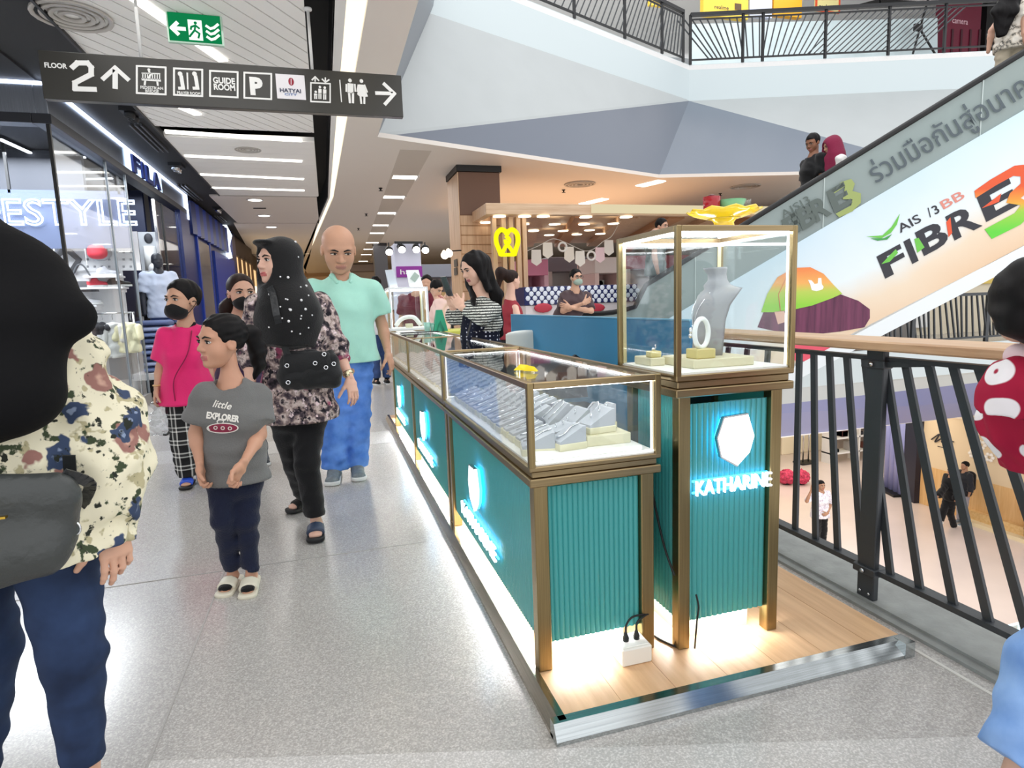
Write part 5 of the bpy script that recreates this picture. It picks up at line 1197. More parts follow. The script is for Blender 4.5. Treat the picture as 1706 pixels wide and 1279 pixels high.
# ------------------------------------------------------------------ girl in the grey T-shirt
Y = 2.80
g = thing('person', 'girl in a grey printed T-shirt, navy leggings and cream slides walking in front', 'person', at(398, 975, Z=0))
f = unit((-.28, -.96, 0))
J = skeleton(at(398, 972, Z=0), 1.19, f[:2], dict(
    hd=px(368, 568, Y), nk=px(386, 634, Y+.02), sa=px(340, 655, Y-.03), sb=px(431, 655, Y+.05), ea=px(326, 722, Y-.01), wa=px(333, 775, Y-.06), eb=px(433, 724, Y-.02), wb=px(405, 772, Y-.20),
    ha=px(368, 800, Y), hb=px(415, 800, Y+.03), ka=px(372, 862, Y-.02), kb=px(412, 866, Y), fa=px(385, 932, Y+.03), fb=px(417, 944, Y+.0), ta=px(372, 968, Y-.07), tb=px(411, 974, Y-.12)))
J['f'], J['sv'] = f, V3((-f[1], f[0], 0)); s = .74
for n in 'ab': J['f'+n][2] = .055; J['t'+n][2] = .02
hd_g = unit((-.80, -.60, -.02))
b, W_, R, hh, hs = body(g, J, 'c6957b', 1.0, .010, .222, hd_g, .04, head_h=.0045, fat=.96, nose=.9, lips='b56f68',
    hands=[dict(w=J['wa'], d=J['wa']-J['ea'], t=(-.2, -1, 0), n=(1, 0, 0), curl=.75, s=.76), dict(w=J['wb'], d=(px(388, 800, Y-.22)-J['wb']), t=(-.3, -.6, .7), n=(.3, -.6, -.7), curl=1.0, thumb=.9, s=.80)])
H_ = Sdf(); e = lambda p, r, k, mode='u': H_.ell(W_(*p), np.array(r)*hh, R, k*hh, mode)
e((0, -.085, .645), (.362, .435, .385), .02); e((0, .44, .44), (.41, .40, .40), .05, 's')
for s_ in (-1, 1): e((s_*.37, .03, .43), (.07, .12, .14), .02, 's')
H_.cut(W_(0, 0, .40), R.T@np.array([0, .35, -1])); H_.wrinkle(.0022, 90, 2)
sobj('hair', H_, .005, HAIRB, g)
P_ = Sdf(); pts = [W_(0, -.40, .66), px(418, 556, Y+.10), px(428, 580, Y+.12), px(431, 605, Y+.12), px(424, 632, Y+.11)]
for i in range(4): P_.cap(pts[i], pts[i+1], (.026, .038, .036, .026)[i], (.038, .036, .026, .008)[i], k=.02)
P_.wrinkle(.004, 70, 4); pt = sobj('ponytail', P_, .006, HAIRB, g); MB().lathe([(.020, -.008), (.027, -.008), (.027, .008), (.020, .008)], W_(0, -.42, .66), 14, axis=px(418, 556, Y+.10)-W_(0, -.40, .66)).build('hair_tie', BLACK, pt)
shg = shirt_sdf(J, s, .020, .94, px(400, 800, Y)[2], .70, .074, flare=.020, neck=.075, cuff=.088, wr=.0045, seed=5)
GREY = cloth('tshirt_grey', '6f6f6e', .3, 200)
sho = sobj('t_shirt', shg, .007, GREY, g)
lg = pants_sdf(J, s, (.078, .064, .048), .93, .98, top=.16); sobj('leggings', lg, .008, NAVY, g)
CRM = mat('slide_cream', 'd9d3c0', .5); 
for n in 'ab': so = shoe(g, J, n, CRM, CRM, .80, 'slide')
for n in 'ab':
    Sx = Sdf(); t = J['t'+n]; fd = t-J['f'+n]; fd[2] = 0; fd = unit(fd); Sx.ecap(t-fd*.05+[0, 0, .012], t-fd*.005+[0, 0, .006], (.030, .018), (.028, .014), np.cross(fd, (0, 0, 1))); sobj('sock', Sx, .005, BLKCL, g)
def print_on(par, sdf, mb, name, m, push=.12, off=.0025):
    """lay flat lettering onto cloth along the wearer's front"""
    V = np.array(mb.v); D = V-EYE; D /= np.linalg.norm(D, axis=1)[:, None]; Q = march(sdf, V-D*push, D); mb.v = [tuple(q) for q in Q-D*off]; return mb.build(name, m, par)
TW = mat('print_cream', 'ece8e0', .6); TR = mat('print_plum', '8c2342', .6)
def shirt_text(txt, p, q, hgt, bold=.02, slant=0., step_=None):
    a, b2 = px(*p, Y-.12), px(*q, Y-.12); ex = unit(b2-a); ey = unit(V3((0, 0, 1))-ex*ex[2]); return text_mb(txt, a, ex, ey+ex*slant, hgt, .0005, width=np.linalg.norm(b2-a), bold=bold)
print_on(g, shg, shirt_text('little', (353, 677), (383, 682), .030, .015, .25), 'print', TW)
print_on(g, shg, shirt_text('EXPLORER', (343, 696), (398, 703), .026, .05), 'print', TW)
def oval(px0, py0, w, h_, m, name, par, sdf, Yp, n=28, off=.003, rot=0.):
    c = px(px0, py0, Yp); mb = MB(); ring = lambda r: [c+[w*r*math.cos(a)*math.cos(rot)-h_*r*math.sin(a)*math.sin(rot), 0, w*r*math.cos(a)*math.sin(rot)+h_*r*math.sin(a)*math.cos(rot)] for a in np.linspace(0, 2*math.pi, n, endpoint=False)]
    vs = ring(1)+ring(.5)+[c]; fs = [(i, (i+1) % n, n+(i+1) % n, n+i) for i in range(n)]+[(n+i, n+(i+1) % n, 2*n) for i in range(n)]; mb.raw(vs, fs); return print_on(par, sdf, mb, name, m, off=off)
oval(371, 713, .060, .022, TW, 'print', g, shg, Y-.12, off=.002, rot=-.08); oval(371, 713, .055, .018, TR, 'print', g, shg, Y-.12, off=.0032, rot=-.08)
for x in (-12, 0, 12): oval(371+x, 713+x*.04, .008, .008, TW, 'print', g, shg, Y-.12, 14, off=.0045); oval(371+x, 713+x*.04, .0045, .0045, TR, 'print', g, shg, Y-.12, 12, off=.0055)
oval(367, 702, .014, .010, TW, 'print', g, shg, Y-.12, 14, off=.0015); oval(367, 702.5, .010, .006, GREY, 'print', g, shg, Y-.12, 14, off=.0045)
# ------------------------------------------------------------------ woman in the black headscarf with a shoulder bag
Y = 3.42
w = thing('person', 'woman in a beaded black headscarf and floral tunic with a black crossbody bag', 'person', at(512, 872, Z=0))
f = unit((-.18, -.98, 0)); sv = V3((-f[1], f[0], 0))
J = skeleton(at(512, 872, Z=0), 1.58, f[:2], dict(
    hd=px(461, 436, Y-.02), nk=px(478, 487, Y+.03), sa=px(432, 505, Y-.02), sb=px(535, 502, Y+.08), ea=px(416, 590, Y), wa=px(418, 650, Y-.10), eb=px(560, 578, Y+.07), wb=px(583, 630, Y-.04),
    ha=px(477, 690, Y+.02), hb=px(516, 690, Y+.04), ka=px(492, 768, Y+.14), kb=px(511, 772, Y-.06), fa=px(505, 832, Y+.36), fb=px(526, 862, Y-.07), ta=px(487, 850, Y+.32), tb=px(525, 886, Y-.21)))
J['f'], J['sv'] = f, sv; s = .93
for n, zz_ in (('a', .085), ('b', .075)): J['f'+n][2] = zz_; J['t'+n][2] = .035
b, W_, R, hh, hs = body(w, J, 'd6ab97', 1.05, .011, .232, unit((-.80, -.60, .02)), 0., head_h=.0045, fat=1.0, nose=.95, lips='b8625f',
    hands=[dict(w=J['wb'], d=px(592, 668, Y-.08)-J['wb'], t=(-.75, -.65, 0), n=(-.6, .3, .0), curl=.30, s=.92), dict(w=J['wa'], d=(0, -.1, -1), t=(.7, -.7, 0), n=(1, .3, 0), curl=.4, s=.9)])
hj = Sdf(); e = lambda p, r, k, mode='u': hj.ell(W_(*p), np.array(r)*hh, R, k*hh, mode)
e((0, -.10, .62), (.43, .52, .46), .02); e((0, -.10, .35), (.40, .44, .42), .15)
hj.cap(W_(0, -.05, .10), J['nk'], .095, .10, k=.06)
hj.ecap(J['nk']-[0, 0, .03], px(481, 530, Y-.03), (.130, .12), (.160, .158), sv, k=.08); hj.ecap(px(481, 520, Y-.03), px(480, 578, Y-.05), (.160, .160), (.140, .152), sv, k=.05, flat=(0, 1))
hj.ell(W_(0, .30, .90), np.array([.27, .20, .085])*hh, R, .10*hh)
hj.wrinkle(.005, 22, 7)
hj.ell(W_(0, .52, .40), np.array([.30, .42, .43])*hh, R, .05*hh, 's')
HIJ = cloth('hijab_black', '0b0b0d', .25, 150, .7, .0); hjo = sobj('headscarf', hj, .0075, HIJ, w)
bd = MB(); rr = random.Random(11); cnt_ = 0
bpts = [(492, 403), (497, 428), (467, 461), (480, 462), (476, 498), (501, 478), (510, 476), (514, 492), (479, 499), (502, 500), (482, 515), (467, 511), (484, 516), (502, 526), (448, 545), (481, 535), (486, 552), (501, 531), (509, 515), (514, 546), (500, 556), (455, 512), (470, 530), (520, 525), (449, 490), (459, 520)]
D = np.array([unit(px(x, y, Y-.3)-EYE) for x, y in bpts]); Pq = march(hj, EYE+D*(2.6), D, 60)
for i, q in enumerate(Pq):
    if abs(hj(q[None])[0]) < .02: bd.ell(q, [.0045 if i % 3 else .007]*3, 8, 6)
bd.build('beads', mat('pearl', 'e8e8ea', .15), hjo)
TUN = pattern('tunic_floral', p_tunic)
tu = shirt_sdf(J, s, .035, 1.02, px(500, 700, Y)[2], 1.50, .072, flare=.045, cuff=.060, wr=.008, seed=9, wrf=20); sobj('tunic', tu, .009, TUN, w)
BLKP = cloth('black_trousers', '101013', .25, 160); sobj('trousers', pants_sdf(J, s, (.098, .072, .058), .93, 1.05), .009, BLKP, w)
SOL = mat('sole_black', '131316', .6); UPB = mat('sandal_blue', '2d3a52', .5)
for n in 'ab': shoe(w, J, n, UPB if n == 'b' else BLKCL, SOL, .95, 'sandal')
wt = MB().lathe([(.026, -.009), (.030, -.009), (.030, .009), (.026, .009)], lerp(J['eb'], J['wb'], .86), 18, axis=J['wb']-J['eb']); wt.lathe([(.014, .0), (.014, .008), (0, .009)], lerp(J['eb'], J['wb'], .86)+f*.028, 14, axis=f); tag(wt.build('wrist_watch', mat('watch_gold', 'd8cfae', .25, .9)), 'slim pale gold watch on the wrist of woman in black headscarf', 'watch')
# crossbody bag
bc = px(514, 612, Y-.14); bg = thing('crossbody_bag', 'black nylon crossbody bag with metal rings, worn by the woman in floral tunic', 'bag', bc-[0, 0, .10])
B_ = Sdf(); B_.ecap(bc+sv*-.10+[0, 0, .0], bc+sv*.115+[0, 0, -.005], (.094, .042), (.094, .040), (0, 0, 1), k=.02); B_.ecap(bc+sv*-.11-[0, 0, .045], bc+sv*.12-[0, 0, .05], (.05, .045), (.05, .045), (0, 0, 1), k=.04); B_.wrinkle(.003, 40, 2); sobj('bag_body', B_, .006, cloth('nylon_black', '1a1b1d', .2, 220, .55, 0), bg)
B2 = Sdf(); B2.ecap(bc+sv*-.095+f*.025+[0, 0, .02], bc+sv*.10+f*.025+[0, 0, .015], (.066, .026), (.066, .026), (0, 0, 1), k=.02); sobj('bag_flap', B2, .006, MATS['nylon_black'], bg)
for (x, y) in ((478, 609), (525, 605), (543, 612), (556, 606), (480, 637), (540, 590)):
    c = px(x, y, Y-.215); MB().tube([c+[.009*math.cos(a), 0, .009*math.sin(a)] for a in np.linspace(0, 2*math.pi, 13)], .003, 5, cap=False).build('metal_ring', SILVER, bg)
st = [px(449, 478, Y-.02), px(455, 492, Y-.12), px(461, 525, Y-.19), px(470, 560, Y-.19), px(478, 580, Y-.16)]
DD = [unit(p-EYE) for p in st]; stp_ = march(hj, [p-d*.25 for p, d in zip(st, DD)], DD, 50); 
m_ = MB(); sp_ = smooth_pts([stp_[i]-DD[i]*.014 for i in range(3)]+[px(471, 563, Y-.17), px(479, 592, Y-.16)])
for i in range(len(sp_)-1): m_.bar(sp_[i], sp_[i+1]+(sp_[i+1]-sp_[i])*.15, .034, .004, up=f)
m_.build('strap', LEATH, bg); MB().bbox(px(472, 556, Y-.19)+[-.02, -.006, -.012], px(472, 556, Y-.19)+[.02, .004, .012], .002).build('buckle', SILVER, bg)
# ------------------------------------------------------------------ man in the mint polo
Y = 4.45
mn = thing('person', 'bald man in a mint polo and blue jeans looking down beside the counter', 'person', at(575, 790, Z=0))
f = unit((.12, -.99, 0)); sv = V3((-f[1], f[0], 0))
J = skeleton(at(575, 790, Z=0), 1.76, f[:2], dict(
    hd=px(564, 415, Y-.05), nk=px(568, 458, Y+.02), sa=px(520, 482, Y), sb=px(617, 482, Y+.05), ea=px(508, 560, Y), wa=px(515, 620, Y-.1), eb=px(637, 542, Y+.06), wb=px(646, 586, Y-.02),
    ha=px(560, 610, Y), hb=px(592, 610, Y+.02), ka=px(560, 700, Y-.02), kb=px(594, 692, Y+.02), fa=px(557, 775, Y-.02), fb=px(594, 765, Y+.04), ta=px(553, 797, Y-.2), tb=px(597, 783, Y-.16)))
J['f'], J['sv'] = f, sv; s = 1.04
for n in 'ab': J['f'+n][2] = .085; J['t'+n][2] = .035
b, W_, R, hh, hs = body(mn, J, 'c4967b', 1.2, .012, .305, unit((.10, -.90, -.44)), 0., head_h=.006, fat=1.06, jaw=1.25, nose=1.2, lips='ad7668', closed=True,
    hands=[dict(w=J['wb'], d=px(654, 612, Y-.03)-J['wb'], t=(-.5, -.85, 0), n=(-.8, .3, 0), s=1.08, fingers=(.18, .55, .7, .8), thumb=.5)])
HG = Sdf(); e = lambda p, r, k, mode='u': HG.ell(W_(*p), np.array(r)*hh, R, k*hh, mode)
e((0, -.09, .60), (.352, .415, .33), .02); e((0, .16, .72), (.50, .40, .60), .05, 's'); HG.cut(W_(0, 0, .80), R.T@np.array([0, 0, 1])); HG.cut(W_(0, 0, .38), R.T@np.array([0, 0, -1])); sobj('hair', HG, .006, mat('hair_grey', '77706b', .7), mn)
MINT = cloth('polo_mint', 'a6dccb', .2, 220)
po = shirt_sdf(J, s, .035, 1.22, px(560, 603, Y)[2], .72, .085, flare=.03, cuff=.088, belly=1.0, neck=.05, wr=.006, seed=12, wrf=16); sobj('polo_shirt', po, .01, MINT, mn)
co = Sdf()
for sgn in (-1, 1): co.cap(J['nk']+f*-.05+[0, 0, .015]+sv*.035*sgn, J['nk']+f*.045+sv*.065*sgn+[0, 0, -.01], .022, .02, k=.01); co.cap(J['nk']+f*.045+sv*.065*sgn+[0, 0, -.01], J['nk']+f*.105+sv*.045*sgn-[0, 0, .055], .020, .012, k=.01)
sobj('collar', co, .007, MINT, mn)
JB = denim('jeans_bright', '3f6fc4', '6c9ae6'); sobj('jeans', pants_sdf(J, s, (.108, .092, .082), 1.05, 1.15, .006), .011, JB, mn)
GSH = mat('sneaker_grey', '70797f', .7, noise=.2, nscale=40); WSO = mat('sole_white', 'd5d6d4', .6)
for n in 'ab': shoe(mn, J, n, GSH, WSO, 1.1)
# ------------------------------------------------------------------ boy in pink
Y = 4.67
by = thing('person', 'boy in a bright pink shirt, black face mask and plaid trousers', 'person', at(318, 805, Z=0))
f = unit((-.10, -.99, 0)); sv = V3((-f[1], f[0], 0))
J = skeleton(at(322, 804, Z=0), 1.41, f[:2], dict(
    hd=px(304, 500, Y), nk=px(310, 538, Y+.02), sa=px(278, 557, Y), sb=px(337, 554, Y+.03), ea=px(268, 612, Y+.02), wa=px(261, 648, Y-.04), eb=px(346, 612, Y+.02), wb=px(350, 650, Y),
    ha=px(303, 680, Y), hb=px(325, 680, Y), ka=px(305, 735, Y-.02), kb=px(330, 735, Y), fa=px(313, 787, Y), fb=px(336, 785, Y+.1), ta=px(309, 808, Y-.12), tb=px(340, 800, Y)))
J['f'], J['sv'] = f, sv; s = .83
for n in 'ab': J['f'+n][2] = .07; J['t'+n][2] = .03
b, W_, R, hh, hs = body(by, J, 'c79a80', 1., .012, .268, unit((-.62, -.78, .0)), 0., head_h=.006, hands=[dict(w=J['wa'], d=px(257, 668, Y-.05)-J['wa'], t=(.2, -1, 0), n=(1, .1, 0), curl=.5, s=.82)])
hair_short(by, W_, R, hh, HAIRB, .006, .42, 1.1, line=.83); mask(by, W_, R, hh, hs)
PINK = cloth('shirt_pink', 'e0246e', .15, 160, .6); ps = shirt_sdf(J, s, .035, 1.1, px(305, 672, Y)[2], .80, .082, flare=.035, cuff=.092, wr=.006, seed=3, wrf=20); sobj('shirt', ps, .009, PINK, by)
nb = Sdf()
for sgn in (-1, 1): nb.cap(J['nk']+sv*.06*sgn+f*.02-[0, 0, .005], J['nk']+f*.085-[0, 0, .085], .012, .012, k=.01)
sobj('neck_band', nb, .006, BLKCL, by)
MB().tube(smooth_pts([lerp(J['sb'], J['nk'], .4)+f*.09-[0, 0, .01], px(312, 590, Y-.16), px(290, 632, Y-.15), px(292, 668, Y-.15)]), .004, 6).build('strap', cloth('strap_pink', '8f1646', .1), by)
sobj('plaid_trousers', pants_sdf(J, s, (.108, .095, .090), .96, 1.1), .009, pattern('plaid', p_plaid), by)
SB = mat('slide_blue', '2f55c9', .45)
for n in 'ab': shoe(by, J, n, SB, SOL, .88, 'slide', .007)
MB().tube([lerp(J['ea'], J['wa'], .82)+.026*np.array([math.cos(a), math.sin(a), 0]) for a in np.linspace(0, 6.283, 15)], .005, 6, cap=False).build('bracelet', mat('bracelet_tan', 'd8b27a', .5), by)
bgp = thing('carrier_bag', 'crumpled clear plastic bag hanging from the hand of the boy in pink', 'bag', px(266, 716, Y-.06))
PB = Sdf(); PB.ecap(px(262, 672, Y-.06), px(268, 712, Y-.06), (.03, .02), (.085, .05), (1, 0, 0), k=.03); PB.wrinkle(.012, 40, 8); sobj('bag_film', PB, .01, glass_mat('bag_film', (.88, .89, .90), 2.), bgp)
MB().tube(smooth_pts([px(284, 690, Y-.05), px(287, 705, Y-.05), px(280, 722, Y-.05), px(272, 724, Y-.05)]), .008, 6).build('handle', BLACK, bgp)
# ------------------------------------------------------------------ woman in a black mask behind
Y = 5.13
mk = thing('person', 'woman with tied-back brown hair, black mask and purple shirt behind the girl', 'person', at(425, 770, Z=0))
f = unit((.15, -.98, 0)); sv = V3((-f[1], f[0], 0))
J = skeleton(at(425, 772, Z=0), 1.55, f[:2], dict(hd=px(402, 487, Y), nk=px(397, 528, Y+.03), sa=px(366, 545, Y), sb=px(436, 545, Y), ea=px(360, 605, Y), eb=px(442, 605, Y), wa=px(366, 650, Y), wb=px(440, 655, Y), ha=px(388, 660, Y), hb=px(415, 660, Y), ka=px(390, 720, Y), kb=px(424, 720, Y), fa=px(395, 762, Y), fb=px(438, 760, Y), ta=px(393, 775, Y-.15), tb=px(441, 773, Y-.12)))
J['f'], J['sv'] = f, sv; s = .92
for n in 'ab': J['f'+n][2] = .075; J['t'+n][2] = .03
b, W_, R, hh, hs = body(mk, J, 'cfa28b', 1., .013, .275, unit((.38, -.92, -.08)), 0., head_h=.006)
mask(mk, W_, R, hh, hs)
HB = Sdf(); e = lambda p, r, k, mode='u': HB.ell(W_(*p), np.array(r)*hh, R, k*hh, mode)
e((0, -.08, .645), (.36, .43, .385), .02); e((0, .44, .45), (.40, .40, .41), .05, 's'); HB.cut(W_(0, 0, .40), R.T@np.array([0, .35, -1]))
for i, (a_, b_2, r1_, r2_) in enumerate([((388, 500), (378, 513), .05, .055), ((378, 513), (372, 530), .055, .03)]): HB.cap(px(*a_, Y+.12), px(*b_2, Y+.10), r1_, r2_, k=.03)
sobj('hair', HB, .007, HAIRBR, mk)
PUR = cloth('shirt_purple', '3d2c4c', .2, 160); ss = shirt_sdf(J, s, .03, 1.05, px(400, 660, Y)[2], .9, .075, flare=.02, neck=.085, wr=.006, seed=21); sobj('shirt', ss, .011, PUR, mk)
sobj('trousers', pants_sdf(J, s, (.098, .072, .06), .95), .011, BLKP, mk)
for n in 'ab': shoe(mk, J, n, mat('sneaker_dark', '3d4045', .7), WSO, .95, 'sneaker', .008)
# ------------------------------------------------------------------ woman close by on the left
Y = 1.52
lw = thing('person', 'woman at the left edge in a long black headscarf, floral blouse and dark jeans', 'person', at(120, 1330, Z=0))
f = unit((.12, -.99, 0)); sv = V3((-f[1], f[0], 0)); gx = V3((-.74, 1.54, 0))
J = skeleton(gx, 1.55, f[:2], dict(
    hd=(-.83, 1.50, 1.43), nk=(-.80, 1.53, 1.30), sa=(-.98, 1.50, 1.16), sb=(-.60, 1.56, 1.14), ea=(-1.05, 1.5, .95), wa=(-1.02, 1.38, .74), eb=px(160, 705, Y+.06), wb=px(186, 872, Y-.02),
    ha=(-.80, 1.52, .77), hb=(-.625, 1.54, .77), ka=px(-20, 1080, Y+.1), kb=px(122, 1085, Y), fa=px(-45, 1240, Y+.18), fb=px(137, 1262, Y+.02), ta=(-.82, 1.56, .035), tb=px(160, 1300, Y-.06)))
J['fa'][2] = .09; J['ta'] = J['fa']+[-.02, -.15, -.055]
J['f'], J['sv'] = f, sv; s = .93
J['fb'][2] = max(.085, J['fb'][2]); J['tb'] = J['fb']+f*.15+[.01, 0, 0]; J['tb'][2] = .035
b, W_, R, hh, hs = body(lw, J, 'd3a58c', 1.1, .010, .225, unit((.1, -.99, 0)), 0., head_h=.006,
    hands=[dict(w=J['wb'], d=px(199, 950, Y-.03)-J['wb'], t=(-.75, -.65, 0), n=(-.6, .35, .1), s=.86, fingers=(.25, .3, .55, .6), thumb=.4), dict(w=J['wa'], d=(0, -.15, -1), t=(.75, -.65, 0), n=(.6, .35, .1), s=.86, curl=.4)])
hj = Sdf(); e = lambda p, r, k, mode='u': hj.ell(W_(*p), np.array(r)*hh, R, k*hh, mode)
e((0, -.08, .62), (.47, .55, .50), .02); hj.cap(W_(0, -.05, .15), J['nk'], .11, .14, k=.07)
hj.ecap(J['nk']-[0, 0, .02], (-.76, 1.49, 1.12), (.15, .13), (.215, .18), sv, k=.10); hj.ecap((-.80, 1.49, 1.12), (-.80, 1.47, .96), (.215, .18), (.15, .17), sv, k=.08)
hj.cap(px(-100, 385, Y), px(18, 470, Y-.02), .095, .085, k=.06); hj.cap(px(18, 470, Y-.02), px(120, 528, Y-.09), .085, .048, k=.05); hj.cap(px(20, 560, Y-.10), px(38, 648, Y-.13), .095, .062, k=.05); hj.cap(px(-60, 640, Y-.14), px(6, 655, Y-.14), .085, .082, k=.06)
mir = lambda p: p-sv*2*((p-J['nk'])@sv)
hj.cap(mir(px(-60, 420, Y)), mir(px(18, 470, Y-.02)), .09, .085, k=.06); hj.cap(mir(px(18, 470, Y-.02)), mir(px(120, 528, Y-.09)), .085, .048, k=.05); hj.cap(mir(px(20, 560, Y-.10)), mir(px(38, 648, Y-.13)), .095, .062, k=.05)
hj.wrinkle(.007, 16, 4); hj.ell(W_(0, .55, .38), np.array([.32, .42, .44])*hh, R, .05*hh, 's')
sobj('headscarf', hj, .009, mat('hijab_soft_black', '0c0c0e', .9, bump=.06, bscale=60, spec=.2), lw)
BLO = pattern('blouse_floral', p_blouse)
bl = shirt_sdf(J, s, .05, 1.12, px(130, 905, Y)[2], .3, .09, flare=.06, both='ab', wr=.009, seed=31, wrf=18)
m2 = lerp(J['eb'], J['wb'], .50)
bl.cap(J['sb'], J['eb'], .070, .092, k=.05); bl.cap(J['eb'], m2, .092, .090, k=.04); bl.cap(m2, lerp(J['eb'], J['wb'], .95), .090, .042, k=.03, flat=(0, 1))
m3 = lerp(J['ea'], J['wa'], .5); bl.cap(J['sa'], J['ea'], .09, .09, k=.05); bl.cap(J['ea'], m3, .09, .085, k=.04)
bl.wrinkle(.006, 30, 8); sobj('blouse', bl, .008, BLO, lw)
DJ = denim('jeans_dark', '1b2740', '2f4266'); ja = pants_sdf(J, s, (.094, .068, .046), 1.0, 1.08, .003); sobj('jeans', ja, .008, DJ, lw)
for n in 'ab': shoe(lw, J, n, mat('shoe_dark', '1c1b20', .5), SOL, .95, 'sandal', .007)
bc = px(8, 888, Y-.20); bg = thing('leather_bag', 'dark grey leather shoulder bag of the woman at the left edge', 'bag', bc-[0, 0, .09])
B_ = Sdf(); B_.ecap(bc+sv*-.20+[0, 0, .02], bc+sv*.095+[0, 0, .055], (.085, .035), (.06, .030), (0, 0, 1), k=.03); B_.ecap(bc+sv*-.20+[0, 0, -.05], bc+sv*.055+[0, 0, -.052], (.06, .045), (.05, .04), (0, 0, 1), k=.05); B_.wrinkle(.006, 22, 5); sobj('bag_body', B_, .007, mat('leather_grey', '3a3d3c', .42, bump=.25, bscale=40, spec=.5), bg)
MB().bar(px(2, 862, Y-.26)+[-.03, 0, 0], px(2, 862, Y-.26)+[.008, 0, 0], .010, .004).build('metal_badge', GOLDJ, bg)
m_ = MB(); sp_ = smooth_pts([bc+sv*.10+[0, 0, .10], bc+sv*.125+[0, .05, .06], px(125, 845, Y-.08), px(115, 760, Y-.12)])
for i in range(len(sp_)-1): m_.bar(sp_[i], sp_[i+1]+(sp_[i+1]-sp_[i])*.15, .022, .004, up=f)
m_.build('strap', LEATH, bg); MB().tube([px(126, 880, Y-.19)+[.008*math.cos(a), 0, .012*math.sin(a)] for a in np.linspace(0, 6.283, 13)], .0022, 5, cap=False).build('strap_ring', SILVER, bg)
# ------------------------------------------------------------------ toddler carried at the right edge and the adult in pale jeans
Y = .82
ad = thing('person', 'adult at right edge, only pale blue jeans leg showing, carrying the toddler', 'person', (1.42, .80, 0))
f = unit((-.97, .2, 0)); sv = V3((-f[1], f[0], 0))
J = skeleton((1.45, .72, 0), 1.62, f[:2], dict(nk=(1.60, .66, 1.37), hd=(1.60, .66, 1.50), sa=(1.60, .85, 1.30), sb=(1.60, .48, 1.30), ea=(1.50, .92, 1.05), wa=(1.50, .80, .95), eb=(1.50, .42, 1.03), wb=(1.46, .60, .95), ha=(1.56, .74, .84), hb=(1.56, .58, .84),
    ka=px(1768, 1128, Y-.02), kb=(1.55, .50, .45), fa=px(1694, 1300, Y-.02), fb=(1.66, .52, .10)))
J['f'], J['sv'] = f, sv; s = .95; J['fa'][2] = max(.10, J['fa'][2]); J['ta'] = J['fa']+f*.15; J['ta'][2] = J['fa'][2]-.055; J['tb'] = J['fb']+f*.15; J['tb'][2] = .045
body(ad, J, 'd8ae96', 1., .011, .22, f, 0., hands=[dict(w=J['wa'], d=(-.8, -.3, .2), t=(0, 0, 1), n=(0, -1, 0), curl=.5), dict(w=J['wb'], d=(-.8, .4, .1), t=(0, 0, 1), n=(0, 1, 0), curl=.5)])
hair_short(ad, lambda x, y, z: J['hd']+(head_frame(f).T@np.array([x, y, z-.5]))*.22, head_frame(f), .22, HAIRB, .01, .30, 1.1)
sobj('shirt', shirt_sdf(J, s, .03, 1., .72, .6, .075, flare=.02, wr=.006), .012, cloth('shirt_navy', '2a3350', .2), ad)
JP = denim('jeans_pale', '6f98d6', '9cc0f0'); sobj('jeans', pants_sdf(J, s, (.100, .092, .088), .86, 1., .008, 9), .008, JP, ad)
for n in 'ab': shoe(ad, J, n, WSO, WSO, .95, 'slide', .008)
Y = .98
ch = thing('person', 'toddler in a red dress printed with white discs, carried at the right edge', 'person', px(1712, 760, Y))
f = unit((.55, .83, 0)); sv = V3((-f[1], f[0], 0)); hd = px(1714, 503, Y)
J = skeleton(hd-[0, 0, .66], .86, f[:2], dict(hd=hd, nk=hd-[0, 0, .115], sa=hd+sv*-.0+sv*.105-[0, 0, .155], sb=hd-sv*.105-[0, 0, .155]), shw=.11)
J.update(nk=px(1735, 588, Y), sa=px(1690, 634, Y), sb=px(1790, 640, Y+.02), ea=px(1676, 692, Y+.02), wa=px(1720, 720, Y+.10), eb=px(1830, 700, Y), wb=px(1840, 740, Y+.05), ha=px(1765, 770, Y), hb=px(1830, 770, Y), ka=px(1790, 800, Y+.1), kb=px(1870, 800, Y+.1), fa=px(1800, 900, Y+.1), fb=px(1880, 900, Y+.1), ta=px(1810, 910, Y+.16), tb=px(1890, 910, Y+.16))
J['f'], J['sv'] = f, sv
b, W_, R, hh, hs = body(ch, J, 'd8ae96', 1., .009, .185, f, 0., head_h=.006, arm=.7, noarm='ab')
HB = Sdf(); e = lambda p, r, k, mode='u': HB.ell(W_(*p), np.array(r)*hh, R, k*hh, mode)
e((0, -.10, .56), (.425, .50, .50), .02); e((0, -.20, .30), (.39, .36, .30), .10); e((0, .50, .42), (.44, .40, .42), .05, 's'); HB.wrinkle(.003, 80, 4); sobj('hair', HB, .006, HAIRB, ch)
RD = pattern('dress_red', p_reddisc)
dr = shirt_sdf(J, .50, .034, 1.15, px(1700, 800, Y)[2], .80, .115, flare=.03, cuff=.125, wr=.005, seed=6, wrf=34); dr.ops = [o for o in dr.ops]; sobj('dress', dr, .006, RD, ch)
CO = Sdf(); CO.cap(J['nk']-sv*.05-f*.02-[0, 0, .005], J['nk']+sv*.05-f*.02-[0, 0, .005], .03, .03); sobj('collar', CO, .006, mat('collar_pink', 'f0d6da', .7), ch)
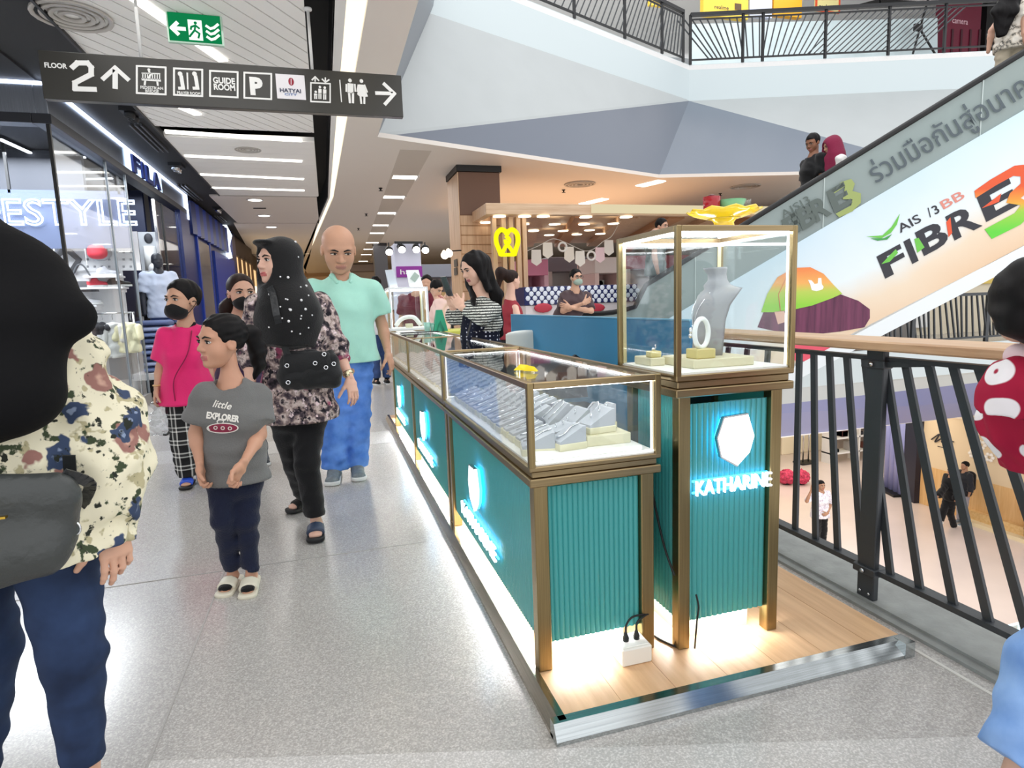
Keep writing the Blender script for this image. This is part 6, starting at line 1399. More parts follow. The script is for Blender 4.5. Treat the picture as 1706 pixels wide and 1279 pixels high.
# ------------------------------------------------------------------ woman with the phone
Y = 4.3
wp = thing('person', 'long-haired woman in a striped knit cardigan looking at her phone', 'person', (1.05, 4.3, 0))
f = unit((-.93, -.36, 0)); sv = V3((-f[1], f[0], 0))
J = skeleton((1.06, 4.30, 0), 1.60, f[:2], dict(hd=px(789, 446, Y), nk=px(800, 488, Y+.03), sa=px(782, 512, Y+.14), sb=px(822, 515, Y-.13), ea=px(757, 530, Y+.05), wa=px(754, 512, Y+.02), eb=px(802, 528, Y-.26), wb=px(769, 512, Y-.16),
    ha=px(790, 590, Y+.06), hb=px(812, 590, Y-.06)))
J['f'], J['sv'] = f, sv; s = .93
b, W_, R, hh, hs = body(wp, J, 'dcb29c', .92, .011, .225, unit((-.88, -.28, -.38)), 0., head_h=.005, closed=True, lips='a0525a',
    hands=[dict(w=J['wa'], d=px(748, 488, Y-.02)-J['wa'], t=(.0, -.5, .8), n=(.3, -1, .2), curl=.7, s=.9), dict(w=J['wb'], d=px(752, 490, Y-.10)-J['wb'], t=(-.2, .4, .9), n=(.1, .9, .3), curl=.7, s=.9)])
HB = Sdf(); e = lambda p, r, k, mode='u': HB.ell(W_(*p), np.array(r)*hh, R, k*hh, mode)
e((0, -.09, .63), (.375, .45, .40), .02)
bk = J['nk']-f*.10
HB.ecap(W_(0, -.26, .55), bk+[0, 0, -.02], (.085, .06), (.10, .055), sv, k=.06); HB.ecap(bk+[0, 0, -.02], bk-f*.03-[0, 0, .30], (.10, .055), (.075, .035), sv, k=.04)
HB.cap(W_(-.33, .02, .62), W_(-.36, .0, -.25), .03, .025, k=.03); HB.cap(W_(.33, .05, .62), W_(.36, .12, .0), .035, .03, k=.03); HB.cap(W_(.36, .12, .0), lerp(J['sb'], J['nk'], .5)+f*.10-[0, 0, .05], .03, .02, k=.03)
e((0, .45, .42), (.315, .42, .43), .05, 's'); HB.wrinkle(.0035, 60, 3); sobj('hair', HB, .006, HAIRB, wp)
KN = pattern('knit_striped', p_knit); sobj('cardigan', shirt_sdf(J, s, .025, .98, px(800, 552, Y)[2], 1.86, .068, flare=.02, cuff=.048, wr=.006, seed=15), .009, KN, wp)
SKS = Sdf(); mh = lerp(J['ha'], J['hb'], .5); SKS.ecap(mh+[0, 0, .24], mh-[0, 0, .10], (.150, .125), (.18, .14), sv, k=.04); SKS.ecap(mh-[0, 0, .10], mh-[0, 0, .42], (.18, .14), (.22, .19), sv, k=.04, flat=(0, 1)); SKS.wrinkle(.006, 24, 5); sobj('skirt', SKS, .01, pattern('skirt_dotted', lambda nt, v: p_polka(nt, v, 34.)), wp)
for n in 'ab': shoe(wp, J, n, BLKCL, SOL, .9, 'sneaker', .009)
MB().bar(lerp(J['sb'], J['nk'], .45)+f*.09, px(778, 560, Y-.2), .012, .004).build('bag_strap', LEATH, wp)
ph = px(746, 484, Y-.08); d_ = unit(px(738, 462, Y-.08)-ph); tag(MB().hull([ph+d_*a+sv*b_*.036+np.cross(d_, sv)*c for a in (-.04, .10) for b_ in (-1, 1) for c in (0, .008)]).build('phone', mat('phone_dark', '24262b', .2)), 'dark mobile phone held up by the long-haired woman', 'phone')
# ------------------------------------------------------------------ smaller figures
def figure(lab, foot, H, face, tone, hair, top, low, over=None, cat='person', hdir=None, h=.016, sleeve=.7, hem=.47, girth=1., girl=False, mask_m=None, name='person', shoes=None, legs=True, hands=(), sr=.072, cuff=None, face_on=True, hairlow=.44, pr=(.095, .075, .065), flare=.02, pend=.95):
    f = unit((*face, 0)); J = skeleton(foot, H, f[:2], over); J['f'] = f; J['sv'] = V3((-f[1], f[0], 0)); s = H/1.7
    t = thing(name, lab, cat, foot)
    b, W_, R, hh, hs = body(t, J, tone, girth, h, None, hdir, 0., legs=legs, head_h=h*.55, face=face_on, eyes=face_on, brows=face_on, hands=hands)
    if hair is not None: hair_short(t, W_, R, hh, hair, h*.6, hairlow, 1.1)
    sobj('shirt', shirt_sdf(J, s, .028, girth, foot[2]+hem*H, sleeve, sr, flare=flare, cuff=cuff or sr, wr=.006), h*.9, top, t)
    if low is not None and legs: sobj('trousers', pants_sdf(J, s, pr, pend), h*.9, low, t)
    if legs:
        for n in 'ab': shoe(t, J, n, shoes or GSH, WSO, s, 'sneaker', h*.7)
    return t, J, W_, R, hh, hs
# ponytail woman in red behind the cardigan woman
fo = (1.93, 6.6, 0)
t, J, W_, R, hh, hs = figure('woman with a brown ponytail and red strap top behind the woman with the phone', fo, 1.58, (.80, .25), 'dcb29e', None, mat('top_red', '8f1d2c', .7), cloth('skirt_dark', '2a2a30', .1), hem=.5, sleeve=.05, sr=.05, h=.014,
    over=dict(hd=px(854, 466, 6.6), nk=px(850, 498, 6.62), sa=px(858, 512, 6.48), sb=px(845, 512, 6.72)))
HB = Sdf(); e = lambda p, r, k, mode='u': HB.ell(W_(*p), np.array(r)*hh, R, k*hh, mode)
e((0, -.10, .66), (.37, .44, .38), .02); e((0, .44, .45), (.40, .40, .42), .05, 's'); HB.cut(W_(0, 0, .42), R.T@np.array([0, .35, -1])); a_ = W_(0, -.42, .80); HB.cap(a_, a_+[-.06, 0, .02], .05, .06, k=.03); HB.cap(a_+[-.06, 0, .02], a_+[-.09, .02, -.16], .05, .02, k=.03); sobj('hair', HB, .009, HAIRBR, t)
# man with crossed arms
fo = V3((2.95, 7.55, 0))
t, J, W_, R, hh, hs = figure('man in a brown polo and face mask with crossed arms behind the blue partition', fo, 1.62, (-.25, -.95), 'cb9f85', HAIRB, cloth('polo_brown', '4f3f42', .2), BLKP, h=.014, sleeve=.85, girth=1.1, hdir=unit((.15, -1, 0)),
    over=dict(hd=px(960, 462, 7.5), nk=px(958, 484, 7.52), sa=px(940, 492, 7.5), sb=px(977, 492, 7.55), ea=px(938, 518, 7.4), eb=px(985, 518, 7.42), wa=px(972, 505, 7.22), wb=px(950, 512, 7.24)),
    hands=[dict(w=px(972, 505, 7.22), d=(.9, .1, .35), t=(0, -.2, 1), n=(0, 1, 0), curl=.5, s=.95), dict(w=px(950, 512, 7.24), d=(-.9, .1, .2), t=(0, -.2, 1), n=(0, 1, 0), curl=.5, s=.95)])
mask(t, W_, R, hh, hs, mat('mask_green', '9fb3a6', .8), .008)
gg = MB()
for sgn in (-1, 1): gg.tube([W_(sgn*.15+.11*math.cos(a), .40, .51+.085*math.sin(a)) for a in np.linspace(0, 6.283, 17)], .0025, 5, cap=False)
gg.tube([W_(-.05, .42, .53), W_(.05, .42, .53)], .0025, 5).build('spectacles', BLACK, t)
# man standing on the escalator behind the tall case
fo = EP(1088, 560, -.5)
fo = V3((fo[0], fo[1], .72))
t, J, W_, R, hh, hs = figure('dark-haired man on the escalator seen above the tall glass case', fo, 1.66, (.82, -.55), 'c0937a', HAIRB, cloth('shirt_greygreen', '5d6b68', .2), BLKP, h=.016,
    over=dict(hd=px(1103, 377, fo[1])), hdir=unit((.45, -.9, -.1)))
# couple coming down the escalator
fo = E2(.02, 0, -.55); fo[2] = zb(.02)-.22
hd = px(1354, 238, fo[1]); fo = V3((hd[0]+.02, fo[1], hd[2]-1.60))
t, J, W_, R, hh, hs = figure('dark-haired man in black riding down the escalator beside the maroon headscarf', fo, 1.70, (-.8, .2), '8d6047', HAIRB, BLKCL, BLKP, h=.016, over=dict(hd=hd), hdir=unit((-.85, -.15, -.35)))
hd = px(1384, 243, fo[1]-.25); fo2 = V3((hd[0]+.05, fo[1]-.25, hd[2]-1.46))
t, J, W_, R, hh, hs = figure('person in a maroon headscarf riding down the escalator', fo2, 1.56, (-.8, .2), 'b98a70', None, cloth('top_white', 'e6e4e0', .2), BLKP, h=.016, over=dict(hd=hd), hdir=unit((-.85, .3, -.3)))
hj = Sdf(); e = lambda p, r, k, mode='u': hj.ell(W_(*p), np.array(r)*hh, R, k*hh, mode)
e((0, -.10, .60), (.45, .53, .48), .02); hj.cap(W_(0, -.1, .2), J['nk'], .11, .13, k=.06); hj.ecap(J['nk'], J['nk']-[0, 0, .22], (.16, .13), (.21, .16), J['sv'], k=.06); hj.wrinkle(.007, 20, 3); hj.ell(W_(0, .52, .40), np.array([.30, .42, .44])*hh, R, .03*hh, 's'); sobj('headscarf', hj, .009, cloth('hijab_maroon', '7d1c3d', .2, 90, .8), t)
# woman at the top right
ye = float(EP(1680, 70, -.45)[1]); hd = px(1690, -30, ye); fo = V3((hd[0]+.10, ye+.05, hd[2]-1.46))
t, J, W_, R, hh, hs = figure('long-haired woman in a cream patterned top riding the escalator, top right', fo, 1.57, (.55, .75), 'd5a78f', None, pattern('top_cream', lambda nt, v: ramp(nt, noise_out(nt, v, 14, 4, 3), [(.45, 'e9e2d6'), (.55, 'cdc3b3'), (.62, '4b4a48'), (.66, 'e5ddd0')])), cloth('skirt_sand', 'b9ad98', .1), h=.014, sleeve=.35, hem=.46,
    over=dict(hd=hd, nk=px(1692, -2, ye+.03), sa=px(1706, 12, ye-.08), sb=px(1678, 12, ye+.16), ea=px(1708, 55, ye-.12), wa=px(1716, 90, ye-.15)))
HB = Sdf(); e = lambda p, r, k, mode='u': HB.ell(W_(*p), np.array(r)*hh, R, k*hh, mode)
e((0, -.09, .63), (.38, .45, .40), .02); HB.ecap(W_(0, -.25, .5), px(1674, 20, ye-.02), (.10, .06), (.12, .06), J['sv'], k=.05); HB.ecap(px(1674, 20, ye-.02), px(1668, 58, ye), (.12, .06), (.05, .03), J['sv'], k=.05); e((0, .45, .42), (.33, .42, .43), .05, 's'); HB.wrinkle(.005, 40, 3); sobj('hair', HB, .009, HAIRB, t)
# people far along the hall
t, *_ = figure('dark-haired person in white top and jeans walking behind the man in mint', at(637, 640, Z=0), 1.66, (-.2, 1), 'cb9f85', HAIRB, cloth('top_offwhite', 'd9d8da', .2), denim('jeans_mid', '2c3f63', '43598a'), h=.018, face_on=False, shoes=BLKCL)
t, *_ = figure('person in a pale pink shirt bending over the yellow counter', (1.28, 7.4, 0), 1.50, (.9, -.2), 'd8ae96', HAIRB, cloth('shirt_pale_pink', 'e9c9bf', .2), BLKP, h=.016, over=dict(hd=px(727, 481, 7.4), nk=px(733, 498, 7.4), sa=px(732, 505, 7.3), sb=px(738, 505, 7.5)), hdir=unit((.6, -.6, -.5)))
t, *_ = figure('person in maroon with black hair half hidden by the far glass case', (1.10, 7.9, 0), 1.60, (-.3, -.9), 'cb9f85', HAIRB, cloth('shirt_maroon', '6a2233', .2), BLKP, h=.018, face_on=False, over=dict(hd=px(711, 472, 7.9)))
# lower floor
Z1 = -5.0
fo = at(1364, 913, Z=Z1)
o1 = dict(); 
t, J, *_ = figure('man in a white patterned shirt and black trousers standing on the lower floor', fo, 1.70, (-.15, -1), 'b08468', HAIRB, pattern('shirt_patterned', lambda nt, v: ramp(nt, noise_out(nt, v, 13, 3, 3), [(.5, 'ebe9ee'), (.58, 'b9a9bd'), (.62, 'ebe9ee')])), BLKP, h=.022, sleeve=.9, girth=1.2, shoes=mat('shoe_white', 'e8e8e6', .6), pr=(.11, .095, .085),
    over=dict(ea=px(1344, 835, fo[1]-.1), wa=px(1352, 815, fo[1]-.15), eb=px(1384, 838, fo[1]), wb=px(1379, 855, fo[1]-.2)), hands=[dict(w=px(1352, 815, fo[1]-.15), d=(.2, 0, 1), t=(1, 0, 0), n=(1, 0, 0), curl=.6), dict(w=px(1379, 855, fo[1]-.2), d=(-.9, 0, -.2), t=(0, 0, 1), n=(0, 1, 0), curl=.6)])
fo = at(1580, 880, Z=Z1)
t, J, *_ = figure('walking person in a black hoodie on the lower floor', fo, 1.66, (-.95, .25), 'b08468', HAIRB, BLKCL, BLKP, h=.022, sleeve=1.85, sr=.085, shoes=mat('shoe_white', 'e8e8e6', .6), hem=.46, pr=(.10, .085, .075),
    over=dict(ea=px(1573, 812, fo[1]), wa=px(1561, 829, fo[1]-.1), ka=px(1572, 850, fo[1]), fa=px(1567, 868, fo[1]), ta=px(1560, 872, fo[1]), kb=px(1583, 855, fo[1]), fb=px(1590, 878, fo[1]), tb=px(1580, 884, fo[1])))
fo = at(1602, 872, Z=Z1)
t, J, *_ = figure('companion with a black backpack and grey trousers behind the hooded walker', fo, 1.68, (-.95, .25), 'b08468', HAIRB, cloth('top_charcoal', '2a2b30', .2), cloth('trousers_grey', '9b97a0', .2), h=.022, sleeve=1.5, face_on=False)
BP_ = Sdf(); c_ = lerp(J['sa'], J['ha'], .4)-J['f']*.17+J['sv']*.12; BP_.ecap(c_+[0, 0, .15], c_-[0, 0, .17], (.15, .10), (.15, .11), J['sv']); tag(sobj('backpack', BP_, .02, BLKCL, None), 'black backpack on the companion of the hooded walker', 'backpack')
fo = at(1716, 905, Z=Z1)
t, J, *_ = figure('person in a pink jacket at the right edge of the lower floor', fo, 1.62, (.2, 1), 'cb9f85', HAIRB, cloth('jacket_pink', 'b8365f', .2), BLKP, h=.022, sleeve=1.8, face_on=False)
# shop mannequins on the lower floor and at the sports shop
def mannequin(lab, foot, H, face, top, low, tone='e9e4da', hat=None, over=None, h=.02, sleeve=.8, hem=.45):
    t, J, W_, R, hh, hs = figure(lab, foot, H, face, tone, None, top, low, cat='mannequin', name='mannequin', face_on=False, h=h, sleeve=sleeve, hem=hem, over=over, shoes=mat('mannequin_shoe', 'd9d3c6', .5))
    if hat is not None: MB().lathe([(.02, .115), (.085, .10), (.10, .05), (.175, .03), (.18, .022), (.09, .02)], J['hd']+[0, 0, .0], 18).build('sun_hat', hat, t)
    return t
ZPD = -4.66
fo = at(1662, 842, Z=ZPD); mannequin('cream dressed mannequin with a sun hat on the shop plinth below', fo, 1.72, (-.6, -.8), cloth('linen_cream', 'e3d9c6', .2), MATS['linen_cream'] if 'linen_cream' in MATS else None, hat=mat('straw', 'dcc9a0', .8), over=None, sleeve=.9)
fo = at(1698, 855, Z=ZPD); mannequin('mannequin in a black top and cream trousers right of the cream one', fo, 1.72, (-.6, -.8), BLKCL, MATS['linen_cream'], hat=MATS['straw'])
# ------------------------------------------------------------------ corner sports shop on the left
SX, SY = -2.40, 7.05
METF = brushed('fascia_metal', 'aab0ba', .3, 'Z'); NAVYM = mat('navy_panel', '14245e', .3, spec=.5); NAVYL = mat('navy_bright', '1b3a9c', .35); DKH = mat('header_dark', '22242b', .4)
GLS = glass_mat('shop_glass', (.95, .97, .98), .75)
STRIP = emat('strip_blue_white', 'd6e4ff', 5.0); SHW = mat('shop_white', 'eeeef0', .5); SHWL = emat('shop_lightbox', 'f6f7fb', 2.2)
sh = thing('shop_fascia', 'grey metal shop fascia with a bright light strip and raised lettering, left', 'fascia', (SX, SY, 3.03))
MB().bbox((SX-.10, SY, 3.12), (SX, 13.0, 3.38), .004).build('fascia_panel', METF, sh); MB().bbox((-6.5, SY, 3.12), (SX-.10, SY+.10, 3.38), .004).build('fascia_panel', METF, sh)
MB().bbox((SX-.14, SY-.01, 3.03), (SX+.02, 13.0, 3.12), .004).build('header', DKH, sh); MB().bbox((-6.5, SY-.02, 3.03), (SX-.14, SY+.14, 3.12), .004).build('header', DKH, sh)
MB().box((SX-.02, SY, 3.382), (SX+.02, 13.0, 3.405)).build('light_strip', STRIP, sh); MB().box((-6.5, SY-.02, 3.382), (SX-.02, SY+.02, 3.405)).build('light_strip', STRIP, sh)
MB().box((SX-.03, 12.93, 2.95), (SX+.03, 13.02, 3.40)).build('light_strip', STRIP, sh)
for i, (ya, w_, ch_) in enumerate(((9.55, .35, 'F'), (10.0, .08, 'I'), (10.2, .32, 'L'), (10.6, .42, 'A'))):
    text_mb(ch_, (SX+.02, ya, 3.13), (0, 1, 0), (0, 0, 1), .21, .03, width=w_, bold=.05).build('lettering', mat('letter_navy', '1c2f7d', .3), sh)
MB().box((SX+.003, 9.35, 3.125), (SX+.012, 11.2, 3.37)).build('letter_glow', emat('letter_halo', 'c8e2ff', 1.6), sh)
struct(quadpoly([(SX-.15, SY, 3.42), (-6.5, SY, 3.42), (-6.5, SY, 3.8), (SX-.15, SY, 3.8)], .05, (0, 1, 0)).build('trim_7', DARKC))
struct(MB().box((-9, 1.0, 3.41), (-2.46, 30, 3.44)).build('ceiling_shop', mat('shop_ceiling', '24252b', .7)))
struct(MB().box((-6.6, SY, 0), (-6.5, 14, 3.4)).build('wall_shop_left', mat('shop_wall_grey', '777b84', .6)))
struct(MB().box((-9, 6.4, 0), (-6.6, 6.5, 3.4)).build('wall_left', mat('wall_left_grey', '8d8f94', .6)))
gz = thing('shop_glazing', 'tall frameless glass front of the corner sports shop with thin dark joints', 'glazing', (SX, SY, 0))
for a, b in ((-6.5, -4.5), (-4.48, SX-.03)): MB().box((a, SY+.02, .14), (b, SY+.032, 3.03)).build('pane', GLS, gz)
for a, b in ((SY+.03, 8.6), (8.62, 9.35)): MB().box((SX-.03, a, .14), (SX-.018, b, 3.03)).build('pane', GLS, gz)
MB().box((SX-.035, SY+.005, .10), (SX-.005, SY+.035, 3.03)).build('corner_joint', BLACK, gz)
for y in (8.6, 9.35): MB().box((SX-.035, y, .10), (SX-.01, y+.025, 3.03)).build('joint', mat('joint_silver', '9fa5ab', .3, .8), gz)
MB().box((-6.5, SY, 0), (SX, SY+.07, .14)).box((SX-.07, SY, 0), (SX, 9.37, .14)).build('plinth', mat('plinth_grey', '8d8a88', .4), gz)
dg_ = thing('shop_door', 'open glass shop door with steel edge posts below the lettered fascia', 'door', (SX, 10.7, 0))
for y in (10.72, 11.15): MB().box((SX-.05, y, 0), (SX-.01, y+.05, 2.95)).build('door_post', CHROME if y < 11 else DARK, dg_)
MB().box((SX-.035, 10.80, .03), (SX-.023, 12.3, 2.95)).build('door_pane', GLS, dg_); MB().box((SX-.06, 12.3, 0), (SX+.02, 13.0, 3.03)).build('pilaster', NAVYM, dg_)
# interior
YB_ = 9.75
bwall = struct(MB().box((-6.5, YB_+.02, 0), (SX-.62, YB_+.12, 3.4)).build('wall_shop_back', mat('shop_back_dark', '3a3d46', .6)))
a, b = at(-60, 386, Y=YB_), at(229, 660, Y=YB_)
lb = tag(MB().box((a[0], YB_-.02, .0), (b[0], YB_, a[2])).build('display_wall', mat('display_white', 'f4f4f6', .5)), 'bright white display wall inside the corner shop behind the glass', 'display wall')
MB().box((a[0], YB_-.05, a[2]), (b[0], YB_-.02, a[2]+.05)).build('wall_light', emat('shop_strip', 'f4f8ff', 6.0), lb)
for x0, y0, x1, y1, nm, mm in ((-60, 386, 140, 452, 'lightbox', SHWL), (140, 386, 229, 452, 'pegboard', SHW)):
    p, q = at(x0, y1, Y=YB_), at(x1, y0, Y=YB_); MB().box((p[0], YB_-.035, p[2]), (q[0], YB_-.02, q[2])).build(nm, mm, lb)
for i in range(7):
    for j in range(5): p = at(146+12*i, 396+12*j, Y=YB_-.036); MB().box(p-[.014, .004, .014], p+[.014, .002, .014]).build('peg_hole', mat('peg_grey', '9a9ca2', .6), lb)
NEON = emat('neon_white', 'dcebff', 5.0)
p0_, p1_ = at(18, 374, Y=YB_-.3), at(210, 367, Y=YB_-.3); wl = (p1_[0]-p0_[0])
ns = thing('neon_sign', 'outlined white neon sign reading lifestyle inside the corner shop', 'sign', (p0_[0], YB_-.3, p0_[2]))
text_mb('LIFESTYLE', (p0_[0]-wl*.52, YB_-.30, p0_[2]), (1, 0, 0), (0, 0, 1), .33, width=wl*1.60, outline=.022).build('neon_lettering', NEON, ns)
bk_ = at(212, 335, Y=YB_-.26); MB().box((p0_[0]-1.5, YB_-.26, p0_[2]-.30), (bk_[0], YB_-.24, p0_[2]+.44)).build('backing', mat('neon_backing', '4a5572', .4), ns)
for x in (p0_[0], bk_[0]-.1): MB().box((x, YB_-.26, p0_[2]+.40), (x+.03, YB_-.23, 3.41)).build('hanger', DARK, ns)
for i, (x0, y0, x1, y1) in enumerate(((0, 232, 80, 268), (0, 268, 80, 300), (92, 262, 142, 262), (95, 300, 187, 297), (96, 325, 190, 322))):
    p, q = at(x0, y0, Z=3.36), at(x1, y1, Z=3.36); 
    t_ = thing('shop_light', '%s slim linear ceiling light inside the corner shop' % ('leftmost sloping', 'lower sloping', 'short upper', 'middle level', 'lowest level')[i], 'light', lerp(p, q, .5)); MB().bar(p, q, .04, .02).build('tube', emat('shop_tube', 'f2f6ff', 3.0), t_); MB().bar(p+[0, 0, .02], q+[0, 0, .02], .05, .02).build('housing', DARK, t_)
# poster of a runner
p, q = at(96, 451, Y=YB_-.05), at(137, 388, Y=YB_-.05)
po_ = tag(MB().box((p[0], YB_-.06, p[2]), (q[0], YB_-.04, q[2])).build('poster', mat('poster_white', 'f2f2f4', .5)), 'white poster with a dark running figure inside the corner shop', 'poster')
c = at(112, 415, Y=YB_-.062); fm = mat('poster_figure', '5b5d63', .6)
for pts, r in (([(0, .24), (-.02, .02)], .06), ([(-.02, .02), (-.16, -.12), (-.10, -.30)], .04), ([(-.02, .02), (.12, -.14), (.02, -.30)], .04), ([(0, .2), (.16, .10), (.22, .18)], .03), ([(0, .2), (-.14, .08), (-.20, -.0)], .03)): 
    MB().tube([c+[x, 0, z] for x, z in pts], r, 8).build('print', fm, po_)
MB().ell(c+[.01, 0, .33], (.06, .02, .07), 10, 8).build('print', fm, po_)
# goods on the wall
def backpack(lab, p, w_, h_, m, m2):
    t = thing('backpack', lab, 'backpack', p); S_ = Sdf(); S_.ecap(p+[0, 0, h_*.25], p+[0, 0, h_*.75], (w_/2, .10), (w_*.42, .09), (1, 0, 0), k=.05); sobj('body', S_, .02, m, t)
    S2 = Sdf(); S2.ecap(p+[0, -.07, h_*.22], p+[0, -.07, h_*.38], (w_*.40, .07), (w_*.40, .06), (1, 0, 0), k=.03); sobj('front_pocket', S2, .02, m2, t); MB().tube(smooth_pts([p+[-.05, 0, h_*.98], p+[0, 0, h_*1.08], p+[.05, 0, h_*.98]]), .012, 6).build('handle', BLACK, t); return t
p = at(167, 436, Y=YB_-.16); backpack('grey and red backpack on the white wall of the corner shop', p, .30, .44, mat('pack_grey', '9b9da3', .7), mat('pack_red', 'c8283c', .6))
p = at(139, 486, Y=YB_-.15); t = thing('handbag', 'dark triangular handbag with a looped strap on the shop wall', 'handbag', p)
MB().hull([p+q for q in ([-.17, -.06, 0], [.17, -.06, 0], [-.17, .06, 0], [.17, .06, 0], [-.14, -.04, .14], [.14, -.04, .14], [-.14, .04, .14], [.14, .04, .14])]).build('body', mat('bag_dark', '3f4248', .5), t)
MB().tube(smooth_pts([p+[-.13, 0, .14], p+[-.04, 0, .34], p+[.04, 0, .34], p+[.13, 0, .14]]), .012, 6).build('strap', mat('bag_dark2', '55585e', .5), t)
def trainer(lab, p, m, yaw=0., s_=1.):
    t = thing('trainer', lab, 'shoe', p); d = V3((math.cos(yaw), math.sin(yaw), 0)); sd = V3((-d[1], d[0], 0))
    S_ = Sdf(); S_.ecap(p-d*.09*s_+[0, 0, .05*s_], p+d*.11*s_+[0, 0, .035*s_], (.045*s_, .05*s_), (.045*s_, .03*s_), sd, k=.02); S_.ecap(p-d*.08*s_+[0, 0, .06*s_], p-d*.03*s_+[0, 0, .10*s_], (.04*s_, .04*s_), (.035*s_, .03*s_), sd, k=.03); S_.cut(p+[0, 0, .02*s_], (0, 0, -1)); sobj('upper', S_, .014, m, t)
    MB().hull([p+d*x*s_+sd*y*s_+[0, 0, z*s_] for x, y in ((-.13, -.03), (-.13, .03), (.05, -.05), (.05, .05), (.15, -.03), (.15, .03)) for z in (0, .025)]).build('sole', WSO, t); return t
for i, (x, y) in enumerate(((165, 478), (199, 477))): trainer(('red trainer on the shop shelf under the backpack', 'dark trainer on the shop shelf right of the red one')[i], at(x, y, Y=YB_-.16), (MATS['pack_red'], BLACK)[i], .2)
trainer('grey trainer on the upper shop shelf', at(181, 459, Y=YB_-.16), mat('trainer_grey', 'b9bbc2', .6), .2)
trainer('pale trainer on the lower shop shelf left', at(150, 507, Y=YB_-.16), mat('trainer_pale', 'd5d6da', .6), .2)
for k, (x0, x1, y_) in enumerate(((150, 208, 461), (132, 214, 480), (134, 172, 509))):
    p, q = at(x0, y_, Y=YB_-.05), at(x1, y_, Y=YB_-.05); t = tag(MB().box((p[0], YB_-.30, p[2]-.025), (q[0], YB_-.03, p[2])).build('wall_shelf', SHW), ('short upper white wall shelf in the corner shop', 'long middle white wall shelf in the corner shop', 'low white wall shelf in the corner shop')[k], 'shelf')
    for xx in (p[0]+.03, q[0]-.05): MB().box((xx, YB_-.28, p[2]-.07), (xx+.02, YB_-.03, p[2]-.025)).build('bracket', SHW, t)
# hanging rail with clothes
yr = YB_-.55; p, q = at(152, 523, Y=yr), at(225, 528, Y=yr)
t = thing('clothes_rail', 'chrome clothes rail with hanging garments inside the corner shop', 'clothes rail', (p[0], yr, 0)); MB().tube([(p[0], yr, p[2]), (q[0], yr, p[2])], .012, 8).build('rail', CHROME, t)
for x in (p[0]+.02, q[0]-.02): MB().tube([(x, yr, 0.02), (x, yr, p[2])], .014, 8).build('upright', CHROME, t)
def garment(lab, pxx, ptop, pbot, w_, m, m2=None, Y=yr, tee=False):
    c = at(pxx, ptop, Y=Y); zb_ = at(pxx, pbot, Y=Y)[2]; t = thing('hanging_garment', lab, 'clothing', (c[0], Y, zb_)); S_ = Sdf(); S_.ecap((c[0], Y, c[2]-.10), (c[0], Y, zb_+.02), (w_*.5, .05), (w_*.55, .06), (1, 0, 0), k=.02, flat=(0, 1)); S_.wrinkle(.008, 30, int(pxx)); sobj('cloth', S_, .018, m, t)
    S2 = Sdf()
    for sg in (-1, 1): S2.cap((c[0]+sg*w_*.42, Y, c[2]-.12), (c[0]+sg*w_*.55, Y-.03, lerp(c, (0, 0, zb_), .55)[2]), .05, .045)
    sobj('sleeves', S2, .018, m2 or m, t); MB().tube(smooth_pts([(c[0], Y, c[2]-.02), (c[0], Y, c[2]+.03), (c[0]+.015, Y, p[2]+.015)]), .006, 5).build('hanger_hook', CHROME, t); return t
for i, (x, b_2, w_, cc, lab) in enumerate(((160, 560, .12, '1d1e22', 'black garment at the left end of the clothes rail'), (170, 560, .12, '26272c', 'charcoal garment second on the clothes rail'), (187, 598, .20, 'c9cac6', 'grey and white sports jacket hanging in the middle of the rail'), (207, 590, .22, 'd8d3ae', 'pale yellow top hanging on the rail'), (217, 588, .18, 'e0dbb8', 'cream yellow top at the right end of the rail'))):
    garment(lab, x, 530, b_2, w_, cloth('garment_'+cc, cc, .15))
p, q = at(166, 562, Y=yr+.25), at(236, 650, Y=yr+.25); t = thing('shop_cabinet', 'pale grey low cabinet below the clothes rail', 'cabinet', (p[0], yr+.25, 0)); MB().bbox((p[0], yr+.12, 0.005), (q[0], yr+.5, p[2]), .01).build('carcass', mat('cabinet_grey', 'b9b6b4', .5), t); MB().box((p[0]+.12, yr+.10, .35), (p[0]+.38, yr+.125, p[2]-.1)).build('drawer', mat('drawer_grey', '7d7c7e', .5), t)
fo = at(72, 520, Y=9.0); 
mannequin('dark headed shop mannequin in a grey top half hidden by the black headscarf', (fo[0], 9.0, 0), 2.02, (.3, -.95), cloth('top_grey', '8d8f94', .2), BLKP, tone='26262a', over=None, hem=.47)
# inner right part of the shop: poster, jackets, denim stack
p, q = at(243, 512, Y=12.52), at(264, 386, Y=12.52); ps_ = tag(MB().box((p[0], 12.54, p[2]), (q[0], 12.6, q[2])).build('poster', mat('poster_grey', 'b9bcc0', .5, noise=.2, nscale=1.5)), 'tall grey fashion poster with a standing figure in the shop entrance', 'poster')
c = at(253, 450, Y=12.53)
for pts, r in (([(0, .42), (0, .0)], .10), ([(-.04, .0), (-.07, -.6)], .06), ([(.05, .0), (.09, -.6)], .06)): MB().tube([c+[x, 0, z] for x, z in pts], r, 8).build('print', mat('poster_white2', 'e6e6e4', .6), ps_)
MB().ell(c+[0, 0, .56], (.07, .03, .09), 10, 8).build('print', mat('poster_dark', '3a3a40', .6), ps_)
struct(MB().box((SX-.62, 13.0, 0), (SX, 13.1, 3.4)).build('wall_shop_end', mat('shop_end_navy', '121c45', .5))); struct(MB().box((SX-2.6, 12.6, 0), (SX-.62, 12.7, 3.4)).build('wall_shop_inner', mat('shop_inner', '1c2340', .5)))
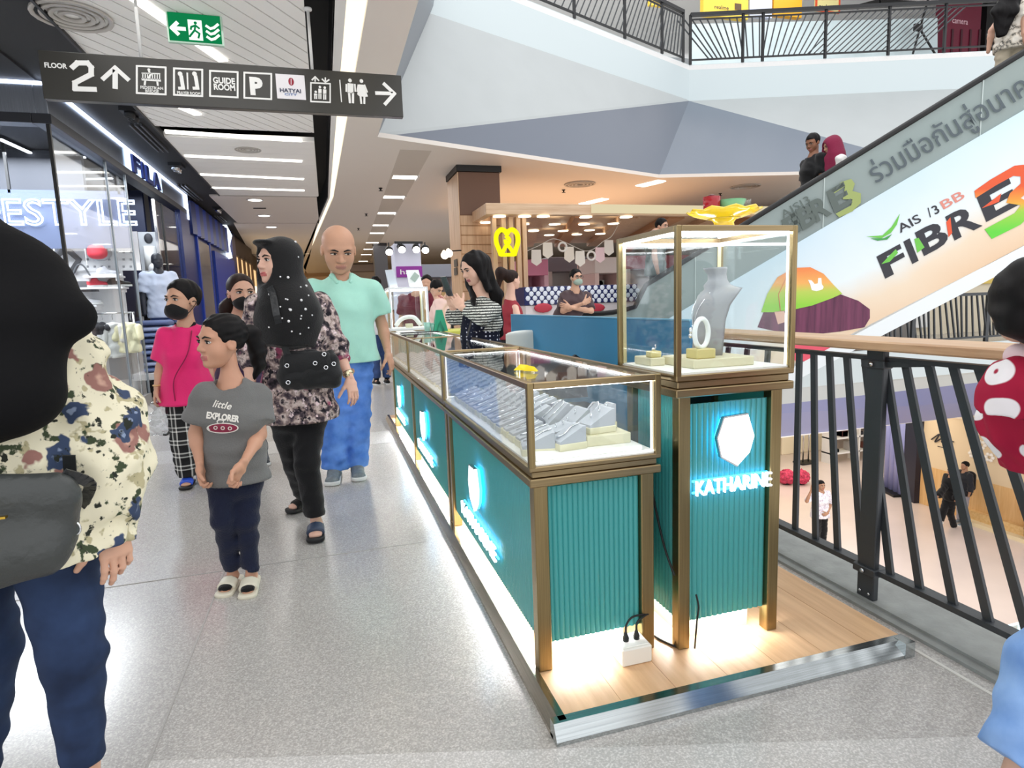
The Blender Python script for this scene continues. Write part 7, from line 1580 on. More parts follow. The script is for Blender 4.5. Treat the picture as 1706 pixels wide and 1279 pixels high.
fo = at(271, 520, Y=10.6); mannequin('shop mannequin in a white and blue jacket behind the glass door', (fo[0], 10.6, .35), 1.78, (.4, -.9), cloth('jacket_white_blue', 'c8d4ea', .2), cloth('trousers_blue', '3a4c7a', .2), tone='30333c')
fo = at(298, 520, Y=11.6); mannequin('shop mannequin in a dark jacket with pale sleeves behind the glass door', (fo[0]-.3, 11.6, .2), 1.85, (.3, -.95), BLKCL, BLKP, tone='dfe0e2', sleeve=1.7)
p = at(262, 625, Y=10.2); tb = thing('display_table', 'black and white low display block with folded jeans in the shop entrance', 'table', (p[0], 10.2, 0)); MB().bbox((p[0]-.28, 9.95, 0.005), (p[0]+.42, 10.45, .26), .01).build('plinth', BLACK, tb); MB().bbox((p[0]-.30, 9.93, .26), (p[0]+.44, 10.47, .36), .01).build('top', SHW, tb)
for i in range(9):
    z = .36+i*.085; S_ = Sdf(); S_.ecap((p[0]-.16+.02*(i % 2), 10.2, z+.04), (p[0]+.28-.02*(i % 3), 10.2, z+.04), (.22, .042), (.22, .042), (0, 1, 0), k=.0); tag(sobj('folded_jeans', S_, .02, mat('jean_%d' % (i % 3), ('7d8fbb', 'a9b6d8', '55648c')[i % 3], .8), None), 'folded pair of blue jeans, %s from the bottom of stack in shop entrance' % ('lowest' if i == 0 else ORD[i]), 'jeans', 'folded jeans in the shop entrance')
gb = at(222, 668, Z=0); t = tag(MB().bbox((gb[0]-.25, gb[1]-.1, 0.002), (gb[0]+.1, gb[1]+.35, .13), .006).build('floor_block', mat('block_grey', '6f6c70', .5)), 'low grey block on the floor outside the shop glass', 'block')
# navy shop next door
bs = thing('navy_shop_front', 'navy blue shop front with a ribbed awning and tall mirror strip', 'shop front', (SX, 13.05, 0))
MB().box((SX-.08, 13.12, 0), (SX-.02, 19.5, 3.42)).build('wall_panel', NAVYM, bs)
for i in range(14): y = 13.25+i*.36; MB().prism([(0, 0), (.34, 0), (.34, .05), (.17, .10), (0, .05)], (SX-.02, y, 2.72), (0, 1, 0), (1, 0, 0), -.62).build('awning_rib', NAVYL if i % 2 else NAVYM, bs)
MB().box((SX-.025, 13.75, .5), (SX+.01, 15.0, 2.66)).build('mirror_strip', mat('mirror_pale', '9aa3b5', .12, .7), bs); MB().box((SX-.03, 13.65, .4), (SX+.02, 13.75, 2.72)).build('strip_frame', NAVYL, bs); MB().box((SX-.03, 15.0, .4), (SX+.02, 15.1, 2.72)).build('strip_frame', NAVYL, bs)
MB().box((SX-.02, 15.5, 0), (SX+.03, 18.6, 2.6)).build('door_panel', NAVYL, bs)
fl_ = thing('projecting_sign', 'white lit projecting shop sign on the navy shop front', 'sign', (SX+.15, 17.6, 2.6)); MB().prism([(-.06, 0), (.10, .05), (.06, .35), (.14, .62), (0, .98), (-.10, .9), (-.12, .5)], (SX+.02, 17.6, 2.55), (1, 0, 0), (0, 0, 1), .08).build('lit_face', emat('sign_white', 'e6f2ff', 2.0), fl_); MB().box((SX-.05, 17.58, 2.9), (SX+.05, 17.64, 3.0)).build('bracket', DARK, fl_)
ws = ['warm lit glazed shop front just beyond the navy shop', 'second warm lit shop front along the corridor', 'farthest warm lit shop front along the corridor']
for i, (ya, yb_) in enumerate(((19.7, 24), (24.3, 31), (31.5, 44))):
    xo = -2.45-.045*max(0, (ya-19)); t = thing('lit_shop_front', ws[i], 'shop front', (xo, ya, 0)); MB().box((xo-.1, ya, 0), (xo-.05, yb_, 3.42)).build('back_panel', emat('warm_panel', 'f2c78e', 1.0), t)
    n_ = 4
    for k in range(n_+1): y = ya+(yb_-ya)*k/n_; MB().box((xo-.06, y-.06, 0), (xo+.02, y+.06, 3.0)).build('mullion', mat('mullion_brown', '5b4634', .5), t)
    MB().box((xo-.08, ya, 2.85), (xo+.02, yb_, 3.40)).build('header', mat('header_brown', '3b2c26', .5), t)
    for k in range(n_): y = ya+(yb_-ya)*(k+.5)/n_; MB().box((xo-.03, y-.25, 1.0), (xo-.01, y+.25, 2.2)).build('display_panel', emat('warm_display', 'ffe9c8', 1.6), t)
area('shop_interior_light', (-3.9, 8.6, 3.3), (0, 0, 0), 2.2, 2, 260, (.95, .97, 1))
area('shop_entrance_light', (-3.0, 11.3, 3.3), (0, 0, 0), .9, 2, 40, (.85, .92, 1))
# ------------------------------------------------------------------ hanging direction sign
SYS = 5.0
q = [at(75, 88, Y=SYS), at(668, 122, Y=SYS), at(670, 193, Y=SYS), at(81, 167, Y=SYS)]
z1, z0 = (q[0][2]+q[1][2])/2, (q[2][2]+q[3][2])/2; x0, x1 = q[0][0], q[1][0]; xl = at(67, 120, Y=SYS)[0]
sg = thing('direction_sign', 'dark hanging direction sign with white pictograms, arrows and floor number two', 'sign', ((x0+x1)/2, SYS, z0))
MB().bbox((xl, SYS, z0), (x1, SYS+.06, z1), .003).build('panel', mat('sign_dark', '34332f', .28, spec=.6), sg)
for px_ in (234, 519):
    xr = at(px_, 100, Y=SYS)[0]; r_ = MB().tube([(xr, SYS+.03, z1), (xr, SYS+.03, ZC)], .011, 8).build('hanging_rod', mat('rod_white', 'd8d8d6', .4), sg); MB().lathe([(.03, 0), (.03, -.012), (.012, -.02)], (xr, SYS+.03, ZC), 12).build('ceiling_rose', MATS['rod_white'], r_)
SW = mat('sign_white_print', 'f1f1ee', .5); X1, Z1_ = V3((1, 0, 0)), V3((0, 0, 1)); sp_o = lambda x, y: at(x, y, Y=SYS-.001)
def st(txt, x, y, hpx, wpx, bold=.02, m=SW, name='sign_lettering'):
    a = sp_o(x, y); k = (sp_o(x+100, y)[0]-a[0])/100; return text_mb(txt, a, X1, Z1_, hpx*k, .002, width=wpx*k, bold=bold).build(name, m, sg)
kpx = (x1-x0)/593.
def sbar(pts, w_, name='pictogram', m=SW):
    mb = MB()
    for i in range(len(pts)-1):
        p, q = sp_o(*pts[i]), sp_o(*pts[i+1]); d = unit(q-p)*w_*kpx*.38*(len(pts) > 2); mb.bar(p-d, q+d, w_*kpx, .004+.0002*i, up=(0, 1, 0))
    return mb.build(name, m, sg)
def sframe(x, y, w_, h_, th=3):
    sl = .05
    c = [(x, y), (x+w_, y+w_*sl), (x+w_, y+h_+w_*sl), (x, y+h_)]; return sbar(c+[c[0], c[1]], th)
def sdot(x, y, r): p = sp_o(x, y); return MB().ell(p, (r*kpx, .003, r*kpx), 12, 8).build('pictogram', SW, sg)
st('FLOOR', 74, 112, 9, 37, .03)
sbar([(121, 112), (129, 105), (146, 105), (152, 112), (152, 124), (125, 138), (125, 148), (158, 149)], 8)
sbar([(192, 148), (192, 116)], 8); sbar([(172, 131), (192, 113), (213, 132)], 7)
sframe(228, 110, 48, 45); sbar([(236, 122), (267, 123)], 2); sbar([(236, 132), (268, 134)], 4); sbar([(242, 134), (241, 142)], 3); sbar([(262, 135), (263, 143)], 3)
for i in range(8): sbar([(238+4*i, 122+.2*i), (238+4*i, 132+.2*i)], 1.6)
sdot(248, 116, 2.4); sbar([(248, 118), (251, 124), (248, 130)], 3); st('PEDESTRIAN', 234, 147.5, 5, 37, .02); st('BRIDGE', 242, 153.5, 5, 22, .02)
sframe(290, 114, 47, 44); sbar([(312, 121), (313, 149)], 2.5)
for x in (300, 324): sdot(x, 123, 4); sbar([(x+2, 128), (x+4, 140), (x+5, 146)], 6); sbar([(x-3, 147), (x+8, 147)], 5)
st('PRAYER ROOM', 295, 156.5, 5, 38, .02)
sframe(350, 118, 46, 42); st('GUIDE', 355, 138, 10, 36, .035); st('ROOM', 356, 149, 10, 35, .035)
sframe(407, 121, 45, 42); st('P', 417, 156, 27, 21, .06)
p, q = sp_o(462, 164), sp_o(507, 126); MB().box((p[0], SYS-.004, p[2]), (q[0], SYS-.001, q[2])).build('white_tile', mat('tile_white', 'ece9ec', .5), sg)
MB().ell(at(485, 136, Y=SYS-.005), (5*kpx, .002, 7*kpx), 12, 8).build('emblem', mat('emblem_red', '9c2438', .5), sg); MB().bar(at(485, 131, Y=SYS-.008), at(485, 141, Y=SYS-.008), 1.2*kpx, .002, up=(0, 1, 0)).build('emblem_line', mat('tile_white', 'ece9ec'), sg)
def st2(txt, x, y, hp, wp, m): a = at(x, y, Y=SYS-.005); return text_mb(txt, a, X1, Z1_, hp*kpx, .002, width=wp*kpx, bold=.02).build('sign_lettering', m, sg)
st2('HATYAI', 466, 153, 7, 37, mat('ink_navy', '26304f', .5)); st2('CITY', 474, 158.5, 4, 22, mat('ink_blue', '6d86b8', .5))
sframe(518, 138, 32, 31, 2.5); sbar([(525, 136), (525, 128)], 2.5); sbar([(520, 133), (525, 128), (531, 134)], 2.5); sbar([(542, 129), (542, 137)], 2.5); sbar([(537, 132), (542, 137), (548, 133)], 2.5)
for x, y, h_ in ((526, 153, 12), (533, 145, 20), (541, 146, 20)): sdot(x, y, 2.4); sbar([(x, y+3), (x, y+h_*.55)], 6); sbar([(x-1.5, y+h_*.5), (x-1.5, y+h_)], 2.2); sbar([(x+1.5, y+h_*.5), (x+1.5, y+h_)], 2.2)
sbar([(566, 133), (569, 170)], 2)
sdot(583, 134, 3.6); sbar([(584, 139), (584, 155)], 11); sbar([(577, 140), (577, 153)], 3); sbar([(591, 140), (592, 153)], 3); sbar([(581.5, 154), (583, 172)], 4.2); sbar([(588, 154), (588, 172)], 4.2)
sdot(602, 135, 3.6)
MB().prism([((x-600)*kpx, -(y-150)*kpx) for x, y in ((598, 140), (607, 140), (614, 161), (608, 162), (597, 161), (594, 158))][::-1], at(600, 150, Y=SYS-.003), X1, Z1_, -.002 if False else .002).build('pictogram', SW, sg); sbar([(600.5, 160), (602, 173)], 3.6); sbar([(607, 160), (607, 173)], 3.6); sbar([(597, 141), (595, 153)], 2.8); sbar([(607, 141), (612, 154)], 2.8)
sbar([(625, 155), (655, 156)], 6.5); sbar([(640, 140), (657, 156), (642, 173)], 6.5)
# ------------------------------------------------------------------ exit sign
ye_ = 5.3; a, b = at(283, 67, Y=ye_), at(366, 27, Y=ye_); ex = thing('exit_sign', 'green emergency exit sign with running figure and arrow under the slatted ceiling', 'sign', ((a[0]+b[0])/2, ye_, a[2]))
GRN = emat('exit_green', '12874f', .75); EW = emat('exit_white', 'eafff2', 1.1)
MB().bbox((a[0]-.012, ye_, a[2]-.012), (b[0]+.012, ye_+.03, b[2]+.012), .003).build('frame', mat('exit_frame', 'b9d6c4', .4), ex); MB().box((a[0], ye_-.003, a[2]), (b[0], ye_, b[2])).build('green_face', GRN, ex); MB().box((a[0], ye_-.01, b[2]+.012), (b[0], ye_+.05, min(ZC+.0, b[2]+.05))).build('housing', mat('exit_housing', '9fa39f', .5), ex)
k2 = (b[0]-a[0])/83.; o = a; P2_ = lambda x, y: a+[x*k2, -.0045, (40-y)*k2]
def xb(pts, w_, m=EW, dy=0.):
    mb = MB()
    for i in range(len(pts)-1):
        p, q = P2_(*pts[i])+[0, dy, 0], P2_(*pts[i+1])+[0, dy, 0]; d = unit(q-p)*w_*k2*.3*(len(pts) > 2); mb.bar(p-d, q+d, w_*k2, .003+.0002*i, up=(0, 1, 0))
    return mb.build('pictogram', m, ex)
xb([(5, 20), (27, 20)], 6); xb([(14, 11), (5, 20), (14, 29)], 6); xb([(42, 4), (42, 37)], 22)
MB().ell(P2_(43, 9)+[0, -.003, 0], (2.6*k2, .002, 2.6*k2), 10, 6).build('pictogram', GRN, ex)
for pts in ([(43, 12), (41, 21)], [(41, 21), (48, 26), (46, 33)], [(41, 21), (36, 27), (32, 32)], [(43, 13), (49, 18)], [(43, 13), (36, 16), (35, 20)]): xb(pts, 3, GRN, -.003)
for j in range(3): xb([(60, 12+9*j), (66, 16+9*j), (72, 14+9*j), (79, 8+9*j)], 4)
# ------------------------------------------------------------------ behind the counter: partition, chairs, counter props
BLUE = mat('partition_blue', '2f86b4', .5)
ya, yb_ = at(1150, 540, X=1.745)[1], at(853, 540, X=1.745)[1]
bp_ = thing('blue_partition', 'plain blue partition panel behind the jewellery counter, along the railing', 'partition', (1.755, (ya+yb_)/2, ZP))
MB().bbox((1.742, ya, ZP), (1.766, yb_, 1.075), .002).build('panel', BLUE, bp_); MB().box((1.738, ya, 1.075), (1.770, yb_, 1.083)).build('top_edge', mat('partition_edge', '6fb0d2', .4), bp_); MB().box((1.738, yb_, ZP), (1.770, yb_+.012, 1.083)).build('end_edge', mat('partition_edge', '6fb0d2'), bp_)
p = at(860, 600, Y=5.2); wc = thing('white_chair', 'white moulded chair with a rounded back in front of the blue partition', 'chair', (p[0], 5.2, ZP))
S_ = Sdf(); zc0 = at(868, 548, Y=5.2)[2]; S_.ecap((p[0]+.10, 5.2, .52), (p[0]+.10, 5.2, zc0-.04), (.20, .035), (.19, .03), (1, 0, 0), k=.02); sobj('backrest', S_, .012, mat('chair_white', 'e4e7e0', .4), wc)
MB().bbox((p[0]-.12, 4.85, .46), (p[0]+.32, 5.22, .50), .01).build('seat', MATS['chair_white'], wc)
for x in (-.09, .29):
    for y in (4.88, 5.19): MB().tube([(p[0]+x, y, ZP), (p[0]+x, y, .47)], .016, 8).build('leg', MATS['chair_white'], wc)
p = at(940, 585, Y=3.75); bc_ = thing('black_chair', 'black swivel chair behind the jewellery counter, only its pointed back showing', 'chair', (1.42, 3.75, ZP))
MB().hull([V3((1.42+x, 3.75+y, z)) for x, y, z in ((-.20, .0, .55), (.22, 0, .55), (-.20, .03, .55), (.22, .03, .55), (.20, .02, .80), (-.10, .02, .70), (.14, .0, .84), (.14, .03, .84))]).build('backrest', BLACK, bc_); MB().bbox((1.20, 3.40, .46), (1.64, 3.78, .52), .02).build('seat', BLACK, bc_); MB().tube([(1.42, 3.6, .12), (1.42, 3.6, .47)], .025, 8).build('column', CHROME, bc_)
for k in range(5): a = k*1.2566; MB().bar((1.42, 3.6, .10), (1.42+.22*math.cos(a), 3.6+.22*math.sin(a), .07), .035, .03).build('leg', BLACK, bc_); MB().ell((1.42+.22*math.cos(a), 3.6+.22*math.sin(a), ZP+.022), (.022, .022, .022), 8, 6).build('castor', BLACK, bc_)
# far white show case
x0, x1 = at(651, 545, Y=6.02)[0], at(716, 545, Y=6.02)[0]; zt_ = at(680, 478, Y=6.02)[2]; zg_ = at(680, 548, Y=6.02)[2]
WFR = mat('frame_white', 'e9ecee', .3)
fc = tall_case('white_show_case', 'white framed show case at the far counter end with two notices on top', x0, x1, 6.02, 6.42, WFR, WFR, True, False, (ZP, zg_-.06, zg_, zt_))
bu2 = thing('bracelet_cushion', 'white curved bracelet stand inside the far white show case', 'jewellery stand', ((x0+x1)/2, 6.2, zg_+.01)); MB().tube(smooth_pts([((x0+x1)/2-.13, 6.15, zg_+.03), ((x0+x1)/2-.06, 6.15, zg_+.10), ((x0+x1)/2+.05, 6.15, zg_+.11), ((x0+x1)/2+.12, 6.15, zg_+.03)]), .022, 10).build('arch', CREAMW, bu2); MB().bbox(((x0+x1)/2-.03, 6.12, zg_+.01), ((x0+x1)/2+.04, 6.19, zg_+.05), .004).build('base', CREAM, bu2)
for i, (xa, xb_, m_) in enumerate(((649, 661, 'c4cdd6'), (684, 703, 'f0f2f2'))):
    a, b = at(xa, 478, Y=6.1), at(xb_, 449, Y=6.1)
    t = tag(MB().hull([V3((a[0], 6.08, zt_)), V3((b[0], 6.08, zt_)), V3((a[0], 6.20, zt_)), V3((b[0], 6.20, zt_)), V3((a[0]-.03, 6.13, b[2])), V3((b[0]-.03, 6.13, b[2])), V3((a[0]-.03, 6.15, b[2])), V3((b[0]-.03, 6.15, b[2]))]).build('table_notice', mat('notice_'+m_, m_, .5)), ('grey tent notice at the left on top of the far white show case', 'white tent notice with a printed square on top of the far white show case')[i], 'notice')
    if i: MB().bar(lerp(a, b, .25)+[-.012, -.03, .02], lerp(a, b, .75)+[-.02, .0, .0], .06, .004, up=(0, 1, 0)).build('print', mat('notice_print', '9fb0a6', .5), t)
yk = 5.45; q = at(733, 552, Y=yk); q[2] = ZT; gp2 = thing('green_stand', 'tapering green cardboard stand on the far counter top', 'stand', q); gm_ = mat('green_board', '1f9a74', .5)
hh_ = at(733, 516, Y=yk)[2]-ZT; MB().hull([q+[x, y, z] for x, y, z in ((-.06, -.05, 0), (.065, -.05, 0), (-.06, .05, 0), (.065, .05, 0), (-.026, -.02, hh_), (.026, -.02, hh_), (-.026, .02, hh_), (.026, .02, hh_))]).build('body', gm_, gp2); MB().hull([q+[x, y, z] for x, y, z in ((-.035, -.055, 0), (.035, -.055, 0), (0, -.052, .10), (0, -.04, .0))]).build('fold', mat('green_board_dark', '15785a', .5), gp2)
for i, (x, h_) in enumerate(((712, .085), (722, .075))):
    c = at(x, 553, Y=yk+.02*i); c[2] = ZT; t = thing('mint_cup', ('left mint glass cup beside the green stand', 'right mint glass cup beside the green stand')[i], 'cup', c); MB().lathe([(.022, 0), (.030, h_), (.027, h_), (.019, .006), (0, .006)], c, 14).build('bowl', mat('mint_glass', 'a9dccb', .15), t); MB().lathe([(.031, h_-.006), (.033, h_), (.029, h_)], c, 14).build('rim', mat('mint_glass_rim', 'c6ece0', .15), t)
a, b = at(664, 556, Y=5.1), at(722, 553, Y=5.5); tag(MB().bbox((KX0+.05, 5.30, ZT), (KX1-.05, 5.38, ZT+.008), .003).build('black_tray', BLACK), 'flat black tray on the far end of the counter top', 'tray')
tag(MB().bbox((KX0+.06, 5.55, ZT), (KX0+.22, 5.80, ZT+.004), .001).build('paper_sheet', mat('paper', 'efefe8', .7)), 'white paper lying on the far end of counter top', 'paper')
# lime topped counter of the next stall
a, b = at(735, 556, Y=6.9), at(872, 552, Y=6.9); lc = thing('lime_counter', 'low stall counter with a lime green top behind the phone woman', 'counter', ((a[0]+b[0])/2, 7.1, 0)); zl_ = at(800, 548, Y=6.9)[2]; MB().bbox((a[0], 6.9, .0), (b[0], 7.4, zl_-.05), .01).build('front', mat('counter_lavender', 'b9bcd0', .5), lc); MB().bbox((a[0]-.02, 6.88, zl_-.05), (b[0]+.02, 7.42, zl_), .01).build('top', mat('lime', 'ccd05c', .5), lc)
# pillar with the purple sign and its spotlights
YP = 8.6
a, b = at(659, 470, Y=YP), at(700, 405, Y=YP); pl = thing('white_pillar', 'white pillar wrapped by a purple shop sign, behind the far show case', 'pillar', ((a[0]+b[0])/2, YP+.2, 0)); MB().bbox((a[0], YP, 0), (b[0], YP+.4, b[2]), .01).build('shaft', mat('pillar_white', 'd9d9ea', .5), pl)
a, b = at(661, 462, Y=YP-.03), at(703, 443, Y=YP-.03); ps2 = MB().bbox((a[0], YP-.04, a[2]), (b[0], YP+.44, b[2]), .006).build('purple_band', mat('purple', '8a1f92', .4), pl); text_mb('hav', at(666, 457, Y=YP-.045), X1, Z1_, .07, .003, width=.2).build('lettering', SW, ps2)
tl = thing('track_light', 'black ceiling track with four bright spotlights around the white pillar', 'light', at(680, 405, Y=YP-.2)); a, b = at(657, 404, Y=YP-.2), at(704, 404, Y=YP-.2); MB().bar(a, b, .03, .03).build('track', BLACK, tl)
for x in (a[0]+.06, b[0]-.06): MB().bar((x, YP-.2, a[2]), (x, YP+.02, a[2]-.04), .02, .02).build('drop', BLACK, tl)
for i, (x, y) in enumerate(((648, 417), (669, 413), (693, 413), (708, 414))): c = at(x, y, Y=YP-.2); MB().lathe([(.03, .09), (.055, 0), (.055, -.04)], c, 12, axis=(0, .8, .4)).build('spot_body', BLACK, tl); MB().ell(c+[0, -.03, -.02], (.05, .03, .05), 10, 8).build('bulb', emat('spot_white', 'fffaf2', 8.0), tl); MB().bar(c+[0, 0, .05], (c[0], YP-.2, a[2]), .015, .015).build('arm', BLACK, tl)
for i, (x, y) in enumerate(((741, 425), (748, 422))): c = at(x, y, Y=9.6); tag(MB().ell(c, (.06, .05, .06), 10, 8).ell(c+[0, .05, .05], (.03, .03, .03), 8, 6).build('spot_bulb', emat('spot_warm', 'fff0cf', 7.0)), ('left glowing bulb on the bracket of the wooden column', 'right glowing bulb on the bracket of the wooden column')[i], 'light')
tag(MB().bar(at(738, 419, Y=9.62), at(768, 417, Y=9.9), .02, .02).build('lamp_bracket', BLACK), 'thin black lamp bracket fixed to the wooden column', 'bracket')
# ------------------------------------------------------------------ wooden pretzel stall
WD = wood_mat('stall_wood', 'b99070', 'd8b795', 'Z', 1.5, .5); WDX = wood_mat('stall_wood_x', 'c09a78', 'dcbf9e', 'X', 1.5, .5); WBR = mat('stall_brown', '6f5140', .6)
YC = 9.0; c0 = at(809, 338, Y=YC); c1 = at(811, 357, Y=YC); cr = at(1210, 345, Y=YC)
ZTc, ZBc = c0[2], c1[2]; XL = c0[0]; XR = cr[0]+1.2
wcx1 = at(836, 400, Y=9.9)[0]
cnp = thing('stall_canopy', 'pale wooden canopy of the pretzel stall with beams and round downlights', 'canopy', (XL, YC, ZBc))
MB().bbox((XL, YC, ZBc), (XR, YC+.12, ZTc), .006).build('front_fascia', WDX, cnp); MB().bbox((XL, YC+.12, ZBc), (XL+.12, 9.89, ZTc), .006).build('side_fascia', WD, cnp); MB().box((XL+.12, YC+.12, ZTc-.06), (XR, 9.89, ZTc)).build('soffit', WDX, cnp); MB().box((wcx1+.05, 9.89, ZTc-.06), (XR, YC+5.4, ZTc)).build('soffit', WDX, cnp)
xm = at(985, 348, Y=YC-.01)[0]; MB().bbox((xm, YC-.02, ZBc+.03), (XR, YC, ZTc), .004).build('fascia_highlight', emat('fascia_cream', 'efe0b8', .75), cnp)  # bright highlight on the fascia, put in as a glowing strip
for i in range(7): x = XL+.7+i*.85; MB().hull([V3(q) for q in ((x, YC+.3, ZBc), (x+.3, YC+.3, ZBc), (x+1.5, YC+5.2, ZBc), (x+1.8, YC+5.2, ZBc), (x, YC+.3, ZTc-.06), (x+.3, YC+.3, ZTc-.06), (x+1.5, YC+5.2, ZTc-.06), (x+1.8, YC+5.2, ZTc-.06))]).build('beam', mat('beam_wood', 'b98760', .5) if i % 2 else WD, cnp)
for i, (x, y) in enumerate(((832, 360), (905, 360), (874, 360), (976, 361), (1043, 361), (872, 373), (924, 373), (973, 373), (1022, 372), (889, 384), (938, 384), (982, 383), (915, 391), (961, 390), (1000, 389), (796, 378), (810, 370))):
    c = at(x, y, Z=ZBc-.012); m_ = MB().lathe([(.10, 0), (.10, -.012), (0, -.012)], c, 14).build('downlight', emat('down_warm', 'fff3da', 3.0), cnp)
a, b = at(753, 500, Y=10.0), at(768, 330, Y=10.0)
wcx0, wcx1 = at(768, 400, Y=9.9)[0], at(836, 400, Y=9.9)[0]
wc_ = thing('wooden_column', 'tall wood clad column at the left of the pretzel stall', 'column', (wcx0, 10.2, 0)); MB().bbox((wcx0, 9.9, 0), (wcx1, 10.75, 2.62), .008).build('cladding', WD, wc_); MB().bbox((wcx0, 9.9, 2.62), (wcx1, 10.75, 3.30), .008).build('brown_top', WBR, wc_); MB().bbox((wcx0-.03, 9.87, 3.30), (wcx1+.03, 10.78, ZC), .004).build('black_cap', BLACK, wc_)
for k in range(16): MB().box((wcx0-.002, 9.894, .2+.15*k), (wcx1, 9.9, .21+.15*k)).build('groove', mat('groove_brown', '94683f', .6), wc_)
MB().box((wcx0-.012, 9.895, 0), (wcx0, 10.76, 3.29)).build('side_panel', WD, wc_)
for i, y in enumerate((438, 452)): c = at(760, y, X=wcx0-.015); MB().box((wcx0-.03, c[1]-.12, c[2]-.06), (wcx0-.013, c[1]+.12, c[2]+.06)).build('small_frame', mat('frame_dark', '4b4640', .5), wc_)
for i, x in enumerate((823, 838, 849, 860, 869)): c = at(x, 400, Y=YC+.25+.03*i); t_ = tag(MB().bbox((c[0]-.035, YC+.2, 0), (c[0]+.035, YC+.3, ZBc), .004).build('wooden_post', WD), 'upright wooden post of the pretzel stall, %s from the left' % ('first', 'second', 'third', 'fourth', 'last')[i], 'post')
pz = at(845, 403, Y=YC-.05); kp = (at(866, 403, Y=YC-.05)[0]-at(824, 403, Y=YC-.05)[0])/42
pt_ = thing('pretzel_sign', 'bright yellow pretzel shaped sign hanging on the wooden posts', 'sign', pz+[0, 0, -23*kp]); YP_ = emat('pretzel_yellow', 'f2ee18', 1.0)
P3 = lambda x, y: pz+[x*kp, 0, -y*kp]
pts = [(-11, 22), (-8, 15), (0, 6), (9, -6), (12, -14), (6, -19), (0, -15)]
loop = [(-11, 21), (-14, 12), (-18, 0), (-17, -12), (-10, -19), (-3, -17), (0, -13), (3, -17), (10, -19), (17, -12), (18, 0), (14, 12), (11, 21)]
MB().tube(smooth_pts([P3(*q) for q in loop]), 4.0*kp, 8).build('loop', YP_, pt_); MB().tube(smooth_pts([P3(-11, 21), P3(-4, 9), P3(4, -2), P3(-2, -10)]), 3.2*kp, 8).build('twist', YP_, pt_); MB().tube(smooth_pts([P3(11, 21), P3(5, 10), P3(-2, 2), P3(-3, -4)]), 3.2*kp, 8).build('twist', YP_, pt_); MB().tube([P3(-12, 20), P3(12, 20)], 3.0*kp, 8).build('base_bar', YP_, pt_)
MB().bar(P3(0, -19), P3(0, -19)+[0, .3, 0], .03, .03).build('fixing', BLACK, pt_)
# dotted counter and stall contents
YD = 8.5; a, b = at(874, 506, Y=YD), at(1062, 478, Y=YD); dc = thing('dotted_counter', 'navy stall counter with rows of white dots behind the man with crossed arms', 'counter', ((a[0]+b[0])/2, YD+.3, 0))
zA, zB = at(950, 506, Y=YD)[2], at(950, 476, Y=YD)[2]; MB().bbox((a[0], YD, zA), (b[0], YD+.6, zB), .006).build('navy_band', mat('counter_navy', '16205a', .4), dc); MB().bbox((a[0]+.02, YD+.02, 0), (b[0], YD+.58, zA), .006).build('white_base', mat('counter_white', 'e9dede', .5), dc)
n_ = 17; dx = (b[0]-a[0])/n_; dm = MB()
for i in range(n_):
    for j in range(4): c = V3((a[0]+dx*(i+.5+.5*(j % 2)), YD-.001, zB-(zB-zA)*(j+.6)/4.2)); dm.ell(c, (dx*.36, .003, dx*.36), 8, 4)
tag(dm.build('white_dots', mat('dot_print', 'e8ecf6', .5), dc), kind='stuff')
for i, (x, w_) in enumerate(((905, 24), (945, 14), (990, 30))): p = at(x, 515, Y=YD-.01); MB().ell(p+[0, 0, .02], (w_*.006, .008, .07), 12, 6).build('red_print', mat('print_red', 'c53a4c', .5), dc)
bt = thing('bunting', 'string of pale pennants hanging across the pretzel stall', 'bunting', at(945, 405, Y=9.6))
st_ = [(869, 422), (900, 408), (920, 398), (938, 402), (955, 410), (975, 418), (990, 414), (1005, 402), (1020, 392), (1034, 365)]; MB().tube(smooth_pts([at(x, y, Y=9.6) for x, y in st_]), .006, 5).build('string', mat('string_white', 'd8d2c8', .7), bt)
for i, (x, y, cc) in enumerate(((893, 416, 'e6ddd2'), (912, 404, 'efe6d8'), (948, 411, 'eadfd0'), (966, 418, 'f0e8dc'), (999, 412, 'e9c9cc'), (1014, 400, 'e6ddd2'))):
    c = at(x, y, Y=9.6); MB().prism([(-.08, 0), (-.09, -.2), (0, -.26), (.09, -.2), (.08, 0)][::-1], c, X1, Z1_, .008).build('pennant', mat('pennant_'+cc, cc, .7), bt)
for i, (x, y) in enumerate(((937, 406), (985, 421))):
    c = at(x, y, Y=9.6)+[0, 0, -.05]; MB().tube([c+[.07*math.cos(a), 0, .07*math.sin(a)] for a in np.linspace(0, 6.283, 17)], .018, 6, cap=False).build('ring_pennant', mat('ring_white', 'efe9e2', .6), bt)
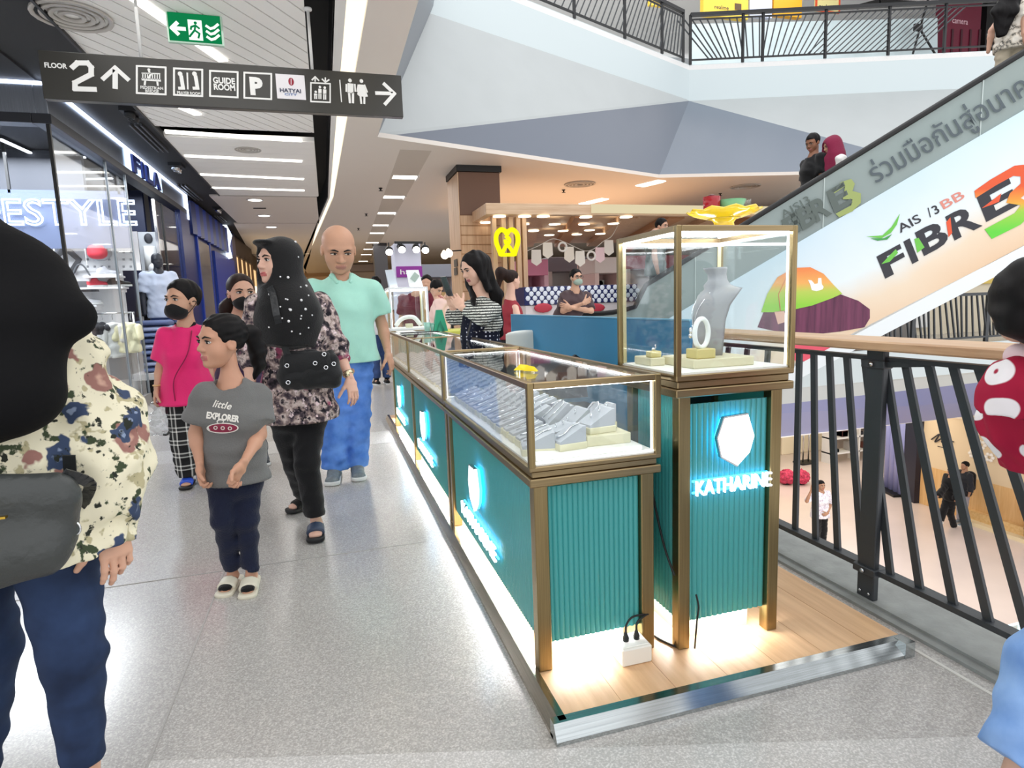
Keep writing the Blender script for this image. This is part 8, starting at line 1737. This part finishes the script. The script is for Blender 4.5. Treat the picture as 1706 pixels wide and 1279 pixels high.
# shops across the far hall: simple shop units that each stand on their own
def unit_shop(lab, px0, px1, ptop, Y, wall, band, extra=None, em=0.):
    a, b = at(px0, 505, Y=Y), at(px1, 505, Y=Y); z = at((px0+px1)/2, ptop, Y=Y)[2]; t = thing('far_shop', lab, 'shop', ((a[0]+b[0])/2, Y, 0)); wm_ = mat('wall_'+wall, wall, .6) if not em else emat('wallx_'+wall, wall, em)
    MB().box((a[0], Y+.9, 0), (b[0], Y+1, z)).build('back_wall', wm_, t); MB().bbox((a[0], Y, z-.35), (b[0], Y+.95, z), .01).build('sign_band', mat('band_'+band, band, .5), t); MB().bbox((a[0]+.2, Y, 0), (b[0]-.2, Y+.5, .95), .01).build('counter', mat('band_'+band, band), t)
    for x in (a[0], b[0]-.1): MB().box((x, Y, 0), (x+.1, Y+.9, z-.35)).build('side_post', wm_, t)
    r = random.Random(px0)
    for k in range(6): x = a[0]+.3+(b[0]-a[0]-.6)*k/5; MB().bbox((x-.14, Y+.55, .95), (x+.14, Y+.85, 1.15+.5*r.random()), .01).build('goods', mat('goods_%d' % r.randrange(8), ('d9a0b4', 'e8e0d2', '8f2f3f', 'c9cdd6', 'e3c48a', '5d6470', 'f0efee', 'b5c7c0')[r.randrange(8)], .6), t)
    return t
unit_shop('pale pink shop unit behind the bunting', 872, 915, 432, 13, 'e3b9c9', 'd987a8')
unit_shop('grey roofed shop unit with a red band left of the masked man', 915, 990, 428, 14.5, 'd5d0cd', '8b8791')
unit_shop('pale shop unit with a pink wall right of the masked man', 992, 1040, 428, 12.6, 'e9cdc9', 'eadfdc')
unit_shop('dim shop with a grey header and white sign left of the wooden column', 702, 762, 440, 17, 'cfc3c3', '7d8594')
unit_shop('distant pale shop unit behind the far show case', 640, 705, 448, 24, 'd7cdcb', 'b6abad')
unit_shop('distant lit shop unit beyond the man in mint', 560, 640, 440, 32, 'e0d5ca', 'a59a98')
unit_shop('distant shop unit at the end of the corridor', 470, 560, 450, 40, 'e8d6c0', 'b79c80')
unit_shop('red and white stall far right behind the escalator', 1045, 1180, 425, 15, 'd9d3d0', '9d3443')
unit_shop('pale stall at far right of the hall under the beige ceiling', 1180, 1420, 420, 17, 'd6cfc8', 'b9aaa0')
a, b = at(626, 470, Y=22), at(646, 434, Y=22); t = thing('dark_pillar', 'dark grey square pillar far down the hall left of the purple sign', 'pillar', (a[0]+.2, 22, 0)); MB().bbox((a[0], 22, 0), (b[0], 22.5, ZC), .01).build('shaft', mat('pillar_dark', '3b3b40', .5), t); MB().bbox((a[0]-.03, 21.97, 0), (b[0]+.03, 22.53, .2), .01).build('base', DARK, t)
# ------------------------------------------------------------------ lower floor shops
A_ = at(1518, 833, Z=-5); B_ = at(1622, 868, Z=-5); dW = unit((B_-A_)*[1, 1, 0]); nW = V3((dW[1], -dW[0], 0));  nW = nW if nW@(EYE-A_) > 0 else -nW; LW = 9.0
bw_ = thing('beige_shop', 'beige shop on the lower floor with flower lattice wall and wooden lower panel', 'shop', A_)
def wplate(name, u0, u1, z0, z1, m, off=0., th=.08): return MB().hull([A_+dW*u+nW*(off-d)+[0, 0, z+5-0.0] if False else np.array([*(A_+dW*u+nW*(off-d))[:2], z]) for u in (u0, u1) for z in (z0, z1) for d in (0, th)]).build(name, m, bw_)
wplate('wall', 0, LW, -5, -2.1, mat('shop_beige', 'e9d3ae', .6)); wplate('edge_post', -.12, .06, -5, -2.1, mat('shop_edge', 'efe0c6', .5), .03); wplate('wood_panel', .06, LW, -5, -3.85, wood_mat('shop_oak', 'd9a868', 'ecc48a', 'Z', 1.2, .5), .02); wplate('cornice', 0, LW, -2.32, -2.1, mat('shop_cornice', 'f3e6d2', .5), .04)
for i in range(16):
    u, z = 1.75+.42*(i % 6)+.2*(i//6 % 2), -2.62-.28*(i//6); c = np.array([*(A_+dW*u+nW*.03)[:2], z]); m_ = MB()
    for k in range(6): a = k*math.pi/3; m_.ell(c+dW*.085*math.cos(a)+V3((0, 0, .085*math.sin(a))), (.05, .05, .05), 6, 4)
    m_.build('flower_cutout', mat('flower_white', 'faf3e6', .6), bw_)
sq = [(.55, -3.05), (.78, -2.85), (.66, -3.1), (.9, -2.92), (.86, -3.06), (1.05, -2.98), (1.2, -2.98)]; MB().tube(smooth_pts([np.array([*(A_+dW*u+nW*.03)[:2], z]) for u, z in sq]), .018, 5).build('script_lettering', INK, bw_); MB().tube([np.array([*(A_+dW*u+nW*.03)[:2], -3.2]) for u in (.75, 1.2)], .012, 5).build('script_lettering', INK, bw_)
P1_ = at(1618, 868, Z=-5); pd = thing('shop_plinth', 'low wooden plinth under the mannequins on the lower floor', 'plinth', P1_); MB().hull([np.array([*(P1_+dW*u-nW*d)[:2], z]) for u in (0, 5) for d in (-.1, 1.6) for z in (-5, -4.68)]).build('front', wood_mat('plinth_oak', 'dcb06e', 'efcc92', 'X', 1.2, .5), pd); MB().hull([np.array([*(P1_+dW*u-nW*d)[:2], z]) for u in (-.05, 5) for d in (-.3, 1.6) for z in (-5, -4.9)]).build('step', mat('plinth_step', 'f0ddb4', .5), pd)
bl_ = thing('blue_column', 'lavender blue ribbed column beside a black panel on the lower floor', 'column', at(1490, 815, Z=-5)); ca_, cb_ = at(1476, 812, Z=-5), at(1508, 828, Z=-5); dB = unit((cb_-ca_)*[1, 1, 0]); Lb = np.linalg.norm((cb_-ca_)[:2])
for k in range(4): c = ca_+dB*Lb*(k+.5)/4; MB().lathe([(Lb/7, -5), (Lb/7, -2.06)], (c[0], c[1], 0), 14).build('rib', mat('column_lavender', '8f93c4', .35), bl_)
MB().hull([np.array([*(cb_+dB*u+V3((-dB[1], dB[0], 0))*d)[:2], z]) for u in (.0, .55) for d in (-.1, .1) for z in (-5, -2.06)]).build('dark_panel', mat('dark_navy_panel', '15172a', .4), bl_); MB().hull([np.array([*(ca_+dB*u+V3((-dB[1], dB[0], 0))*d)[:2], z]) for u in (-.1, Lb) for d in (-.35, .3) for z in (-5, -4.93)]).build('base', BLACK, bl_)
shm = mat('shelf_white', 'ecebe8', .5)
a = at(1430, 768, Z=-5); sf_ = thing('lower_shelf', 'white display shelving with dark goods at the back of the lower floor', 'shelf', a)
for k in range(4): MB().box((a[0]-1.2, a[1], -5+.35+.55*k), (a[0]+1.2, a[1]+.5, -5+.4+.55*k)).build('shelf_board', shm, sf_)
for x in (-1.2, 0, 1.15): MB().box((a[0]+x, a[1], -5), (a[0]+x+.05, a[1]+.5, -2.9)).build('upright', shm, sf_)
for k in range(14): x = a[0]-1.05+.36*(k % 6); z = -5+.4+.55*(k % 4); MB().bbox((x, a[1]+.08, z), (x+.26, a[1]+.4, z+.12+.1*((k*7) % 3)), .02).build('dark_goods', mat('goods_%s' % ('a', 'b', 'c')[k % 3], ('2b2d33', '6b3a34', 'a9a6a4')[k % 3], .6), sf_)
a = at(1375, 760, Z=-5); yc_ = thing('yellow_counter', 'yellow lit counter at the back of the lower floor', 'counter', a); MB().bbox((a[0]-1.3, a[1]+.8, -5), (a[0]+.7, a[1]+1.4, -3.6), .02).build('front', mat('counter_cream', 'f0e3c4', .5), yc_); MB().bbox((a[0]-1.4, a[1]+.75, -3.4), (a[0]+.7, a[1]+1.4, -2.6), .02).build('yellow_panel', emat('yellow_panel', 'f0d27a', .9), yc_); MB().box((a[0]-1.4, a[1]+.76, -3.6), (a[0]+.7, a[1]+1.4, -3.4)).build('dark_edge', DARK, yc_)
a = at(1342, 771, Z=-5); t = thing('black_stand', 'thin black stand on a flat base at the back of the lower floor', 'stand', a); MB().box(a+[-.35, -.25, 0], a+[.35, .25, .05]).build('base', BLACK, t)
for x in (-.12, .12): MB().tube([a+[x, 0, .05], a+[x, 0, 1.7]], .025, 8).build('pole', CHROME, t)
for i, x in enumerate((1310, 1334)): c = at(x, 806, Z=-5); t = thing('pink_flower_ball', ('left red and pink flower ball on the lower floor', 'right red and pink flower ball on the lower floor')[i], 'flowers', c); S_ = Sdf(); S_.ell(c+[0, 0, .24], (.26, .26, .24)); S_.wrinkle(.03, 30, i); sobj('petals', S_, .03, mat('flower_pink', 'c53a5a', .7, noise=.5, nscale=14), t); MB().lathe([(.12, 0), (.14, .06), (.10, .06)], c, 12).build('pot', DARK, t)
for i, (xa, ya2, w_, m_) in enumerate(((1590, 1088, .95, 'left'), (1690, 1108, 1.0, 'right'))):
    c = at(xa, ya2, Z=-5+.9); t = thing('glass_showcase', '%s bright blue lit glass show case on the lower floor below the railing' % m_, 'display case', (c[0], c[1], -5)); MB().bbox((c[0]-w_/2, c[1]-.3, -5), (c[0]+w_/2, c[1]+.3, -4.1), .01).build('base', mat('case_white', 'eef4f6', .4), t); MB().box((c[0]-w_/2+.01, c[1]-.29, -4.1), (c[0]+w_/2-.01, c[1]+.29, -3.72)).build('glass_box', glass_mat('case_glass', (.85, .95, .97)), t)
    for k in range(3): MB().bbox((c[0]-w_/2+.1+.3*k, c[1]-.15, -4.1), (c[0]-w_/2+.3+.3*k, c[1]+.1, -3.95), .02).build('blue_display', mat('display_blue', '3f6fd0', .4), t)
    for x in (-1, 1):
        for y in (-1, 1): MB().box((c[0]+x*(w_/2-.012)-.012, c[1]+y*.288-.012, -4.1), (c[0]+x*(w_/2-.012)+.012, c[1]+y*.288+.012, -3.70)).build('frame_post', emat('case_led', 'dff6ff', 1.6), t)
    for y in (-1, 1): MB().box((c[0]-w_/2, c[1]+y*.288-.012, -3.72), (c[0]+w_/2, c[1]+y*.288+.012, -3.70)).build('frame_rail', MATS['case_led'], t)
# level-two shops across the void, seen under the escalator
a = at(1500, 560, Y=9.75); orl = thing('far_railing', 'black railing across the void seen under the escalator', 'railing', (11, 9.62, 0)); MB().box((7, 9.6, 1.0), (20, 9.65, 1.06)).build('top_rail', RAILM, orl); MB().box((7, 9.6, .1), (20, 9.65, .14)).build('bottom_rail', RAILM, orl)
for i in range(70): x = 8.5+.15*i; MB().bar((x-.14, 9.625, 1.0), (x+.06*math.sin(i), 9.625, .12), .03, .03, up=(0, 1, 0)).build('bar', RAILM, orl)
for x in (8.6, 11.45, 13.5, 16): MB().bar((x, 9.63, 0), (x, 9.63, 1.02), .09, .05, up=(0, 1, 0)).build('post', RAILM, orl)
t = thing('planter', 'grey planter with green leaves behind the far railing under the escalator', 'planter', (11.2, 10.2, 0)); MB().bbox((10.5, 10.0, 0.0), (11.9, 10.5, .75), .02).build('box', mat('planter_grey', '8a8580', .7), t); S_ = Sdf()
for k in range(9): S_.ell((10.6+.15*k, 10.25, .88+.06*math.sin(k*2.3)), (.14, .16, .16))
S_.wrinkle(.04, 26, 5); sobj('leaves', S_, .03, mat('leaf_green', '5f8f4c', .7, noise=.4, nscale=12), t)
t = thing('level_two_shop', 'yellow and white shop front across the void under the escalator', 'shop', (14, 12, 0)); MB().box((11, 12, 0), (22, 12.2, 3.3)).build('wall', mat('shop_cream2', 'e6dcc4', .6), t); MB().bbox((11, 11.9, 1.25), (22, 12, 1.75), .01).build('yellow_band', mat('band_yellow', 'e4c65e', .5), t); MB().bbox((12.6, 11.85, .2), (14.6, 12, 1.1), .01).build('white_board', mat('board_white', 'eff0ee', .5), t); text_mb('osam', (12.85, 11.845, .72), X1, Z1_, .16, .004, width=1.2).build('lettering', INK, t)
